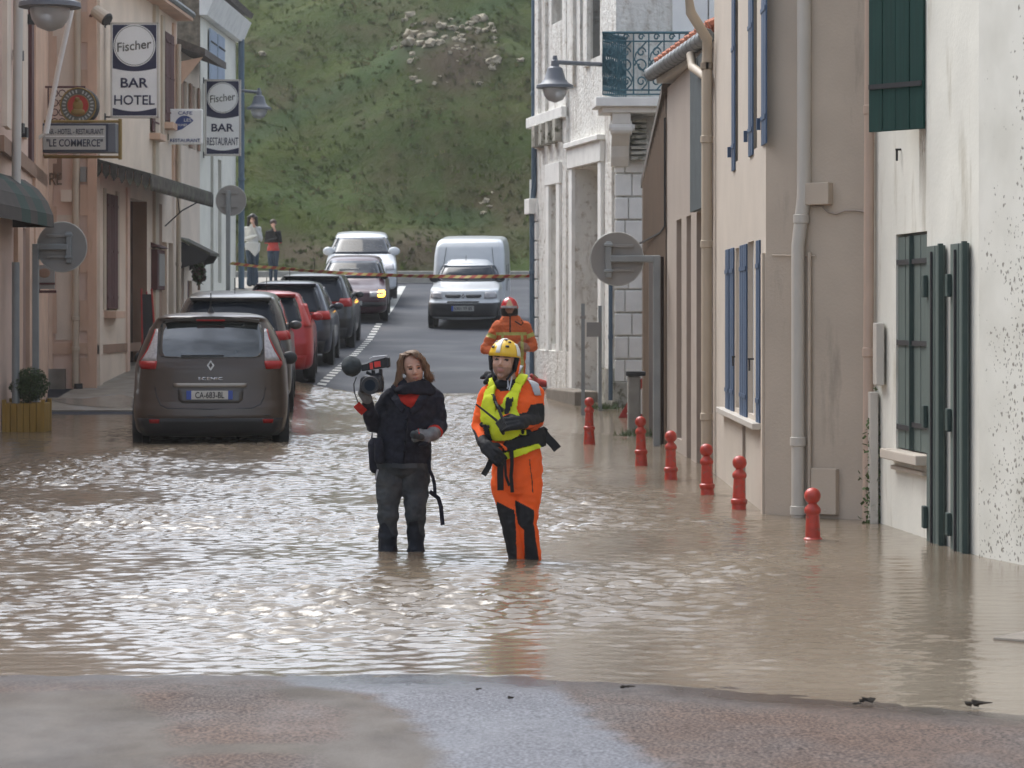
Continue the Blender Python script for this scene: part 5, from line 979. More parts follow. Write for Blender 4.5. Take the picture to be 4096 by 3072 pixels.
for k in range(26):
    if k in (6, 19): continue
    q = 2 * math.pi * k / 26; mb.box(c + Vector((math.cos(q) * R_ * .76, -.096, math.sin(q) * R_ * .76)), (.022, .006, .05), rot=Matrix.Rotation(-q + math.pi / 2, 3, 'Y'))
mb.build('ring_lettering', 'plate_grey', r)
mb = MB(); x0 = -7.45; mb.tube([(x0, c.y, c.z + .3), (c.x + .1, c.y, c.z + .3)], .018, 6); mb.tube([(x0, c.y, c.z - .35), (c.x - .2, c.y, c.z - .35)], .012, 6); mb.tube([(x0 + .12, c.y, c.z + .3), (x0 + .12, c.y, c.z - .35)], .012, 6)
for i in range(3):
    for j in range(4): q = Vector((x0 + .22 + i * .12, c.y, c.z + .2 - j * .15)); mb.tube([q + Vector((math.cos(t * .8) * .055, 0, math.sin(t * .8) * .055)) for t in range(9)], .009, 5)
mb.build('bracket', 'maroon', r)
# slanting flag pole
mb = MB(); mb.tube([P(46, 133, 40.5), P(58, 70, 40.3), P(72, 8, 40)], [.045, .04, .04], 10); r = thing('flagpole', 'bare white pole slanting up in front of the pink end wall', 'pole', P(46, 133, 40.5)); mb.build('shaft', 'sign_white', r, smooth=True); mb = MB(); mb.tube([P(46, 133, 40.5), pA(36, 0) + Vector((0, 0, P(46, 140, 40.5).z))], .03, 6); mb.build('socket', 'pale_metal', r)
# floodlight
c = P(101, 15, 43.6); r = thing('floodlight', 'cream cylindrical floodlight above the BAR HOTEL sign', 'lamp', c); mb = MB(); d = Vector((.6, -.3, -.45)).normalized(); mb.tube([c - d * .14, c + d * .14], [.10, .12], 14); mb.build('housing', 'cream_metal', r); mb = MB(); mb.tube([c + d * .14, c + d * .17], [.115, .1], 14); mb.build('lens', 'iron', r); mb = MB(); mb.tube([c - d * .1, Vector((c.x - .25, Z0, c.z + .02))], .025, 6); mb.build('arm', 'maroon', r)
# ================================================================ traffic signs seen from behind
def round_sign(cpx, cpy, dia, Y, pole_px, base_z, lab, narrow=False):
    c = P(cpx, cpy, Y); R_ = dia / 2; xp = (pole_px - 512) / F * Y; r = thing('traffic_sign', lab, 'traffic sign', (xp, Y, base_z))
    mb = MB(); mb.lathe([(R_ * .97, -.012), (R_, -.014), (R_, .012), (R_ * .97, .012)], c, 40, 'Y'); mb.build('disc', 'sign_back', r, smooth=True)
    mb = MB(); mb.tube([c + Vector((math.cos(t * math.pi / 20) * R_, -.006, math.sin(t * math.pi / 20) * R_)) for t in range(41)], .009, 5); mb.build('rim', 'paint_white', r)
    mb = MB(); s = 1 if pole_px > cpx else -1
    for dz in (.15, -.13): mb.box(c + Vector((.03 * s + .0, -.03, dz)), (dia * .52, .025, .035))
    mb.build('rail', 'sign_back', r, bevel=.004)
    mb = MB(); 
    if not narrow: mb.box(c + Vector((-.10 * s, -.06, -.01)), (.075, .05, .42)); mb.box(c + Vector((-.10 * s, -.085, .16)), (.11, .03, .04)); mb.box(c + Vector((-.10 * s, -.085, -.14)), (.11, .03, .04)); mb.box(((c.x - .08 * s + xp) / 2, Y - .06, c.z - .0), (abs(xp - c.x) + .1, .06, .08))
    zt = c.z + .04 if not narrow else c.z + .2; mb.box((xp, Y - .06, (zt + base_z) / 2), (.085, .08, zt - base_z)); mb.build('pole', 'grey_metal', r, bevel=.012)
round_sign(617, 259, .615, 31, 656.5, -.2, 'back of a round road sign on a cranked grey pole at the right kerb')
round_sign(62, 247, .665, 35.7, 36.5, -.2, 'back of a round road sign on a cranked grey pole above the planter')
round_sign(231, 200.5, .60, 53, 228.5, 1.0, 'back of a round road sign on a straight pole beside the far white house', True)
# poster sign under the left round sign
c = P(46, 277, 40.0); mb = MB(); mb.box(c, (.26, .05, .36)); r = thing('wall_sign', 'small framed wall sign half hidden behind the left round road sign', 'sign', c); mb.build('panel', 'sign_back', r); mb = MB(); mb.box(c + Vector((0, -.03, -.22)), (.32, .03, .04)); mb.box(c + Vector((0, -.03, -.1)), (.28, .03, .03)); mb.tube([c + Vector((-.1, 0, -.2)), c + Vector((-.12, 0, .2))], .015, 5); mb.tube([c + Vector((-.12, 0, .1)), pA(38, 0) + Vector((0, 0, c.z + .1))], .015, 5); mb.build('frame', 'maroon', r); mb = MB(); mb.ell(c + Vector((-.02, -.03, .06)), (.09, .01, .07)); mb.build('emblem', 'band_brown', r)
# ================================================================ barrier tape
def tape():
    a, b = P(229, 264.5, 52.8), P(529.5, 277.5, 46.8); red, yel = MB(), MB(); n = 60; w = .06; P_ = []
    for i in range(n + 1):
        t = i / n; p = a.lerp(b, t); p.z -= .10 * 4 * t * (1 - t); P_.append(p)
    for i in range(n):
        p, q = P_[i], P_[i + 1]; tw = .5 + .5 * abs(math.cos(i * .3)); up = Vector((0, .04 * math.sin(i * .3), w * (.55 + .45 * tw))); sk = (q - p) * .7
        red.cur = i % 2; red.add([p, q, q + up + sk, p + up + sk], [(0, 1, 2, 3)])
    me_ = red.build('barrier_tape', ['tape_yellow', 'tape_red'], loc=a, recalc=False); md = me_.modifiers.new('s', 'SOLIDIFY'); md.thickness = .003; tag(me_, 'red and yellow striped barrier tape stretched across the street', 'tape')
tape()
# ================================================================ bollards
def bollard(): 
    r = thing('bollard', '', 'bollard'); mb = MB(); mb.lathe([(.088, -.35), (.086, -.05), (.078, .0), (.055, .27), (.064, .28), (.066, .295), (.064, .31), (.052, .32), (.045, .475), (.055, .485), (.057, .505), (.052, .52), (.03, .545), (.026, .56)], (0, 0, 0), 28)
    mb.build('post', 'bollard_red', r, smooth=True); mb = MB(); mb.ell((0, 0, .60), (.0565, .0565, .0565), 24, 16); mb.build('ball', 'bollard_red', r, smooth='all'); return r
# (source x, ball-top y, water y, ring height)
bl = [(589.3, 397.2, 444.3, 'farthest red ball topped bollard, left of the pale post'), (641.7, 416.2, 465.5, 'red ball topped bollard in front of the brown timber wall'), (671, 430.5, 479.6, 'red ball topped bollard before the slotted garage wall'), (708, 443.5, 494.5, 'red ball topped bollard standing before the far downpipe of the beige house'), (738.5, 455.5, 509.4, 'red ball topped bollard in front of the blue shuttered wall'), (813.3, 487.5, 539.5, 'nearest red ball topped bollard before the beige meter box')]
proto = bollard(); kids = list(proto.children)
for i, (x, y0, y1, lab) in enumerate(bl):
    Y = CH * F / (y1 - HZ); X = (x - 512) / F * Y; top = CH - (y0 - HZ) * Y / F
    if i == 0: r = proto
    else:
        r = proto.copy(); COL.objects.link(r)
        for k in kids: c = k.copy(); COL.objects.link(c); c.parent = r
    r.location = (X, Y, top - .6565); r.rotation_euler = (R(random.uniform(-1.5, 1.5)), R(random.uniform(-1.5, 1.5)), random.uniform(0, 3)); r['label'] = lab; r['group'] = 'red ball topped bollards along the right kerb'
# ================================================================ planter with box ball
c = P(27, 431, 34.8); hb = .39; wd = .50; r = thing('planter', 'square yellow wooden planter standing in the flood by the pink house', 'planter', (c.x, c.y, -.12))
mb = MB()
for i in range(6): mb.box((c.x - wd / 2 + wd * (i + .5) / 6, c.y - wd / 2, .12), (wd / 6 - .006, .03, .5)); mb.box((c.x - wd / 2 + wd * (i + .5) / 6, c.y + wd / 2, .12), (wd / 6 - .006, .03, .5)); mb.box((c.x - wd / 2, c.y - wd / 2 + wd * (i + .5) / 6, .12), (.03, wd / 6 - .006, .5)); mb.box((c.x + wd / 2, c.y - wd / 2 + wd * (i + .5) / 6, .12), (.03, wd / 6 - .006, .5))
mb.build('box', 'yellow_wood', r, bevel=.004); mb = MB(); mb.box((c.x, c.y, .3), (wd - .04, wd - .04, .05)); mb.build('soil', 'mulch', r); mb = MB()
for sx in (-1, 1):
    for sy in (-1, 1): mb.box((c.x + sx * wd / 2, c.y + sy * wd / 2, .14), (.05, .05, .56))
mb.build('corner_post', 'yellow_wood', r)
bush('box_ball', (c.x + .03, c.y, .60), (.25, .25, .225), 6500, ['leaf', 'leaf_light'], 'clipped round dark green box shrub growing in the yellow planter', 'shrub', 3, .014)
# ================================================================ small debris
rr = random.Random(12)
for i, (x, y, lab, s) in enumerate([(868, 695, 'small dark leaf scrap on the wet paving left of the pale scrap', 1), (976, 698, 'pale brown twig scrap on the wet paving near the right edge', 1.2), (625, 684, 'tiny dark twig at the water edge in the middle', .7), (478, 690, 'dark pebble on the pale wet road band', .4), (510, 701, 'brown leaf scrap lying on the pale wet road band', .5), (855, 700, 'small dark twig beside the leaf scrap', .5)]):
    Y = 1.5 * F / (y - HZ); X = (x - 512) / F * Y; mb = MB()
    for k in range(4): q = Vector((X + rr.uniform(-.02, .02) * s, Y + rr.uniform(-.01, .01), gz(X, Y) + .012)); mb.tube([q, q + Vector((rr.uniform(-.03, .04) * s, rr.uniform(-.01, .01), rr.uniform(.0, .015) * s)), q + Vector((rr.uniform(.02, .05) * s, 0, .01 * s))], [.004 * s, .007 * s, .002], 5)
    tag(mb.build('twig' if 'twig' in lab else 'scrap', 'mulch', loc=(X, Y, gz(X, Y))), lab, 'debris')
Y = 12.6; mb = MB(); a = P(992, 640, Y); mb.hexa([(a.x, Y, -.05), (a.x + .6, Y - .5, -.05), (a.x + .9, Y - .1, -.05), (a.x + .3, Y + .3, -.05), (a.x, Y, .012), (a.x + .6, Y - .5, .02), (a.x + .9, Y - .1, .03), (a.x + .3, Y + .3, .022)]); tag(mb.build('kerb_stone', 'step_stone', loc=a, bevel=.01), 'grey kerb stone just breaking the water surface at the right edge', 'kerb')
# ================================================================ red bag by the wall
c = P(539, 380, 42.5); c.z = gz(c.x, c.y) + .1; mb = MB(); mb.cap(c + Vector((-.1, 0, .02)), c + Vector((.12, 0, -.02)), .10, .07, fl=.8); mb.cap(c + Vector((-.02, -.05, .0)), c + Vector((-.12, -.04, .12)), .05, .03); r = thing('hose_bag', 'dark red bag lying on the ground behind the orange clad men', 'bag', c); mb.build('body', 'sign_red', r, smooth='all'); mb = MB(); mb.tube([c + Vector((-.1, -.1, .05)), c + Vector((-.08, -.12, .14)), c + Vector((-.02, -.1, .08))], .012, 5); mb.build('strap', 'gold', r)
# ================================================================ cars
class Body:
    """shell made of horizontal slices: rows (z, rear y, front y, half width)"""
    def __init__(s, rows, rb=.06, fb=.16, rc=.16, fc=.3, taper=.035):
        s.rows = rows; s.z = np.array([r[0] for r in rows]); s.A = np.array([r[1:] for r in rows]); s.rb, s.fb, s.rc, s.fc, s.tp = rb, fb, rc, fc, taper
    def prm(s, z): return [float(np.interp(z, s.z, s.A[:, k])) for k in range(3)]
    def outline(s, z):
        yr, yf, w = s.prm(z); pts = []; rc, fc = min(s.rc, w * .5), min(s.fc, w * .6)
        for i in range(11): x = (w - rc) * i / 10; pts.append((x, yr + s.rb * (x / w) ** 2))
        y0 = yr + s.rb * ((w - rc) / w) ** 2; ry = rc * 1.3 + s.rb * .3
        tw = lambda y: 1 - s.tp * abs(2 * (y - yr) / max(.1, yf - yr) - 1) ** 4
        for i in range(1, 8):
            q = math.pi / 2 * i / 7; pts.append((w - rc + rc * math.sin(q), y0 + ry * (1 - math.cos(q))))
        y1 = yf - s.fb - fc * 1.1; ya = y0 + ry
        for i in range(1, 18): pts.append((w, ya + (y1 - ya) * i / 17))
        yc = yf - s.fb * ((w - fc) / w) ** 2
        for i in range(1, 8):
            q = math.pi / 2 * i / 7; pts.append((w - fc + fc * math.cos(q), y1 + (yc - y1) * math.sin(q)))
        for i in range(1, 11): x = (w - fc) * (1 - i / 10); pts.append((x, yf - s.fb * (x / w) ** 2))
        return [(x * tw(y) if 10 < k < 43 else x * tw(pts[17][1] if k <= 10 else pts[35][1]), y) for k, (x, y) in enumerate(pts)]
    def rear(s, x, z):
        o = s.outline(z)[:18]; return float(np.interp(abs(x), [p[0] for p in o], [p[1] for p in o]))
    def front(s, x, z):
        o = s.outline(z)[34:][::-1]; return float(np.interp(abs(x), [p[0] for p in o], [p[1] for p in o]))
    def side(s, y, z):
        o = s.outline(z); return float(np.interp(y, [p[1] for p in o], [p[0] for p in o]))
    def build(s, m, parent, name='body', step=.03):
        zs = sorted(set(list(np.arange(s.z[0], s.z[-1], step)) + list(s.z))); mb = MB(); vs = []; n = len(s.outline(zs[0]))
        for z in zs:
            o = s.outline(z); vs += [(x, y, z) for x, y in o] + [(-x, y, z) for x, y in o]
        fs = []; k = 2 * n
        for j in range(len(zs) - 1):
            for i in range(n - 1):
                a = j * k + i; fs.append((a, a + 1, a + k + 1, a + k)); b = a + n; fs.append((b, b + k, b + k + 1, b + 1))
        t = (len(zs) - 1) * k
        for base, fl in ((t, 0), (0, 1)):
            for i in range(n - 1): q = (base + i, base + i + 1, base + n + i + 1, base + n + i); fs.append(q[::-1] if fl else q)
        me = bpy.data.meshes.new(name); me.from_pydata(vs, [], fs); bm = bmesh.new(); bm.from_mesh(me); bmesh.ops.remove_doubles(bm, verts=bm.verts, dist=1e-4); bmesh.ops.recalc_face_normals(bm, faces=bm.faces)
        for _ in range(2): bmesh.ops.smooth_vert(bm, verts=bm.verts, factor=.5, use_axis_x=True, use_axis_y=True, use_axis_z=True)
        bm.to_mesh(me); bm.free(); me.materials.append(M[m]); me.polygons.foreach_set('use_smooth', [True] * len(me.polygons)); o = bpy.data.objects.new(name, me); COL.objects.link(o); o.parent = parent; return o
    def patch(s, rows, m, parent, name, where='rear', sgn=1, off=.006, n=14, th=.006):
        mb = MB(); vs = []; rr_ = []
        for a, b in zip(rows[:-1], rows[1:]):
            k = max(1, int(abs(a[0] - b[0]) / .04)); rr_ += [tuple(a[i] + (b[i] - a[i]) * t / k for i in range(3)) for t in range(k)]
        rr_.append(rows[-1])
        for z, a, b in rr_:
            for i in range(n + 1):
                q = a + (b - a) * i / n
                if where == 'rear': vs.append((q, s.rear(q, z) - off, z))
                elif where == 'front': vs.append((q, s.front(q, z) + off, z))
                else: vs.append((sgn * (s.side(q, z) + off), q, z))
        k = len(rr_); fs = [(j * (n + 1) + i, j * (n + 1) + i + 1, (j + 1) * (n + 1) + i + 1, (j + 1) * (n + 1) + i) for j in range(k - 1) for i in range(n)]
        mb.add(vs, fs); o = mb.build(name, m, parent, smooth='all', world=False, recalc=False); md = o.modifiers.new('s', 'SOLIDIFY'); md.thickness = th; md.offset = 0; return o
def lbox(parent, name, m, c, d, bevel=.006): mb = MB(); mb.box(c, d); return mb.build(name, m, parent, world=False, bevel=bevel)
def wheel(parent, x, y, r=.31, w=.2, m='rim'):
    s = 1 if x > 0 else -1; mb = MB(); mb.lathe([(r * .62, -w / 2), (r * .93, -w / 2), (r, -w * .35), (r, w * .35), (r * .93, w / 2), (r * .62, w / 2)], (x, y, r), 28, 'X'); o = mb.build('wheel', 'tyre', parent, smooth=True, world=False)
    mb = MB(); mb.lathe([(.03, s * w * .44), (r * .3, s * w * .42), (r * .6, s * w * .5), (r * .63, s * w * .3)], (x, y, r), 20, 'X'); mb.build('rim', m, o, world=False, smooth=True); return o
def wheels(b, parent, L, y0=.78, y1=.88, r=.31, inset=.12):
    for y in (y0, L - y1):
        w = b.side(y, .45)
        for s in (-1, 1):
            mb = MB(); mb.lathe([(r + .055, s * -.1), (r + .055, s * .012), (.02, s * .012)], (s * (w - .006), y, r + .01), 28, 'X'); mb.build('wheel_arch', 'plastic', parent, world=False)
            wheel(parent, s * (w - inset + .03), y, r)
def mirror(parent, b, y, z, m, size=(.2, .1, .14), w=None):
    for s in (-1, 1):
        x = (w or b.side(y, z)); mb = MB(); mb.ell((s * (x + size[0] * .62), y, z), (size[0] / 2, size[1] / 2, size[2] / 2), 14, 10); mb.tube([(s * (x - .02), y + .02, z - .05), (s * (x + size[0] * .4), y, z - .02)], .02, 6); mb.build('wing_mirror', m, parent, world=False, smooth='all')
def hatch(name, lab, X, Y, L, w, h, pm, belt=.92, style='std', yaw=1.5, tail='lens_red', tl=(.62, .98), glasstop=.1, seed=0):
    sl = (gz(X, Y + L) - gz(X, Y)) / L; r = thing(name, lab, 'car', (X, Y, gz(X, Y)), (math.atan(sl), 0, R(yaw)), group='cars parked nose to tail along the left kerb')
    rows = [(.17, .12, L - .12, w - .07), (.27, .03, L - .02, w - .02), (.45, 0, L, w), (.62, .0, L - .02, w), (.68, .04, L - .06, w), (belt - .12, .07, L - .25, w - .005), (belt - .02, .10, L - .95, w - .03), (belt + .03, .13, L - 1.15, w - .06), (h - .28, .34, L - 1.55, w - .15), (h - .12, .50, L - 1.85, w - .22), (h - .06, .5, L - 2.0, w - .26), (h - .02, .72, L - 2.25, w - .36), (h, 1.05, L - 2.6, w - .5)]
    b = Body(rows); b.build(pm, r)
    b.patch([(h - .1, -(w - .32), w - .32), (h - .2, -(w - .27), w - .27), (belt + .06, -(w - .20), w - .20), (belt + .02, -(w - .26), w - .26)], 'car_glass', r, 'rear_window')
    for s in (-1, 1):
        b.patch([(h - .12, 1.0, L - 2.05), (h - .3, .72, L - 1.75), (belt + .04, .55, L - 1.32)], 'car_glass', r, 'side_window', 'side', s)
        if style == 'pillar': b.patch([(h - .2, s * (w - .22), s * (w - .13)), (1.0, s * (w - .18), s * (w - .06)), (.86, s * (w - .16), s * (w - .05))], 'paint_red' if 0 else 'lens_red', r, 'tail_light', 'rear', off=.009)
        else: b.patch([(tl[1], s * (w - .27), s * (w - .075)), ((tl[0] + tl[1]) / 2, s * (w - .3), s * (w - .035)), (tl[0], s * (w - .26), s * (w - .03))], tail, r, 'tail_light', 'rear', off=.009)
        b.patch([(tl[1] - .02, .1, .30), (tl[0] + .06, .1, .22)], tail, r, 'tail_light_side', 'side', s, off=.008) if style != 'pillar' else None
    b.patch([(.42, -(w - .12), w - .12), (.2, -(w - .16), w - .16)], 'plastic' if style != 'pillar' else pm, r, 'bumper', 'rear', off=.008)
    lbox(r, 'number_plate', 'plate_white', (0, b.rear(0, .58) - .02, .6), (.52, .015, .11)); lbox(r, 'spoiler', pm, (0, b.rear(0, h - .06) + .02, h - .055), ((w - .3) * 2, .2, .04), .015)
    wheels(b, r, L); mirror(r, b, L - 1.5, belt + .05, pm if style != 'dark' else 'plastic', (.19, .09, .13)); mb = MB(); mb.tube([(0.05, .75, h), (0.05, .68, h + .22)], .006, 5); mb.build('aerial', 'plastic', r, world=False); return r, b
# --- brown people carrier, nearest
Yc = 31.4; Xc = (210 - 512) / 85; L = 4.5; r = thing('parked_car', 'metallic brown people carrier standing in the flood, nearest of the parked cars', 'car', (Xc, Yc, -.1), (0, 0, R(5.0)), group='cars parked nose to tail along the left kerb')
rows = [(.17, .14, L - .1, .84), (.27, .04, L - .02, .90), (.42, .0, L, .925), (.52, .012, L, .93), (.60, .04, L - .02, .93), (.69, .055, L - .05, .93), (.73, .065, L - .08, .925), (.98, .09, L - .5, .91), (1.06, .12, L - 1.1, .895), (1.16, .17, L - 1.3, .865), (1.32, .27, L - 1.6, .80), (1.46, .38, L - 1.95, .735), (1.545, .44, L - 2.2, .68), (1.57, .36, L - 2.3, .66), (1.60, .36, L - 2.4, .62), (1.62, .6, L - 2.5, .56), (1.65, 1.0, L - 2.8, .40)]
b = Body(rows, rb=.10, rc=.2); b.build('paint_brown', r)
def sc(x, y): return ((x / 1.659 / 4 - 212.5) / 85, CH - ((900 + y / 1.659) / 4 - HZ) / 85 + .1)
def scrow(*rows): return [(sc(0, y)[1], sc(a, 0)[0], sc(b_, 0)[0]) for y, a, b_ in rows]
b.patch(scrow((640, 1095, 1725), (660, 1078, 1745), (720, 1068, 1756), (800, 1064, 1762), (850, 1068, 1762), (872, 1085, 1745), (882, 1130, 1700)), 'rear_glass', r, 'rear_window', n=24)
for nm, rows_ in (('l', [(690, 1046, 1058), (740, 1030, 1058), (800, 1008, 1057), (850, 980, 1056), (903, 945, 1056)]), ('r', [(690, 1767, 1779), (740, 1768, 1796), (800, 1769, 1818), (850, 1771, 1848), (903, 1772, 1880)])): b.patch(scrow(*rows_), 'lens_clear', r, 'tail_light', off=.012, n=8)
for rows_ in ([(903, 938, 1058), (930, 934, 1056), (957, 955, 1050)], [(903, 1770, 1886), (930, 1772, 1890), (957, 1780, 1872)]): b.patch(scrow(*rows_), 'lens_red', r, 'tail_light', off=.014, n=8)
for rows_ in ([(692, 1036, 1043), (760, 1014, 1023), (840, 980, 990), (905, 936, 947)], [(692, 1782, 1789), (760, 1800, 1809), (840, 1838, 1848), (905, 1878, 1888)]): b.patch(scrow(*rows_), 'lens_red', r, 'light_edge', off=.016, n=3)
b.patch(scrow((1088, 1195, 1632), (1160, 1200, 1628), (1182, 1225, 1600)), 'paint_taupe', r, 'plate_recess', off=.004); dm('chrome_dull', (.32, .29, .25), .35, metal=.6, var=.05); b.patch(scrow((1050, 1168, 1655), (1080, 1170, 1653)), 'chrome_dull', r, 'chrome_trim', off=.012, n=16)
for a_, b_, m_ in ((1255, 1287, 'plate_blue'), (1287, 1530, 'plate_white'), (1530, 1560, 'plate_blue')): x0, z0 = sc(a_, 1158); x1, z1 = sc(b_, 1100); lbox(r, 'number_plate', m_, ((x0 + x1) / 2, b.rear(0, .63) - .012, (z0 + z1) / 2), (x1 - x0, .012, z1 - z0), .002)
x, z = sc(1409, 1129); text('CA-683-BL', .34, .075, (x, b.rear(0, .63) - .021, z), 'ink', r, local=True, bold=.012)
x, z = sc(1412, 1020); text('SCENIC', .29, .036, (x, b.rear(0, z) - .014, z), 'chrome', r, local=True, bold=.02)
def diamond(parent, x, y, z, h, rot=0, tilt=0):
    w = h * .74; mb = MB(); o_, i_ = [(0, h / 2), (w / 2, 0), (0, -h / 2), (-w / 2, 0)], [(0, h * .27), (w * .23, 0), (0, -h * .27), (-w * .23, 0)]
    for k in range(4):
        a, c, d, e = o_[k], o_[(k + 1) % 4], i_[(k + 1) % 4], i_[k]; s = -1 if not rot else 1; mb.hexa([(x + p[0], y + q * s * .018, z + p[1]) for q in (0, 1) for p in (a, c, d, e)])
    return mb.build('emblem', 'chrome', parent, world=False)
x, z = sc(1414, 933); diamond(r, x, b.rear(0, z) - .004, z, .125)
b.patch([(.40, -.86, .86), (.3, -.84, .84), (.19, -.8, .8)], 'plastic', r, 'lower_bumper', off=.01, n=20)
for a_, c_ in ((1007, 1078), (1757, 1830)): b.patch(scrow((1290, a_, c_), (1316, a_ + 6, c_ - 4)), 'lens_red', r, 'reflector', off=.016, n=5)
mb = MB(); pts = [sc(*p) for p in ((1045, 1075), (1058, 1140), (1085, 1195), (1130, 1216), (1400, 1222), (1690, 1216), (1745, 1190), (1768, 1140), (1780, 1080))]; mb.tube([(x, b.rear(x, z) - .002, z) for x, z in pts], .006, 5); pts = [sc(*p) for p in ((930, 958), (1045, 1075))]; mb.tube([(x, b.rear(x, 1.0) - .001, z) for x, z in pts], .005, 5); pts = [sc(*p) for p in ((885, 1255), (1000, 1262), (1400, 1268), (1800, 1262), (1905, 1255))]; mb.tube([(x, b.rear(x, z) - .002, z) for x, z in pts], .005, 5); mb.build('panel_gap', 'ink', r, world=False)
x0, z0 = sc(1105, 632); x1, z1 = sc(1735, 603); mb = MB()
n = 12; vs = []
for i in range(n + 1):
    x = x0 + (x1 - x0) * i / n; q = (2 * i / n - 1); zz_0 = 1.60 - .045 * q * q; vs += [(x, .345 + .05 * q * q, zz_0), (x, .62 + .04 * q * q, zz_0 + .022), (x, .60, zz_0 - .03), (x, .35 + .05 * q * q, zz_0 - .035)]
fs = [(i * 4 + j, i * 4 + (j + 1) % 4, (i + 1) * 4 + (j + 1) % 4, (i + 1) * 4 + j) for i in range(n) for j in range(4)]; mb.add(vs, fs); mb.build('spoiler', 'paint_snow' if 0 else 'paint_taupe', r, world=False, smooth=True)
lbox(r, 'brake_light', 'lens_red', (0, .36, 1.553), (.34, .03, .02)); mb = MB(); mb.lathe([(.05, 0), (.03, .05), (.012, .09)], (-.01, .95, 1.63), 10); mb.tube([(-.01, .95, 1.7), (-.01, .85, 1.88)], .007, 5); mb.build('aerial', 'plastic', r, world=False)
mb = MB(); x, z = sc(1415, 868); mb.box((x - .1, b.rear(0, z) - .02, z - .0), (.5, .02, .018)); mb.build('wiper', 'plastic', r, world=False)
for s in (-1, 1): b.patch([(1.46, .95, 2.6), (1.3, .8, 2.9), (1.1, .6, 3.3)], 'car_glass', r, 'side_window', 'side', s)
wheels(b, r, L, r=.32); mirror(r, b, 3.15, 1.06, 'plastic', (.2, .1, .17))
# --- the row behind
hatch('parked_car', 'taupe grey people carrier parked second in the row behind the brown one', -3.90, 36.9, 4.3, .87, 1.62, 'paint_taupe', belt=1.0, yaw=4.2, tl=(1.0, 1.12))
hatch('parked_car', 'bright red hatchback parked third in the row', -3.93, 42.0, 3.9, .82, 1.42, 'paint_red', belt=.9, style='pillar', yaw=3.5)
hatch('parked_car', 'dark blue hatchback with a pale shining roof spoiler parked fourth in the row', -4.0, 47.0, 4.1, .83, 1.47, 'paint_night', belt=.92, yaw=1.5, tl=(.80, .95))
hatch('parked_car', 'black hatchback with large red tail lights parked fifth in the row', -4.02, 53.2, 4.2, .86, 1.48, 'paint_black', belt=.92, yaw=1.0, tl=(.84, 1.0))
def facing(name, lab, X, Yf, L, w, rows, pm, yaw, grp, dz=0, **kw):
    Y = Yf + L; sl = (gz(X, Y) - gz(X, Yf)) / L; r = thing(name, lab, kw.get('cat', 'car'), (X, Y, gz(X, Y) + dz), (-math.atan(sl), 0, R(180 + yaw)), group=grp); b = Body(rows, rb=.06, fb=kw.get('fb', .16), fc=kw.get('fc', .25)); b.build(pm, r); return r, b
# --- burgundy saloon facing the camera, indicator lit
L, w = 4.1, .82; h = 1.40
rows = [(.17, .1, L - .12, w - .06), (.28, 0, L - .01, w - .01), (.5, 0, L, w), (.66, .03, L - .05, w), (.74, .05, L - .2, w - .01), (.80, .06, L - .55, w - .03), (.86, .08, L - .95, w - .05), (.92, .1, L - 1.15, w - .07), (1.1, .25, L - 1.45, w - .13), (1.28, .45, L - 1.8, w - .2), (1.34, .55, L - 1.95, w - .24), (1.38, .8, L - 2.2, w - .34), (h, 1.1, L - 2.5, w - .5)]
r, b = facing('parked_car', 'burgundy car facing the camera with its indicator glowing orange, before the white car', -3.78, 61.0, L, w, rows, 'paint_burgundy', 1.5, 'cars parked nose to tail along the left kerb')
b.patch([(1.31, -.55, .55), (1.2, -.6, .6), (1.0, -.66, .66), (.94, -.68, .68)], 'car_glass', r, 'windscreen', 'front')
for s in (-1, 1):
    b.patch([(1.28, 1.0, L - 1.95), (.96, .7, L - 1.45)], 'car_glass', r, 'side_window', 'side', s)
    b.patch([(.70, s * .42, s * .72), (.57, s * .42, s * .74)], 'lens_clear', r, 'headlight', 'front', off=.012, n=6)
b.patch([(.72, -.74, -.62), (.68, -.77, -.60), (.61, -.77, -.60), (.57, -.74, -.62)], 'lens_amber', r, 'indicator', 'front', off=.02, n=4); b.patch([(.68, -.18, -.13), (.60, -.18, -.13)], 'lens_amber', r, 'side_indicator', 'front', off=.012, n=3)
b.patch([(.7, -.1, .34), (.6, -.1, .34)], 'plastic', r, 'grille', 'front', off=.01); b.patch([(.46, -.78, .78), (.36, -.78, .78)], 'plastic', r, 'bumper', 'front', off=.02); lbox(r, 'number_plate', 'plate_grey', (0, L + .02, .44), (.5, .015, .1), .002)
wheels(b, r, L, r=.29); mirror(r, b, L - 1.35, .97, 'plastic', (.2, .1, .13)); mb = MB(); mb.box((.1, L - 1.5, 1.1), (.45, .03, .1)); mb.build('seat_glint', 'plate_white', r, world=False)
# --- white car behind
L, w = 4.4, .90; h = 1.55
rows = [(.2, .1, L - .12, w - .06), (.3, 0, L - .01, w - .01), (.6, 0, L, w), (.75, .03, L - .05, w), (.86, .05, L - .25, w - .01), (.93, .06, L - .6, w - .03), (1.0, .08, L - 1.0, w - .05), (1.05, .1, L - 1.2, w - .07), (1.2, .25, L - 1.5, w - .13), (1.4, .45, L - 1.9, w - .22), (1.48, .55, L - 2.1, w - .26), (1.52, .8, L - 2.3, w - .34), (h, 1.1, L - 2.7, w - .5)]
r, b = facing('parked_car', 'white car facing the camera at the top of the row, farthest parked car', -3.98, 66.4, L, w, rows, 'paint_snow', 3.0, 'cars parked nose to tail along the left kerb', dz=.18)
b.patch([(1.44, -.6, .6), (1.3, -.66, .66), (1.12, -.72, .72), (1.06, -.74, .74)], 'car_glass', r, 'windscreen', 'front')
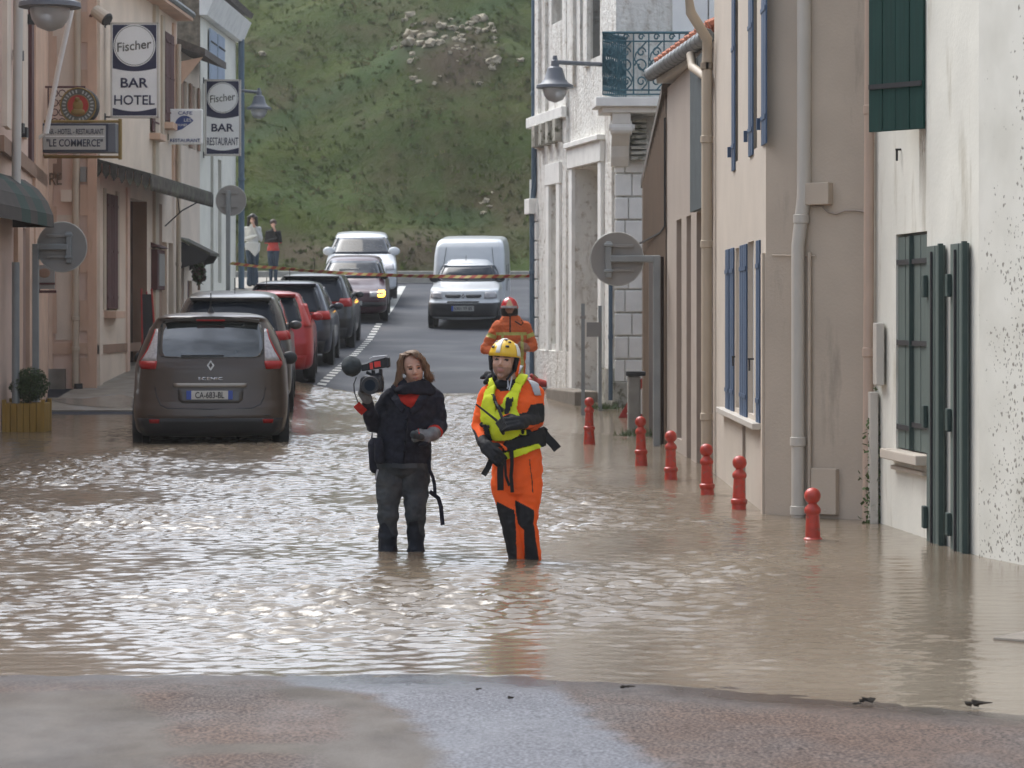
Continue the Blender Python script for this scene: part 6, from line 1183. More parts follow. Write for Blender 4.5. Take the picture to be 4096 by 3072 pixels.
for s in (-1, 1):
    b.patch([(1.42, 1.0, L - 2.1), (1.08, .7, L - 1.5)], 'car_glass', r, 'side_window', 'side', s); b.patch([(.86, s * .5, s * .8), (.72, s * .55, s * .82)], 'lens_clear', r, 'headlight', 'front', off=.012, n=6)
b.patch([(.8, -.4, .4), (.68, -.4, .4)], 'plastic', r, 'grille', 'front', off=.01); b.patch([(.5, -.7, .7), (.3, -.7, .7)], 'plastic', r, 'air_intake', 'front', off=.01)
wheels(b, r, L, r=.33); mirror(r, b, L - 1.45, 1.12, 'paint_snow', (.3, .14, .22))
# --- white van with high box
L, w = 4.0, .80
rows = [(.2, .3, L - .1, w - .05), (.3, .2, L - .02, w), (.44, .2, L, w + .01), (.60, .2, L - .02, w + .01), (.62, .2, L - .06, w), (.84, .2, L - .14, w - .01), (.88, .2, L - .22, w - .02), (.93, .2, L - .6, w - .04), (.98, .2, L - .98, w - .06), (1.03, .2, L - 1.08, w - .08), (1.2, .2, L - 1.25, w - .13), (1.36, .2, L - 1.48, w - .2), (1.41, .3, L - 1.65, w - .25), (1.45, .6, L - 1.9, w - .33)]
Xv, Yv = -.80, 59.6
r, b = facing('white_van', 'white high box van coming down the street towards the camera', Xv - .05, Yv, L, w, rows, 'paint_van', -3.5, None, cat='van')
box_rows = [(.25, 0, 2.35, .78), (.5, 0, 2.4, .82), (1.0, 0, 2.38, .835), (1.3, .02, 2.3, .82), (1.55, .04, 2.2, .815), (1.75, .05, 2.1, .79), (1.85, .09, 2.0, .755), (1.91, .16, 1.85, .69), (1.925, .3, 1.6, .5)]
bb = Body(box_rows, rb=.02, fb=.1, rc=.12, fc=.14, taper=.0); bb.build('paint_van', r, 'cargo_box')
rr2 = [(1.32, 1.4, 2.55, .55), (1.42, 1.4, 2.35, .52), (1.55, 1.4, 2.1, .5), (1.62, 1.4, 1.95, .45)]; rb_ = Body(rr2, fb=.08, fc=.15); rb_.build('paint_van', r, 'wind_deflector')
b.patch([(1.345, -.54, .54), (1.28, -.58, .58), (1.08, -.665, .665), (1.01, -.69, .69)], 'car_glass', r, 'windscreen', 'front', n=18)
for s in (-1, 1):
    b.patch([(1.34, L - 2.2, L - 1.6), (1.04, L - 2.2, L - 1.2)], 'car_glass', r, 'side_window', 'side', s); b.patch([(.82, s * .50, s * .70), (.77, s * .47, s * .74), (.68, s * .47, s * .74)], 'lens_clear', r, 'headlight', 'front', off=.015, n=6)
    b.patch([(.77, s * .06, s * .40), (.73, s * .05, s * .41), (.70, s * .09, s * .36)], 'plastic', r, 'grille_slot', 'front', off=.014, n=6); bb.patch([(1.74, s * .52, s * .53), (1.1, s * .6, s * .61)], 'iron', r, 'seam', 'front', off=.006, n=1)
    b.patch([(.50, s * .5, s * .64), (.46, s * .5, s * .63)], 'lens_red', r, 'fog_lamp', 'front', off=.035, n=3)
bb.patch([(1.3, .9, 1.0), (.9, .9, 1.0)], 'plastic', r, 'side_vent', 'side', -1); bb.patch([(1.3, 1.5, 1.56), (.7, 1.5, 1.56)], 'plastic', r, 'door_gap', 'side', -1)
b.patch([(.585, -.79, .79), (.5, -.8, .8), (.40, -.8, .8), (.28, -.77, .77)], 'plastic', r, 'bumper', 'front', off=.03, th=.03, n=20); b.patch([(.625, -.35, .35), (.60, -.36, .36)], 'plastic', r, 'lower_slot', 'front', off=.008); diamond(r, 0, L - .1, .735, .12, 1)
# mirrored text faces the front: rotate by half a turn
mb = MB(); mb.box((0, L + .05, .47), (.50, .012, .115)); mb.build('number_plate', 'plate_grey', r, world=False); mb = MB(); mb.box((.23, L + .058, .47), (.045, .006, .113)); mb.build('plate_band', 'plate_blue', r, world=False)
text('5301 YF 85', .40, .075, (-.01, L + .062, .47), 'ink', r, rotz=math.pi, local=True, bold=.01); b.patch([(1.03, .0, .0 + .6), (1.015, .0, .62)], 'plastic', r, 'wiper', 'front', off=.02, th=.02); b.patch([(1.03, -.62, -.05), (1.015, -.62, -.03)], 'plastic', r, 'wiper', 'front', off=.02, th=.02)
wheels(b, r, L, y0=.75, y1=.62, r=.28); mirror(r, b, L - 1.25, 1.06, 'plastic', (.24, .12, .17)); mb = MB(); mb.tube([(.06, L - 1.65, 1.4), (.06, L - 2.1, 1.85)], .006, 5); mb.build('aerial', 'plastic', r, world=False)
# ================================================================ people
def loft(mb, rings, n=20):
    vs = []
    for c, rx, ry in rings:
        for j in range(n): q = 2 * math.pi * j / n; vs.append((c[0] + rx * math.cos(q), c[1] + ry * math.sin(q), c[2]))
    k = len(rings); fs = [(i * n + j, i * n + (j + 1) % n, (i + 1) * n + (j + 1) % n, (i + 1) * n + j) for i in range(k - 1) for j in range(n)] + [tuple(range(n - 1, -1, -1)), tuple((k - 1) * n + j for j in range(n))]
    mb.add(vs, fs)
def sculpt(mb, voxel, smooth=4):
    me = bpy.data.meshes.new('t'); me.from_pydata([tuple(v) for v in mb.v], [], mb.f); bm = bmesh.new(); bm.from_mesh(me); bmesh.ops.recalc_face_normals(bm, faces=bm.faces); bm.to_mesh(me); bm.free()
    o = bpy.data.objects.new('t', me); COL.objects.link(o); md = o.modifiers.new('r', 'REMESH'); md.mode = 'VOXEL'; md.voxel_size = voxel
    if smooth: s = o.modifiers.new('s', 'SMOOTH'); s.factor = .5; s.iterations = smooth
    dg = bpy.context.evaluated_depsgraph_get(); m2 = bpy.data.meshes.new_from_object(o.evaluated_get(dg)); bpy.data.objects.remove(o); return m2
HEADP = dict(sk=((0, .015, .025), (.076, .095, .090)))
def head(mb, c, Rm, s=1.0, fem=False):
    T = lambda p: Vector(c) + Rm @ (Vector(p) * s); E = lambda p, r: mb.ell(T(p), [x * s for x in r], 20, 14, rot=Rm); K = lambda a, b, ra, rb, fl=1: mb.cap(T(a), T(b), ra * s, rb * s, fl=fl)
    E((0, .015, .025), (.074, .093, .092)); E((0, -.028, -.025), (.060, .062, .085)); E((0, -.03, -.072), (.044 if not fem else .039, .045, .036)); E((0, -.070, -.100), (.020, .018, .015)); K((0, -.085, .008), (0, -.106, -.028), .007, .0105); E((-.009, -.098, -.034), (.008, .009, .007)); E((.009, -.098, -.034), (.008, .009, .007))
    for q in (-1, 1): E((q * .034, -.058, -.028), (.022, .024, .024)); E((q * .074, .01, -.008), (.010, .020, .030)); E((q * .026, -.076, .020), (.022, .012, .009))
    E((0, -.084, -.061), (.020, .011, .0055)); E((0, -.083, -.070), (.017, .011, .006))
    return T
def hand(mb, w, d, nrm, side, curl=.7, s=1.0, sp=1.0):
    """five fingered hand: w wrist, d along palm, nrm out of the back, side +-1 for the thumb"""
    w, d, nrm = Vector(w), Vector(d).normalized(), Vector(nrm).normalized(); x = d.cross(nrm).normalized() * side; nrm = x.cross(d).normalized() * (1 if x.cross(d).dot(nrm) > 0 else -1)
    for k in (-1, 0, 1): mb.cap(w + x * .02 * k * s, w + d * .075 * s + x * .026 * k * s, .021 * s, .016 * s, 10)
    for k, L in enumerate((.070, .080, .075, .058)):
        b = w + d * .082 * s + x * (.033 - .021 * k) * s * sp; a1, a2 = curl * .8, curl * 2.0; p1 = b + (d * math.cos(a1) - nrm * math.sin(a1)) * L * .5 * s; p2 = p1 + (d * math.cos(a2) - nrm * math.sin(a2)) * L * .5 * s
        mb.cap(b, p1, .0105 * s, .0095 * s, 8); mb.cap(p1, p2, .0095 * s, .0078 * s, 8)
    t0 = w + d * .02 * s + x * .03 * s; t1 = t0 + (d * .6 + x * .7 - nrm * .35).normalized() * .045 * s; t2 = t1 + (d * .9 + x * .1 - nrm * .5).normalized() * .035 * s; mb.cap(t0, t1, .014 * s, .0115 * s, 8); mb.cap(t1, t2, .0115 * s, .009 * s, 8)
def pinp(px, py, poly):
    c = np.zeros(len(px), bool); n = len(poly)
    for i in range(n):
        x1, y1 = poly[i]; x2, y2 = poly[(i + 1) % n]
        if y1 == y2: continue
        c ^= ((y1 > py) != (y2 > py)) & (px < (x2 - x1) * (py - y1) / (y2 - y1) + x1)
    return c
def csel(C, a, b, r):
    a, b = np.array(a), np.array(b); d = b - a; t = np.clip(((C - a) @ d) / (d @ d), 0, 1); return np.linalg.norm(C - a - t[:, None] * d, axis=1) < r
class Fig:
    def __init__(s, me, wr=.0):
        n = len(me.vertices); s.V = np.empty(n * 3); me.vertices.foreach_get('co', s.V); s.V = s.V.reshape(-1, 3); s.N = np.empty(n * 3); me.vertices.foreach_get('normal', s.N); s.N = s.N.reshape(-1, 3)
        if wr:
            d = np.array([noise.noise(Vector((v[0] * 8 + v[2] * 4, v[1] * 8, v[2] * 15))) + .8 * (.35 - abs(noise.noise(Vector((v[0] * 13 - v[2] * 9, v[1] * 13, v[2] * 20 + v[0] * 6))))) + .35 * noise.noise(Vector((v[0] * 30, v[1] * 30, v[2] * 40))) for v in s.V]); s.wr = d * wr
        else: s.wr = np.zeros(n)
        s.F = [tuple(p.vertices) for p in me.polygons]; s.C = np.array([s.V[list(f)].mean(0) for f in s.F]); s.FN = np.array([s.N[list(f)].mean(0) for f in s.F])
        s.sx = (512 + F * s.C[:, 0] / s.C[:, 1]) * 4; s.sy = (HZ - F * (s.C[:, 2] - CH) / s.C[:, 1]) * 4; s.mi = np.zeros(len(s.F), int)
    def obj(s, name, mats, loc, lab, cat, keep=None):
        if keep is not None: w = s.wr * keep
        else: w = s.wr
        V = s.V + s.N * w[:, None] - np.array(loc); me = bpy.data.meshes.new(name); me.from_pydata(V.tolist(), [], s.F)
        for m in mats: me.materials.append(M[m])
        me.polygons.foreach_set('material_index', s.mi.astype(int)); me.polygons.foreach_set('use_smooth', [True] * len(s.F)); o = bpy.data.objects.new(name, me); COL.objects.link(o); o.location = loc; return tag(o, lab, cat)
    def shell(s, name, m, parent, polys, off=.012, th=.012, front=True, extra=None):
        k = np.zeros(len(s.F), bool)
        for p in polys: k |= pinp(s.sx, s.sy, p)
        if front: k &= s.FN[:, 1] < .25
        if extra is not None: k &= extra(s.C)
        ids = np.where(k)[0]
        if len(ids) == 0: print('EMPTY SHELL', name); return None
        used = sorted({v for i in ids for v in s.F[i]}); mp = {v: j for j, v in enumerate(used)}; pl = np.array(parent.location)
        V = (s.V + s.N * (off + s.wr)[:, None])[used] - pl; me = bpy.data.meshes.new(name); me.from_pydata(V.tolist(), [], [tuple(mp[v] for v in s.F[i]) for i in ids]); me.materials.append(M[m]); me.polygons.foreach_set('use_smooth', [True] * len(ids))
        o = bpy.data.objects.new(name, me); COL.objects.link(o); o.parent = parent; d = o.modifiers.new('s', 'SOLIDIFY'); d.thickness = th; d.offset = 0; return o
def strap(parent, name, pts, w, m, th=.004, tw=None):
    mb = MB(); pts = [Vector(p) for p in pts]; vs = []
    for i, p in enumerate(pts):
        t = (pts[min(i + 1, len(pts) - 1)] - pts[max(i - 1, 0)]).normalized(); n = t.cross(Vector((0, 1, 0))); n = n.normalized() if n.length > .1 else Vector((1, 0, 0)); vs += [p - n * w / 2, p + n * w / 2]
    mb.add(vs, [(2 * i, 2 * i + 1, 2 * i + 3, 2 * i + 2) for i in range(len(pts) - 1)]); o = mb.build(name, m, parent, recalc=False); d = o.modifiers.new('s', 'SOLIDIFY'); d.thickness = th; return o
# ---------------- rescue diver in orange
YR = 16.7
def a1(x, y, d=0.): p = S(1300 + x / 1.508, 1300 + y / 1.508, YR); p.y += d; return p
def a2(x, y, d=0.): p = S(1850 + x / 2.764, 1300 + y / 2.764, YR); p.y += d; return p
def sp2(*pts): return [(1850 + x / 2.764, 1300 + y / 2.764) for x, y in pts]
def sp1(*pts): return [(1300 + x / 1.508, 1300 + y / 1.508) for x, y in pts]
mb = MB(); mm = .001037
loft(mb, [(a1(x, y, d), rx * mm, ry) for x, y, rx, ry, d in ((1150, 1045, 60, .06, 0), (1152, 1010, 120, .105, .01), (1155, 960, 150, .125, .015), (1160, 880, 156, .130, .01), (1158, 800, 150, .122, 0), (1145, 715, 146, .115, -.01), (1132, 640, 158, .125, -.015), (1125, 550, 172, .135, -.01), (1120, 460, 182, .130, 0), (1118, 405, 168, .105, .01), (1108, 370, 118, .08, .015), (1100, 340, 66, .065, .01), (1096, 300, 58, .06, 0))])
Rm = Matrix.Rotation(R(-10), 3, 'Z') @ Matrix.Rotation(R(4), 3, 'Y') @ Matrix.Rotation(R(-4), 3, 'X'); hc = a1(1078, 212, -.02); T = head(mb, hc, Rm, 1.03)
mb.cap(a1(1095, 290, 0), a1(1102, 360, .01), .058, .07)
mb.cap(a1(1075, 950), a1(1122, 1190, -.01), .083, .064); mb.cap(a1(1122, 1190, -.01), a1(1158, 1420, .03), .062, .052); mb.cap(a1(1158, 1420, .03), a1(1165, 1640, .04), .052, .04)
mb.cap(a1(1225, 950), a1(1215, 1190, -.02), .094, .068); mb.cap(a1(1215, 1190, -.02), a1(1262, 1420, .02), .066, .050); mb.cap(a1(1262, 1420, .02), a1(1272, 1640, .03), .05, .04)
mb.cap(a1(1100, 1000), a1(1110, 1080), .085, .076); mb.cap(a1(1212, 1000), a1(1214, 1090), .09, .08)
for x in (1160, 1275): mb.cap(a1(x, 1655, .03), a1(x - 8, 1668, -.13), .045, .038)
mb.cap(a1(985, 425, .01), a1(932, 610, .0), .062, .050); mb.cap(a1(932, 610, 0), a1(955, 700, -.13), .050, .038); mb.cap(a1(955, 700, -.13), a1(975, 725, -.17), .04, .038)
mb.cap(a1(1258, 420, .01), a1(1272, 570, .0), .066, .054); mb.cap(a1(1275, 575, 0), a1(1180, 580, -.22), .052, .040)
mb.cap(a1(1000, 400), a1(1080, 385), .05, .06); mb.cap(a1(1240, 395), a1(1150, 380), .055, .06)
hand(mb, a1(975, 722, -.18), (.55, -.35, -.55), (-.3, -.9, .35), -1, .75, 1.12); hand(mb, a1(1175, 580, -.24), (-1, -.15, -.1), (.1, -.8, .5), 1, .95, 1.12)
me = sculpt(mb, .0055, 3); fg = Fig(me, .0065); C = fg.C
Ti = lambda P_: ((P_ - np.array(hc)) @ np.array(Rm)) / 1.03     # into head space
H = Ti(fg.V)
for q in (-1, 1):
    d = np.exp(-(((H[:, 0] - q * .030) / .015) ** 2 + ((H[:, 2] - .002) / .009) ** 2)) * (H[:, 1] < -.03); fg.V += (np.array(Rm @ Vector((0, 1, 0))) * (.009 * d)[:, None])
hm = np.linalg.norm(H - np.array([0, -.01, 0]), axis=1) < .14
HC = Ti(C); mats = ['neon_orange', 'suit_black', 'skin', 'eye', 'hair_brown', 'lips', 'stubble', 'glove_black']
mi = fg.mi; face = (HC[:, 1] < .04) & (HC[:, 2] > -.125) & (HC[:, 2] < .1) & (abs(HC[:, 0]) < .09) & (np.linalg.norm(HC, axis=1) < .15)
neck = (fg.sy / 1 > 0) & pinp(fg.sx, fg.sy, sp1((1000, 310), (1180, 290), (1185, 350), (1150, 395), (1060, 400), (1010, 360)))
mi[neck] = 1; mi[(np.linalg.norm(HC, axis=1) < .16) & (HC[:, 2] > -.1)] = 1; mi[face] = 2
mi[face & (HC[:, 2] < -.045) & (HC[:, 1] < -.02) & (HC[:, 2] > -.12)] = 6; mi[face & (((HC[:, 0]) / .023) ** 2 + ((HC[:, 2] + .065) / .010) ** 2 < 1)] = 5
for q in (-1, 1): mi[face & (((HC[:, 0] - q * .030) / .014) ** 2 + ((HC[:, 2] - .000) / .0065) ** 2 < 1)] = 3; mi[face & (abs(HC[:, 0] - q * .031) < .019) & (abs(HC[:, 2] - .019) < .0045)] = 4
low = ~face & (fg.sy > 1300 + 320 / 1.508)
# neoprene panels
mi[low & pinp(fg.sx, fg.sy, sp1((1038, 1065), (1142, 1118), (1150, 1210), (1158, 1420), (1158, 1700), (1060, 1700), (1090, 1400), (1058, 1200), (1030, 1100))) & (fg.FN[:, 1] < .6)] = 1
mi[low & pinp(fg.sx, fg.sy, sp1((1145, 1055), (1262, 1118), (1258, 1200), (1290, 1420), (1280, 1700), (1215, 1700), (1200, 1240), (1165, 1200), (1148, 1120)))] = 1
mi[low & (C[:, 1] < YR - .02) & pinp(fg.sx, fg.sy, sp1((1240, 480), (1330, 470), (1330, 570), (1290, 600), (1200, 610), (1150, 600), (1150, 540), (1220, 525)))] = 1
mi[low & pinp(fg.sx, fg.sy, sp1((1236, 490), (1335, 480), (1335, 580), (1270, 600), (1235, 560))) & (C[:, 0] > a1(1240, 0)[0])] = 1
mi[low & pinp(fg.sx, fg.sy, sp1((880, 610), (905, 640), (930, 690), (935, 720), (900, 700), (880, 650)))] = 1
mi[low & csel(C, a1(968, 715, -.16), Vector(a1(975, 722, -.18)) + Vector((.55, -.35, -.55)).normalized() * .16, .07)] = 7
mi[low & csel(C, a1(1175, 580, -.24), Vector(a1(1175, 580, -.24)) + Vector((-.16, -.02, -.02)), .075)] = 7
seam = low & (abs(fg.sx - (1300 + (1235 + 18 * np.sin((fg.sy - 1850) / 90)) / 1.508)) < 1.6) & (fg.sy > 1300 + 810 / 1.508) & (fg.sy < 1300 + 1010 / 1.508); mi[seam] = 1
base = (a1(1170, 0).x, YR, -.28); keep = np.where(hm, 0.0, 1.0); resc = fg.obj('person', mats, base, 'rescue worker in bright orange wetsuit, yellow vest and yellow helmet standing shin deep', 'person', keep)
# lifejacket
ext = lambda C_: np.linalg.norm(Ti(C_), axis=1) > .15
torso_only = lambda C_: (C_[:, 1] > YR - .17)
vest = [sp2((312, 650), (345, 640), (375, 700), (360, 780), (385, 860), (378, 950), (395, 1050), (400, 1250), (330, 1250), (290, 1180), (235, 1110), (240, 980), (262, 860), (275, 760)), sp2((650, 545), (700, 532), (760, 575), (700, 630), (650, 690), (625, 760), (605, 850), (590, 930), (620, 1000), (690, 1080), (735, 1125), (660, 1170), (600, 1215), (540, 1255), (390, 1265), (385, 1150), (392, 960), (440, 880), (500, 800), (550, 720), (600, 610))]
vo = fg.shell('life_vest', 'neon_yellow', resc, vest, .022, .03, extra=torso_only)
fg.shell('reflective_band', 'reflective', vo, [sp2((655, 545), (700, 537), (750, 572), (690, 625), (645, 700), (620, 765), (545, 762), (575, 690), (610, 610))], .042, .004, extra=torso_only)
fg.shell('vest_label', 'reflective', vo, [sp2((248, 955), (330, 945), (360, 1000), (345, 1080), (245, 1060))], .042, .004, extra=torso_only)
fg.shell('shoulder_patch', 'suit_black', vo, [sp2((300, 670), (385, 625), (378, 700), (370, 785), (275, 760))], .042, .006, extra=torso_only)
fg.shell('arm_band', 'reflective', resc, [sp2((700, 590), (765, 580), (820, 650), (862, 775), (790, 778), (762, 690))], .008, .004)
fg.shell('waist_belt', 'suit_black', resc, [sp2((480, 1275), (600, 1230), (720, 1190), (880, 1105), (915, 1180), (925, 1290), (870, 1340), (800, 1360), (780, 1310), (640, 1350), (560, 1385), (470, 1400)), sp2((640, 1140), (700, 1120), (740, 1180), (690, 1215), (640, 1190))], .03, .025, extra=torso_only)
fg.shell('vest_skirt', 'neon_yellow', resc, [sp2((565, 1385), (700, 1340), (790, 1312), (812, 1357), (700, 1410), (570, 1462)), sp2((470, 1405), (520, 1400), (530, 1470), (490, 1490), (470, 1450))], .03, .03, extra=torso_only)
fg.shell('chest_strap', 'suit_black', resc, [sp2((490, 845), (550, 845), (520, 1000), (470, 990)), sp2((238, 1080), (350, 1095), (350, 1125), (238, 1105)), sp2((300, 1115), (335, 1110), (380, 1250), (345, 1255)), sp2((350, 810), (372, 805), (470, 950), (440, 985))], .05, .008, extra=torso_only)
fg.shell('orange_panel', 'helmet_yellow', vo, [sp2((240, 1120), (300, 1120), (345, 1245), (290, 1250))], .043, .004, extra=torso_only)
# drooping hood / collar and straps
mb = MB(); mb.cap(a1(1050, 335, .02), a1(985, 300, .03), .045, .03, fl=.7); mb.cap(a1(985, 300, .03), a1(945, 318, .02), .024, .012); mb.cap(a1(1000, 315, .0), a1(968, 345, -.01), .022, .014); mb.cap(a1(1050, 362, -.04), a1(1160, 358, -.04), .034, .036); mb.cap(a1(1165, 350, .0), a1(1188, 315, .04), .032, .022)
m2 = sculpt(mb, .006, 4); f2 = Fig(m2, .006); o = f2.obj('hood', ['suit_black'], tuple(resc.location), None, None); o.parent = resc; o.location = (0, 0, 0)
strap(resc, 'belt_tail', [a1(1310, 640, .0), a1(1340, 680, -.02), a1(1380, 720, -.03), a1(1402, 748, -.03)], .055, 'suit_black', .012); strap(resc, 'belt_tail', [a1(1010, 790, -.17), a1(985, 850, -.16), a1(958, 895, -.15)], .036, 'suit_black', .01)
strap(resc, 'belt_tail', [a1(1062, 790, -.18), a1(1058, 880, -.17), a1(1060, 985, -.15)], .04, 'suit_black', .012); strap(resc, 'belt_tail', [a1(1125, 740, -.17), a1(1128, 830, -.16), a1(1122, 900, -.15), a1(1130, 1000, -.13)], .022, 'suit_black', .008); strap(resc, 'belt_tail', [a1(1085, 790, -.18), a1(1090, 900, -.16), a1(1112, 960, -.14)], .016, 'suit_black', .006)
strap(resc, 'cord', [a1(1103, 330, -.08), a1(1105, 370, -.13), a1(1098, 380, -.13)], .008, 'reflective', .004); strap(resc, 'cord', [a1(1128, 310, -.08), a1(1120, 350, -.12), a1(1110, 390, -.14)], .008, 'reflective', .004)
# helmet
mb = MB(); prof = []; hR = Rm @ Matrix.Rotation(R(-6), 3, 'X')
def dome(mb, c, r, z0, Rm, off=(0, 0, 0), n=28, m=12):
    vs = []
    for i in range(m + 1):
        a = (math.pi / 2) * i / m; rr_ = math.cos(a); z = math.sin(a)
        for j in range(n): q = 2 * math.pi * j / n; vs.append(Vector(c) + Rm @ Vector((r[0] * rr_ * math.cos(q), r[1] * rr_ * math.sin(q) * 1.0, z0 + (r[2] - z0) * z + (.012 * math.sin(q) if i == 0 else 0))))
    mb.add(vs, [(i * n + j, i * n + (j + 1) % n, (i + 1) * n + (j + 1) % n, (i + 1) * n + j) for i in range(m) for j in range(n)])
    return vs
def patchdome(c, r, z0, Rm, q0, q1, a0, a1_, off, m, par, name, n=8):
    mb = MB(); vs = []
    for i in range(n + 1):
        a = a0 + (a1_ - a0) * i / n
        for j in range(n + 1): q = q0 + (q1 - q0) * j / n; vs.append(Vector(c) + Rm @ Vector(((r[0] + off) * math.cos(a) * math.cos(q), (r[1] + off) * math.cos(a) * math.sin(q), z0 + (r[2] + off - z0) * math.sin(a))))
    mb.add(vs, [(i * (n + 1) + j, i * (n + 1) + j + 1, (i + 1) * (n + 1) + j + 1, (i + 1) * (n + 1) + j) for i in range(n) for j in range(n)]); o = mb.build(name, m, par, smooth='all', recalc=False); d = o.modifiers.new('s', 'SOLIDIFY'); d.thickness = .003; d.offset = 0; return o
hcx = Vector(hc) + Rm @ Vector((.002, .012, .022)); r_ = (.100, .116, .112); mb = MB(); dome(mb, hcx, r_, .0, hR); ho = mb.build('helmet', 'helmet_yellow', resc, smooth='all', recalc=False); d = ho.modifiers.new('s', 'SOLIDIFY'); d.thickness = .012
D = math.pi / 180
patchdome(hcx, r_, 0, hR, -112 * D, -96 * D, .06, 1.35, .003, 'helmet_white', ho, 'white_stripe'); patchdome(hcx, r_, 0, hR, -30 * D, -6 * D, .03, .8, .003, 'helmet_white', ho, 'white_stripe'); patchdome(hcx, r_, 0, hR, -130 * D, -60 * D, 1.15, 1.4, .003, 'helmet_white', ho, 'white_stripe')
for q, a in ((-132, .35), (-72, .4), (-60, .75), (-138, .8), (-80, .95)): patchdome(hcx, r_, 0, hR, (q - 7) * D, (q + 7) * D, a, a + .12, .005, 'ink', ho, 'vent', 3)
mb = MB()
for q in (-1, 1): mb.cap(Vector(hc) + Rm @ Vector((q * .082, .0, .02)), Vector(hc) + Rm @ Vector((q * .074, -.005, -.06)), .018, .012, fl=1.6); mb.cap(Vector(hc) + Rm @ Vector((q * .074, -.01, -.06)), Vector(hc) + Rm @ Vector((q * .04, -.055, -.118)), .008, .007)
mb.build('chin_strap', 'suit_black', ho, smooth='all'); mb = MB(); mb.cap(Vector(hc) + Rm @ Vector((.086, .03, -.01)), Vector(hc) + Rm @ Vector((.075, .03, -.09)), .016, .018); mb.build('hood_lining', 'neon_orange', ho, smooth='all')
# radio in his hand
rd = thing('radio', 'black handheld radio with long antenna held by the rescue worker in orange', 'radio', a1(1050, 600, -.34)); mb = MB(); mb.hexa([a1(x, y, d) for d in (-.36, -.31) for x, y in ((1062, 625), (1098, 590), (1065, 545), (1028, 578))]); mb.build('body', 'cam_black', rd, bevel=.004); mb = MB(); mb.tube([a1(1040, 565, -.34), a1(915, 465, -.36)], [.008, .005], 8); mb.build('antenna', 'cam_black', rd); mb = MB(); mb.tube([a1(1080, 575, -.37), a1(1045, 480, -.36), a1(1028, 450, -.33)], [.011, .007, .005], 8); mb.build('microphone_lead', 'cam_black', rd)
# ---------------- reporter with camera
YW = 17.25
def w1(x, y, d=0.): p = S(1300 + x / 1.508, 1300 + y / 1.508, YW); p.y += d; return p
def w2(x, y, d=0.): p = S(1350 + x / 3.318, 1350 + y / 3.318, YW); p.y += d; return p
def wp1(*pts): return [(1300 + x / 1.508, 1300 + y / 1.508) for x, y in pts]
def wp2(*pts): return [(1350 + x / 3.318, 1350 + y / 3.318) for x, y in pts]
mb = MB(); mm = .001071
loft(mb, [(w1(x, y, d), rx * mm, ry) for x, y, rx, ry, d in ((465, 925, 60, .05, .01), (465, 890, 158, .115, .015), (463, 850, 172, .13, .01), (466, 790, 174, .135, 0), (478, 700, 166, .125, -.01), (490, 620, 168, .13, -.01), (505, 540, 175, .13, -.01), (520, 470, 172, .118, 0), (528, 425, 155, .10, .01), (532, 390, 110, .085, .01), (535, 355, 62, .06, 0), (538, 310, 50, .05, 0))])
Rw = Matrix.Rotation(R(8), 3, 'Z') @ Matrix.Rotation(R(-7), 3, 'Y') @ Matrix.Rotation(R(3), 3, 'X'); wc = w1(534, 258, -.02); head(mb, wc, Rw, .93, True)
mb.cap(w1(538, 320), w1(535, 380), .048, .06)
mb.cap(w1(385, 900), w1(380, 1150, -.01), .090, .066); mb.cap(w1(380, 1150, -.01), w1(380, 1345, .02), .064, .058); mb.cap(w1(380, 1300, .02), w1(380, 1400, .02), .058, .070); mb.cap(w1(380, 1400, .02), w1(384, 1590, .03), .045, .04)
mb.cap(w1(548, 900), w1(545, 1150, -.02), .094, .066); mb.cap(w1(545, 1150, -.02), w1(548, 1290, .01), .064, .054); mb.cap(w1(548, 1290, .01), w1(549, 1400, .01), .054, .064); mb.cap(w1(548, 1345, .01), w1(550, 1590, .02), .045, .04)
mb.cap(w1(400, 950), w1(400, 1000), .085, .08); mb.cap(w1(535, 950), w1(535, 1000), .088, .082)
for x in (380, 550): mb.cap(w1(x, 1600, .03), w1(x - 5, 1612, -.12), .043, .036)
mb.cap(w1(395, 435, .0), w1(298, 600, .0), .062, .058); mb.cap(w1(298, 600, 0), w1(268, 520, -.10), .056, .044); mb.cap(w1(268, 520, -.1), w1(262, 440, -.14), .042, .034)
mb.cap(w1(660, 440, .01), w1(688, 600, .0), .062, .056); mb.cap(w1(688, 600, 0), w1(655, 655, -.16), .055, .044); mb.cap(w1(420, 420), w1(480, 400), .05, .055); mb.cap(w1(645, 425), w1(580, 400), .05, .055)
hand(mb, w1(262, 435, -.15), (-.1, -.1, 1), (-1, -.3, 0), -1, .8, .95); hand(mb, w1(652, 655, -.17), (-1, -.25, .08), (.0, -.8, .6), -1, .8, 1.0)
me = sculpt(mb, .0055, 3); fw = Fig(me, .011); C = fw.C; TiW = lambda P_: ((P_ - np.array(wc)) @ np.array(Rw)) / .93; H = TiW(fw.V); HC = TiW(C)
for q in (-1, 1):
    d = np.exp(-(((H[:, 0] - q * .030) / .015) ** 2 + ((H[:, 2] - .002) / .009) ** 2)) * (H[:, 1] < -.03); fw.V += (np.array(Rw @ Vector((0, 1, 0))) * (.008 * d)[:, None])
mats = ['coat_navy', 'denim', 'denim_wet', 'skin', 'eye', 'hair_blonde', 'lips', 'glove_grey', 'knit_red', 'glove_black']; mi = fw.mi
face = (HC[:, 2] > -.135) & (np.linalg.norm(HC, axis=1) < .155); mi[face] = 3; mi[face & ((HC[:, 0] / .021) ** 2 + ((HC[:, 2] + .065) / .008) ** 2 < 1) & (HC[:, 1] < -.05)] = 6
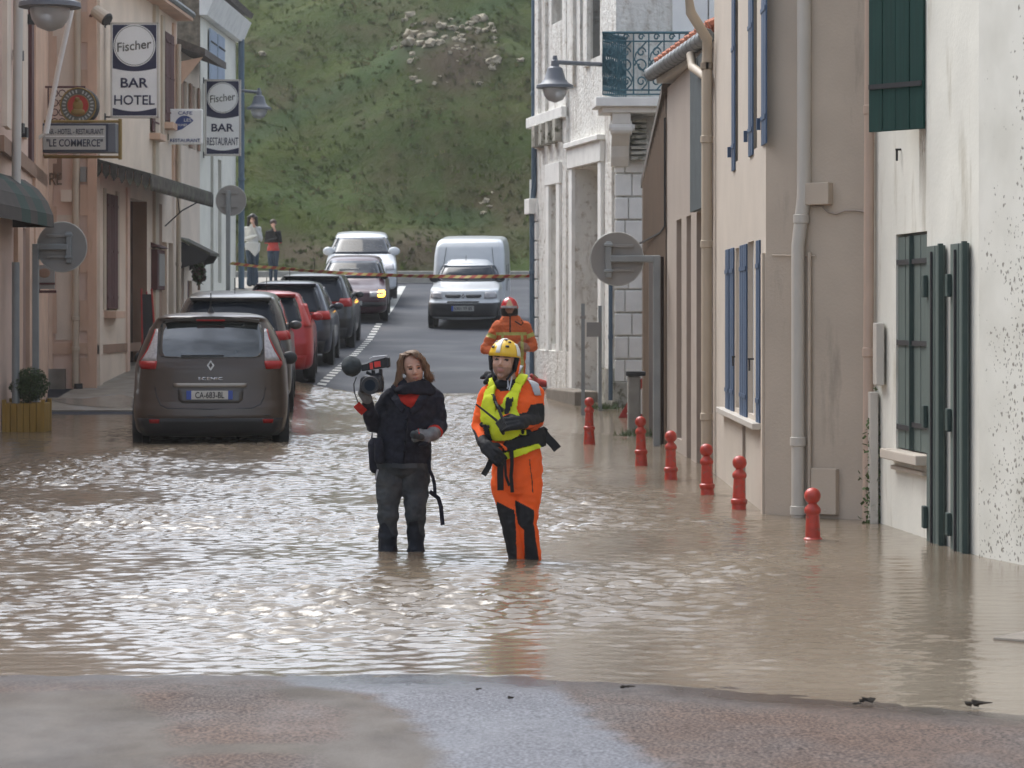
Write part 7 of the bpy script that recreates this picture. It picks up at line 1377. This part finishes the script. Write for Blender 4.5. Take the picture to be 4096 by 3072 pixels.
for q in (-1, 1): mi[face & (((HC[:, 0] - q * .030) / .012) ** 2 + ((HC[:, 2] - .0) / .0055) ** 2 < 1) & (HC[:, 1] < 0)] = 4; mi[face & (abs(HC[:, 0] - q * .031) < .017) & (abs(HC[:, 2] - .019) < .003) & (HC[:, 1] < 0)] = 5
legs = ~face & (fw.sy > 1300 + 835 / 1.508); mi[legs] = 1; wn_ = np.array([noise.noise(Vector((c[0] * 14, c[1] * 14, c[2] * 5))) for c in C]); mi[legs & (fw.sy > 1300 + (1230 + 70 * wn_) / 1.508)] = 2
mi[~face & csel(C, w1(652, 655, -.17), Vector(w1(652, 655, -.17)) + Vector((-.15, -.04, .02)), .058)] = 7; mi[~face & csel(C, w1(262, 435, -.15), Vector(w1(262, 435, -.15)) + Vector((-.02, -.02, .16)), .06)] = 9
mi[~face & (mi == 0) & csel(C, w1(660, 652, -.14), w1(655, 655, -.165), .062)] = 8
hm = np.linalg.norm(H, axis=1) < .15; rep = fw.obj('person', mats, (w1(465, 0).x, YW, -.28), 'reporter in dark navy coat and jeans shouldering a video camera, standing in the flood', 'person', np.where(hm, 0, 1.0))
tor = lambda C_: (C_[:, 1] > YW - .19)
fw.shell('red_jumper', 'knit_red', rep, [wp2((800, 665), (850, 660), (930, 690), (1100, 700), (1090, 760), (1040, 870), (975, 940), (900, 900), (820, 840), (780, 760))], .012, .01, extra=tor)
fw.shell('coat_pocket', 'scarf', rep, [wp2((480, 1400), (560, 1330), (600, 1340), (600, 1380), (500, 1460))], .01, .008)
for nm_, pl_ in (('lapel', wp2((690, 700), (770, 660), (830, 820), (900, 960), (850, 1010), (760, 880), (700, 800))), ('lapel', wp2((1110, 700), (1190, 700), (1180, 820), (1080, 960), (980, 1030), (960, 970), (1060, 840)))): fw.shell(nm_, 'coat_navy', rep, [pl_], .014, .012, extra=tor)
mb = MB()
for x_, y_ in ((498, 560), (494, 625), (490, 690), (486, 755)): p_ = w1(x_, y_, -.155); mb.ell(p_, (.011, .006, .011), 10, 6)
mb.tube([w1(505, 520, -.150), w1(497, 620, -.150), w1(488, 720, -.146), w1(480, 835, -.146)], .005, 6); mb.build('coat_front', 'scarf', rep, smooth='all')
# coat skirt flare & scarf
mb = MB(); n = 26
for k in range(3):
    pts = []; 
    for j in range(n + 1):
        q = 2 * math.pi * j / n; rr_ = (.078 + .012 * k + .008 * math.sin(3 * q + k)); pts.append(w1(536, 360 + 17 * k + 8 * math.sin(q * 2 + k) + 14 * (-math.sin(q)) * .6, 0) + Vector((math.cos(q) * rr_ * 1.12, math.sin(q) * rr_ - .005, 0)))
    mb.tube(pts, .030 - .002 * k, 8)
mb.cap(w1(600, 350, -.02), w1(668, 395, .02), .035, .02, fl=.7); mb.cap(w1(470, 360, -.03), w1(430, 400, .0), .035, .025); 
m2 = sculpt(mb, .006, 3); f2 = Fig(m2, .007); o = f2.obj('scarf', ['scarf'], tuple(rep.location), None, None); o.parent = rep; o.location = (0, 0, 0)
mb = MB(); mb.cap(w1(300, 720, .0), w1(305, 860, .0), .045, .04, fl=1.5); mb.cap(w1(330, 700, -.12), w1(335, 800, -.12), .03, .035); o = mb.build('waist_bag', 'coat_navy', rep, smooth='all')
mb = MB(); mb.tube([w1(325, 865, -.13), w1(310, 925, -.13)], .006, 6); mb.build('clip', 'reflective', rep); strap(rep, 'coat_belt', [w1(410, 838, -.145), w1(470, 845, -.15), w1(560, 840, -.14)], .03, 'denim', .006)
strap(rep, 'bag_strap', [w1(625, 800, -.05), w1(632, 870, -.05), w1(652, 915, -.05), w1(662, 960, -.05), w1(665, 1010, -.05), w1(662, 1030, -.05)], .022, 'coat_navy', .006); strap(rep, 'bag_strap', [w1(632, 1000, -.055), w1(665, 1025, -.055), w1(685, 1040, -.055), w1(700, 1090, -.05), w1(706, 1150, -.05), w1(711, 1203, -.05)], .027, 'coat_navy', .006)
for x0, x1, xc in ((1, 1, 1),):
    mb = MB()
    for k in range(3): mb.tube([w1(285, 650 + k * 12, -.0), w1(272, 760 + k * 20, -.02), w1(290, 830, -.02)], .004, 5)
    mb.build('cable', 'coat_navy', rep)
# hair
rs = np.random.RandomState(11); mb = MB(); TW = lambda p: Vector(wc) + Rw @ (Vector(p) * .93)
mb.ell(TW((0, .034, .026)), [.080, .088, .090], 24, 16, rot=Rw)
for k in range(900):
    th = rs.uniform(0, math.pi); front = math.cos(th); side = 1 if rs.rand() < .52 else -1     # front 1 .. back -1
    root = Vector((-.030 + rs.normal(0, .006), -.060 * front + .02, .116 - .022 * abs(front))); sp = .080 + .014 * rs.rand(); wv = rs.uniform(0, 6.28); j = lambda a=.005: rs.normal(0, a)
    if side > 0:
        yy = .02 - front * .085; p1 = Vector((.028 + j(), root.y * .7 + yy * .4 - .012 * (front > 0), .112)); p2 = Vector((.068 + j(), yy * 1.0, .064)); p3 = Vector((sp * 1.05 + j(), yy * .85 + .005, .005)); p4 = Vector((sp * 1.10 + .008 * math.sin(wv), yy * .75 + .012, -.055 + j(.01))); p5 = Vector((sp * 1.16 + .02 * math.sin(wv) + j(.01), yy * .7 + .012, -.10 + rs.uniform(-.02, .035)))
    else:
        yy = .028 - front * .060; p1 = Vector((-.062 + j(), root.y * .6 + yy * .5, .100)); p2 = Vector((-sp * .98 + j(), yy, .045)); p3 = Vector((-sp * 1.10 + j(), yy + .006, -.03)); p4 = Vector((-sp * 1.28 + .012 * math.sin(wv) + j(.008), yy + .012, -.10)); p5 = Vector((-sp * 1.42 + .02 * math.sin(wv) + j(.012), yy + .014, -.165 + rs.uniform(-.03, .05)))
    if rs.rand() < .12: p5 += Vector((side * .02, 0, .02))
    mb.tube([TW(p) for p in (root, p1, p2, p3, p4, p5)], [.004, .005, .0048, .0042, .0032, .001], 5)
for k in range(110):
    j = lambda a=.006: rs.normal(0, a); mb.tube([TW(p) for p in ((-.025 + j(), -.055 + j(.01), .114), (.020 + j(.01), -.080 + j(.004), .100 + j()), (.058 + j(.006), -.080 + j(.004), .068 + j(.006)), (.080 + j(), -.060 + j(), .012 + j(.01)), (.084 + j(), -.045 + j(), -.045 + j(.012)), (.088 + j(.01), -.03, -.085 + j(.015)))], [.003, .0045, .0045, .004, .003, .001], 5)
mb.build('hair', 'hair_blonde', rep, smooth='all')
# video camera
vc = thing('video_camera', 'black shoulder video camera with fluffy microphone and red stickers held by the reporter', 'video camera', w1(260, 420, -.2)); dd = -.2
mb = MB(); mb.ell(w1(172, 245, dd), (.066, .085, .064), 24, 16); o = mb.build('wind_shield', 'foam_mic', vc, smooth='all')
for v in o.data.vertices: v.co += v.co.normalized() * 0; v.co *= 1; v.co += Vector((noise.noise(v.co * 40), noise.noise(v.co * 40 + Vector((5, 0, 0))), noise.noise(v.co * 40 + Vector((0, 5, 0))))) * .006
def cbox(x0, y0, x1, y1, x2, y2, x3, y3, d0, d1): mb = MB(); mb.hexa([w1(x, y, d) for d in (d0, d1) for x, y in ((x0, y0), (x1, y1), (x2, y2), (x3, y3))]); return mb
cbox(270, 270, 395, 250, 385, 190, 268, 222, dd - .03, dd + .05).build('viewfinder', 'cam_black', vc, bevel=.006); cbox(378, 256, 403, 250, 398, 188, 372, 196, dd - .04, dd + .06).build('eyecup', 'plastic', vc, bevel=.01)
cbox(232, 275, 280, 268, 275, 225, 230, 235, dd - .02, dd + .04).build('microphone_mount', 'cam_black', vc, bevel=.004); cbox(278, 200, 375, 190, 385, 178, 300, 186, dd - .05, dd + .03).build('screen_edge', 'reflective', vc, bevel=.003)
for q in ((283, 264, 302, 261, 300, 222, 280, 226), (310, 252, 347, 247, 344, 212, 306, 218)): s_ = cbox(*q, dd - .036, dd - .03).build('sticker', 'cam_red', vc, bevel=.003)
mb = MB(); mb.tube([w1(300, 268, dd), w1(305, 320, dd)], .012, 8); mb.tube([w1(345, 262, dd), w1(345, 310, dd)], .012, 8); mb.tube([w1(260, 280, dd), w1(300, 300, dd), w1(340, 290, dd)], .01, 8); mb.build('top_handle', 'cam_black', vc)
mb = MB(); mb.hexa([w1(x, y, d) for d in (dd - .06, dd + .16) for x, y in ((218, 408), (362, 398), (356, 296), (226, 306))]); mb.build('body', 'cam_black', vc, bevel=.02); mb = MB(); mb.lathe([(.055, -.13), (.06, -.06), (.055, .0)], w1(290, 355, dd - .05), 20, 'Y'); mb.build('lens', 'plastic', vc, smooth=True); mb = MB(); mb.lathe([(.036, -.132), (.02, -.131)], w1(290, 355, dd - .05), 20, 'Y'); mb.build('lens_glass', 'car_glass', vc)
mb = MB(); mb.tube([w1(200, 310, dd), w1(185, 350, dd), w1(188, 400, dd), w1(205, 450, dd), w1(215, 470, dd)], .004, 6); mb.tube([w1(345, 300, dd), w1(362, 340, dd), w1(355, 400, dd)], .004, 6); mb.build('cable', 'ink', vc); mb = MB(); mb.tube([w1(215, 315, dd - .03), w1(222, 365, dd - .02)], .02, 8); mb.build('hand_grip', 'skin', vc) if 0 else None
strap(vc, 'hand_strap', [w1(200, 472, dd), w1(225, 500, dd), w1(245, 520, dd + .02)], .05, 'knit_red', .006); mb = MB(); mb.cap(w1(235, 405, dd + .02), w1(262, 440, dd + .03), .03, .035); mb.build('side_pouch', 'glove_grey', vc, smooth='all')
# microphone in her other hand
mc = thing('microphone', 'small black device held in the gloved left hand of the reporter', 'microphone', w1(555, 655, -.26)); mb = MB(); mb.cap(w1(548, 650, -.28), w1(590, 665, -.25), .027, .02); mb.build('head', 'foam_mic', mc, smooth='all'); mb = MB(); mb.tube([w1(571, 615, -.27), w1(577, 640, -.285), w1(576, 665, -.27)], .004, 6); mb.build('red_ring', 'knit_red', mc)
# ---------------- fire fighter behind
YF = 39.0
def f1(sx, sy, d=0.): p = S(sx, sy, YF); p.y += d; return p
mb = MB(); mm = YF / F / 4
loft(mb, [(f1(x, y, 0), rx * mm, ry) for x, y, rx, ry in ((2045, 1520, 55, .14), (2045, 1460, 58, .15), (2048, 1400, 56, .15), (2048, 1340, 60, .15), (2047, 1300, 58, .13), (2045, 1275, 42, .1), (2042, 1255, 20, .07), (2040, 1240, 17, .06))])
fc_ = f1(2038, 1232, -.02); Rf = Matrix.Rotation(R(-4), 3, 'Z'); head(mb, fc_, Rf, .98)
mb.cap(f1(1992, 1305), f1(1942, 1395, .02), .085, .075); mb.cap(f1(1942, 1395, .02), f1(1985, 1412, -.14), .07, .055); mb.cap(f1(2100, 1305), f1(2132, 1385, .0), .085, .075); mb.cap(f1(2132, 1385, 0), f1(2104, 1392, -.14), .07, .055)
hand(mb, f1(1990, 1412, -.16), (1, -.2, 0), (0, -1, .3), 1, .8, 1.1); hand(mb, f1(2106, 1385, -.16), (-1, -.2, .3), (0, -1, .3), -1, .8, 1.1)
for s_ in (-1, 1): mb.cap(f1(2045 + s_ * 24, 1510), f1(2045 + s_ * 28, 1640), .095, .075); mb.cap(f1(2045 + s_ * 28, 1640), f1(2045 + s_ * 28, 1672, -.12), .06, .05)
me = sculpt(mb, .011, 2); ff = Fig(me, .016); mi = ff.mi; HC = ((ff.C - np.array(fc_)) @ np.array(Rf)); face = (np.linalg.norm(HC, axis=1) < .16) & (HC[:, 2] > -.12); mi[face] = 1; mi[face & (HC[:, 2] < -.075)] = 2; mi[face & ((HC[:, 0] / .02) ** 2 + ((HC[:, 2] + .066) / .008) ** 2 < 1)] = 1
for q in (-1, 1): mi[face & (abs(HC[:, 0] - q * .03) < .016) & (abs(HC[:, 2]) < .009)] = 2
mi[~face & (ff.sy > 1505)] = 4; mi[~face & (ff.C[:, 1] < YF - .15) & (ff.sy > 1360) & (ff.sy < 1440)] = 1
band = ~face & (abs(ff.sy - 1335 - (ff.sx > 2000) * 0) < 7) & (abs(ff.sx - 2045) < 62); mi[band] = 3; mi[~face & (abs(ff.sx - 2088) < 6) & (ff.sy > 1335) & (ff.sy < 1500)] = 3; mi[~face & (abs(ff.sx - 2010) < 5) & (ff.sy > 1335) & (ff.sy < 1500)] = 3
mi[~face & (abs((ff.sy - 1345) - (1970 - ff.sx) * -.35) < 9) & (ff.sx < 1985)] = 3; mi[~face & (abs((ff.sy - 1345) - (2112 - ff.sx) * .4) < 9) & (ff.sx > 2108)] = 3; mi[~face & (abs(ff.sx - 2040) < 2) & (ff.sy < 1330)] = 5
fire = ff.obj('person', ['fire_orange', 'skin_tan', 'beard', 'stripe_lime', 'coat_navy', 'suit_black'], (f1(2045, 0).x, YF, gz(.1, YF)), 'firefighter in orange jacket and shiny red helmet standing behind the rescue worker', 'person')
mb = MB(); r_ = (.128, .15, .145); hcx = fc_ + Vector((0, .01, .015)); dome(mb, hcx, r_, 0, Rf); o = mb.build('helmet', 'helmet_red', fire, smooth='all', recalc=False); d = o.modifiers.new('s', 'SOLIDIFY'); d.thickness = .01
mb = MB(); mb.lathe([(.134, -.02), (.136, .0), (.13, .012)], hcx, 24); mb.build('rim', 'helmet_red', o, smooth=True); mb = MB(); mb.prism([hcx + Vector((x, -.150, z)) for x, z in ((-.055, .015), (.055, .015), (.012, .11), (-.012, .11))], (0, .03, 0)); mb.build('front_plate', 'helmet_gold', o); patchdome(hcx, r_, 0, Rf, -150 * D, -30 * D, -.12, .1, .008, 'reflective', o, 'visor'); mb = MB(); mb.lathe([(.105, -.16), (.125, -.10), (.125, -.01)], hcx + Vector((0, .045, 0)), 20); mb.build('neck_guard', 'suit_black', o, smooth=True); mb = MB(); mb.cap(fc_ + Vector((-.07, -.02, -.17)), fc_ + Vector((.07, -.02, -.17)), .04, .04); mb.build('collar', 'suit_black', fire, smooth='all')
mb = MB(); mb.cap(hcx + Vector((0, -.05, .145)), hcx + Vector((0, .1, .13)), .012, .012); mb.build('crest', 'helmet_red', o)
mb = MB(); mb.tube([f1(2060, 1285, -.14), f1(2085, 1300, -.16), f1(2092, 1290, -.16), f1(2085, 1280, -.15)], .01, 6); mb.build('lanyard', 'suit_black', fire)
# ---------------- onlookers by the hill
def onlooker(cx, top, bot, Y, lab, hairm, longh, topm, midm, legm, white):
    def q(x, y, d=0.): p = S(cx + x, top + (bot - top) * y, Y); p.y += d; return p
    mb = MB(); s_ = (bot - top) * Y / F / 4 / 1.68; k = s_
    loft(mb, [(q(0, y), rx * k, ry * k) for y, rx, ry in ((.53, .15, .11), (.47, .165, .12), (.40, .135, .10), (.32, .15, .11), (.24, .17, .11), (.19, .15, .09), (.17, .08, .07), (.14, .045, .05))])
    hc_ = q(0, .068); Rh = Matrix.Rotation(R(4), 3, 'Z'); head(mb, hc_, Rh, .95 * k)
    for s in (-1, 1):
        mb.cap(q(s * .08 * k / mmq(Y), .5), q(s * .07 * k / mmq(Y), .74), .085 * k, .06 * k); mb.cap(q(s * .07 * k / mmq(Y), .74), q(s * .065 * k / mmq(Y), .97), .055 * k, (.075 if longh else .045) * k)
        mb.cap(q(s * .155 * k / mmq(Y), .205), q(s * .20 * k / mmq(Y), .36), .052 * k, .044 * k)
    mb.cap(q(.20 * k / mmq(Y), .36), q(.05 * k / mmq(Y), .17, -.2 * k), .044 * k, .03 * k); mb.cap(q(-.20 * k / mmq(Y), .36), q(.10 * k / mmq(Y), .31, -.2 * k), .044 * k, .035 * k); hand(mb, q(.05 * k / mmq(Y), .165, -.2 * k), (-.3, .1, 1), (.8, -.4, 0), 1, .9, k * 1.1)
    me = sculpt(mb, .014, 2); f_ = Fig(me, .008); yy = (f_.sy - top) / (bot - top); mi = f_.mi; mi[yy > .37] = 1; mi[yy > .50] = 2; mi[(yy < .137)] = 3; mi[(f_.C[:, 1] < Y - .17 * k) & (yy < .19)] = 3; HC = f_.C - np.array(hc_)
    for s in (-1, 1): mi[(yy < .137) & (abs(HC[:, 0] - s * .03) < .014) & (abs(HC[:, 2]) < .008) & (HC[:, 1] < 0)] = 4
    if white: mi[(yy > .37) & (yy < .47)] = 0
    o = f_.obj('person', [topm, midm, legm, 'skin', 'hair_dark'], tuple(q(0, 1)), lab, 'person')
    mb = MB(); mb.ell(hc_ + Vector((0, .018, .032)) * k, [.092 * k, .102 * k, .096 * k], 16, 12)
    if longh:
        for s in (-1, 1): mb.cap(hc_ + Vector((s * .085, -.03, .03)) * k, hc_ + Vector((s * .10, -.03, -.14)) * k, .04 * k, .035 * k)
        mb.cap(hc_ + Vector((0, .07, 0)) * k, hc_ + Vector((0, .08, -.16)) * k, .06 * k, .05 * k)
    mb.build('hair', hairm, o, smooth='all'); return o, q, k
def mmq(Y): return Y / F / 4
o, q, k = onlooker(1010, 856, 1142, 62.0, 'long haired woman in white top with a hand at her mouth near the hill', 'hair_dark', True, 'cloth_white', 'cloth_white', 'jeans_blue', True)
mb = MB(); mb.prism([q(-28, .40, -.16), q(30, .40, -.16), q(28, .52, -.16), q(12, .60, -.16), q(-8, .52, -.16), q(-28, .48, -.16)], (0, .25, 0)); mb.build('blouse_hem', 'cloth_white', o, bevel=.02)
o, q, k = onlooker(1093, 878, 1128, 64.0, 'young person in black top over red shirt standing right of the woman in white', 'hair_brown', False, 'cloth_black', 'sign_red', 'jeans_blue', False)
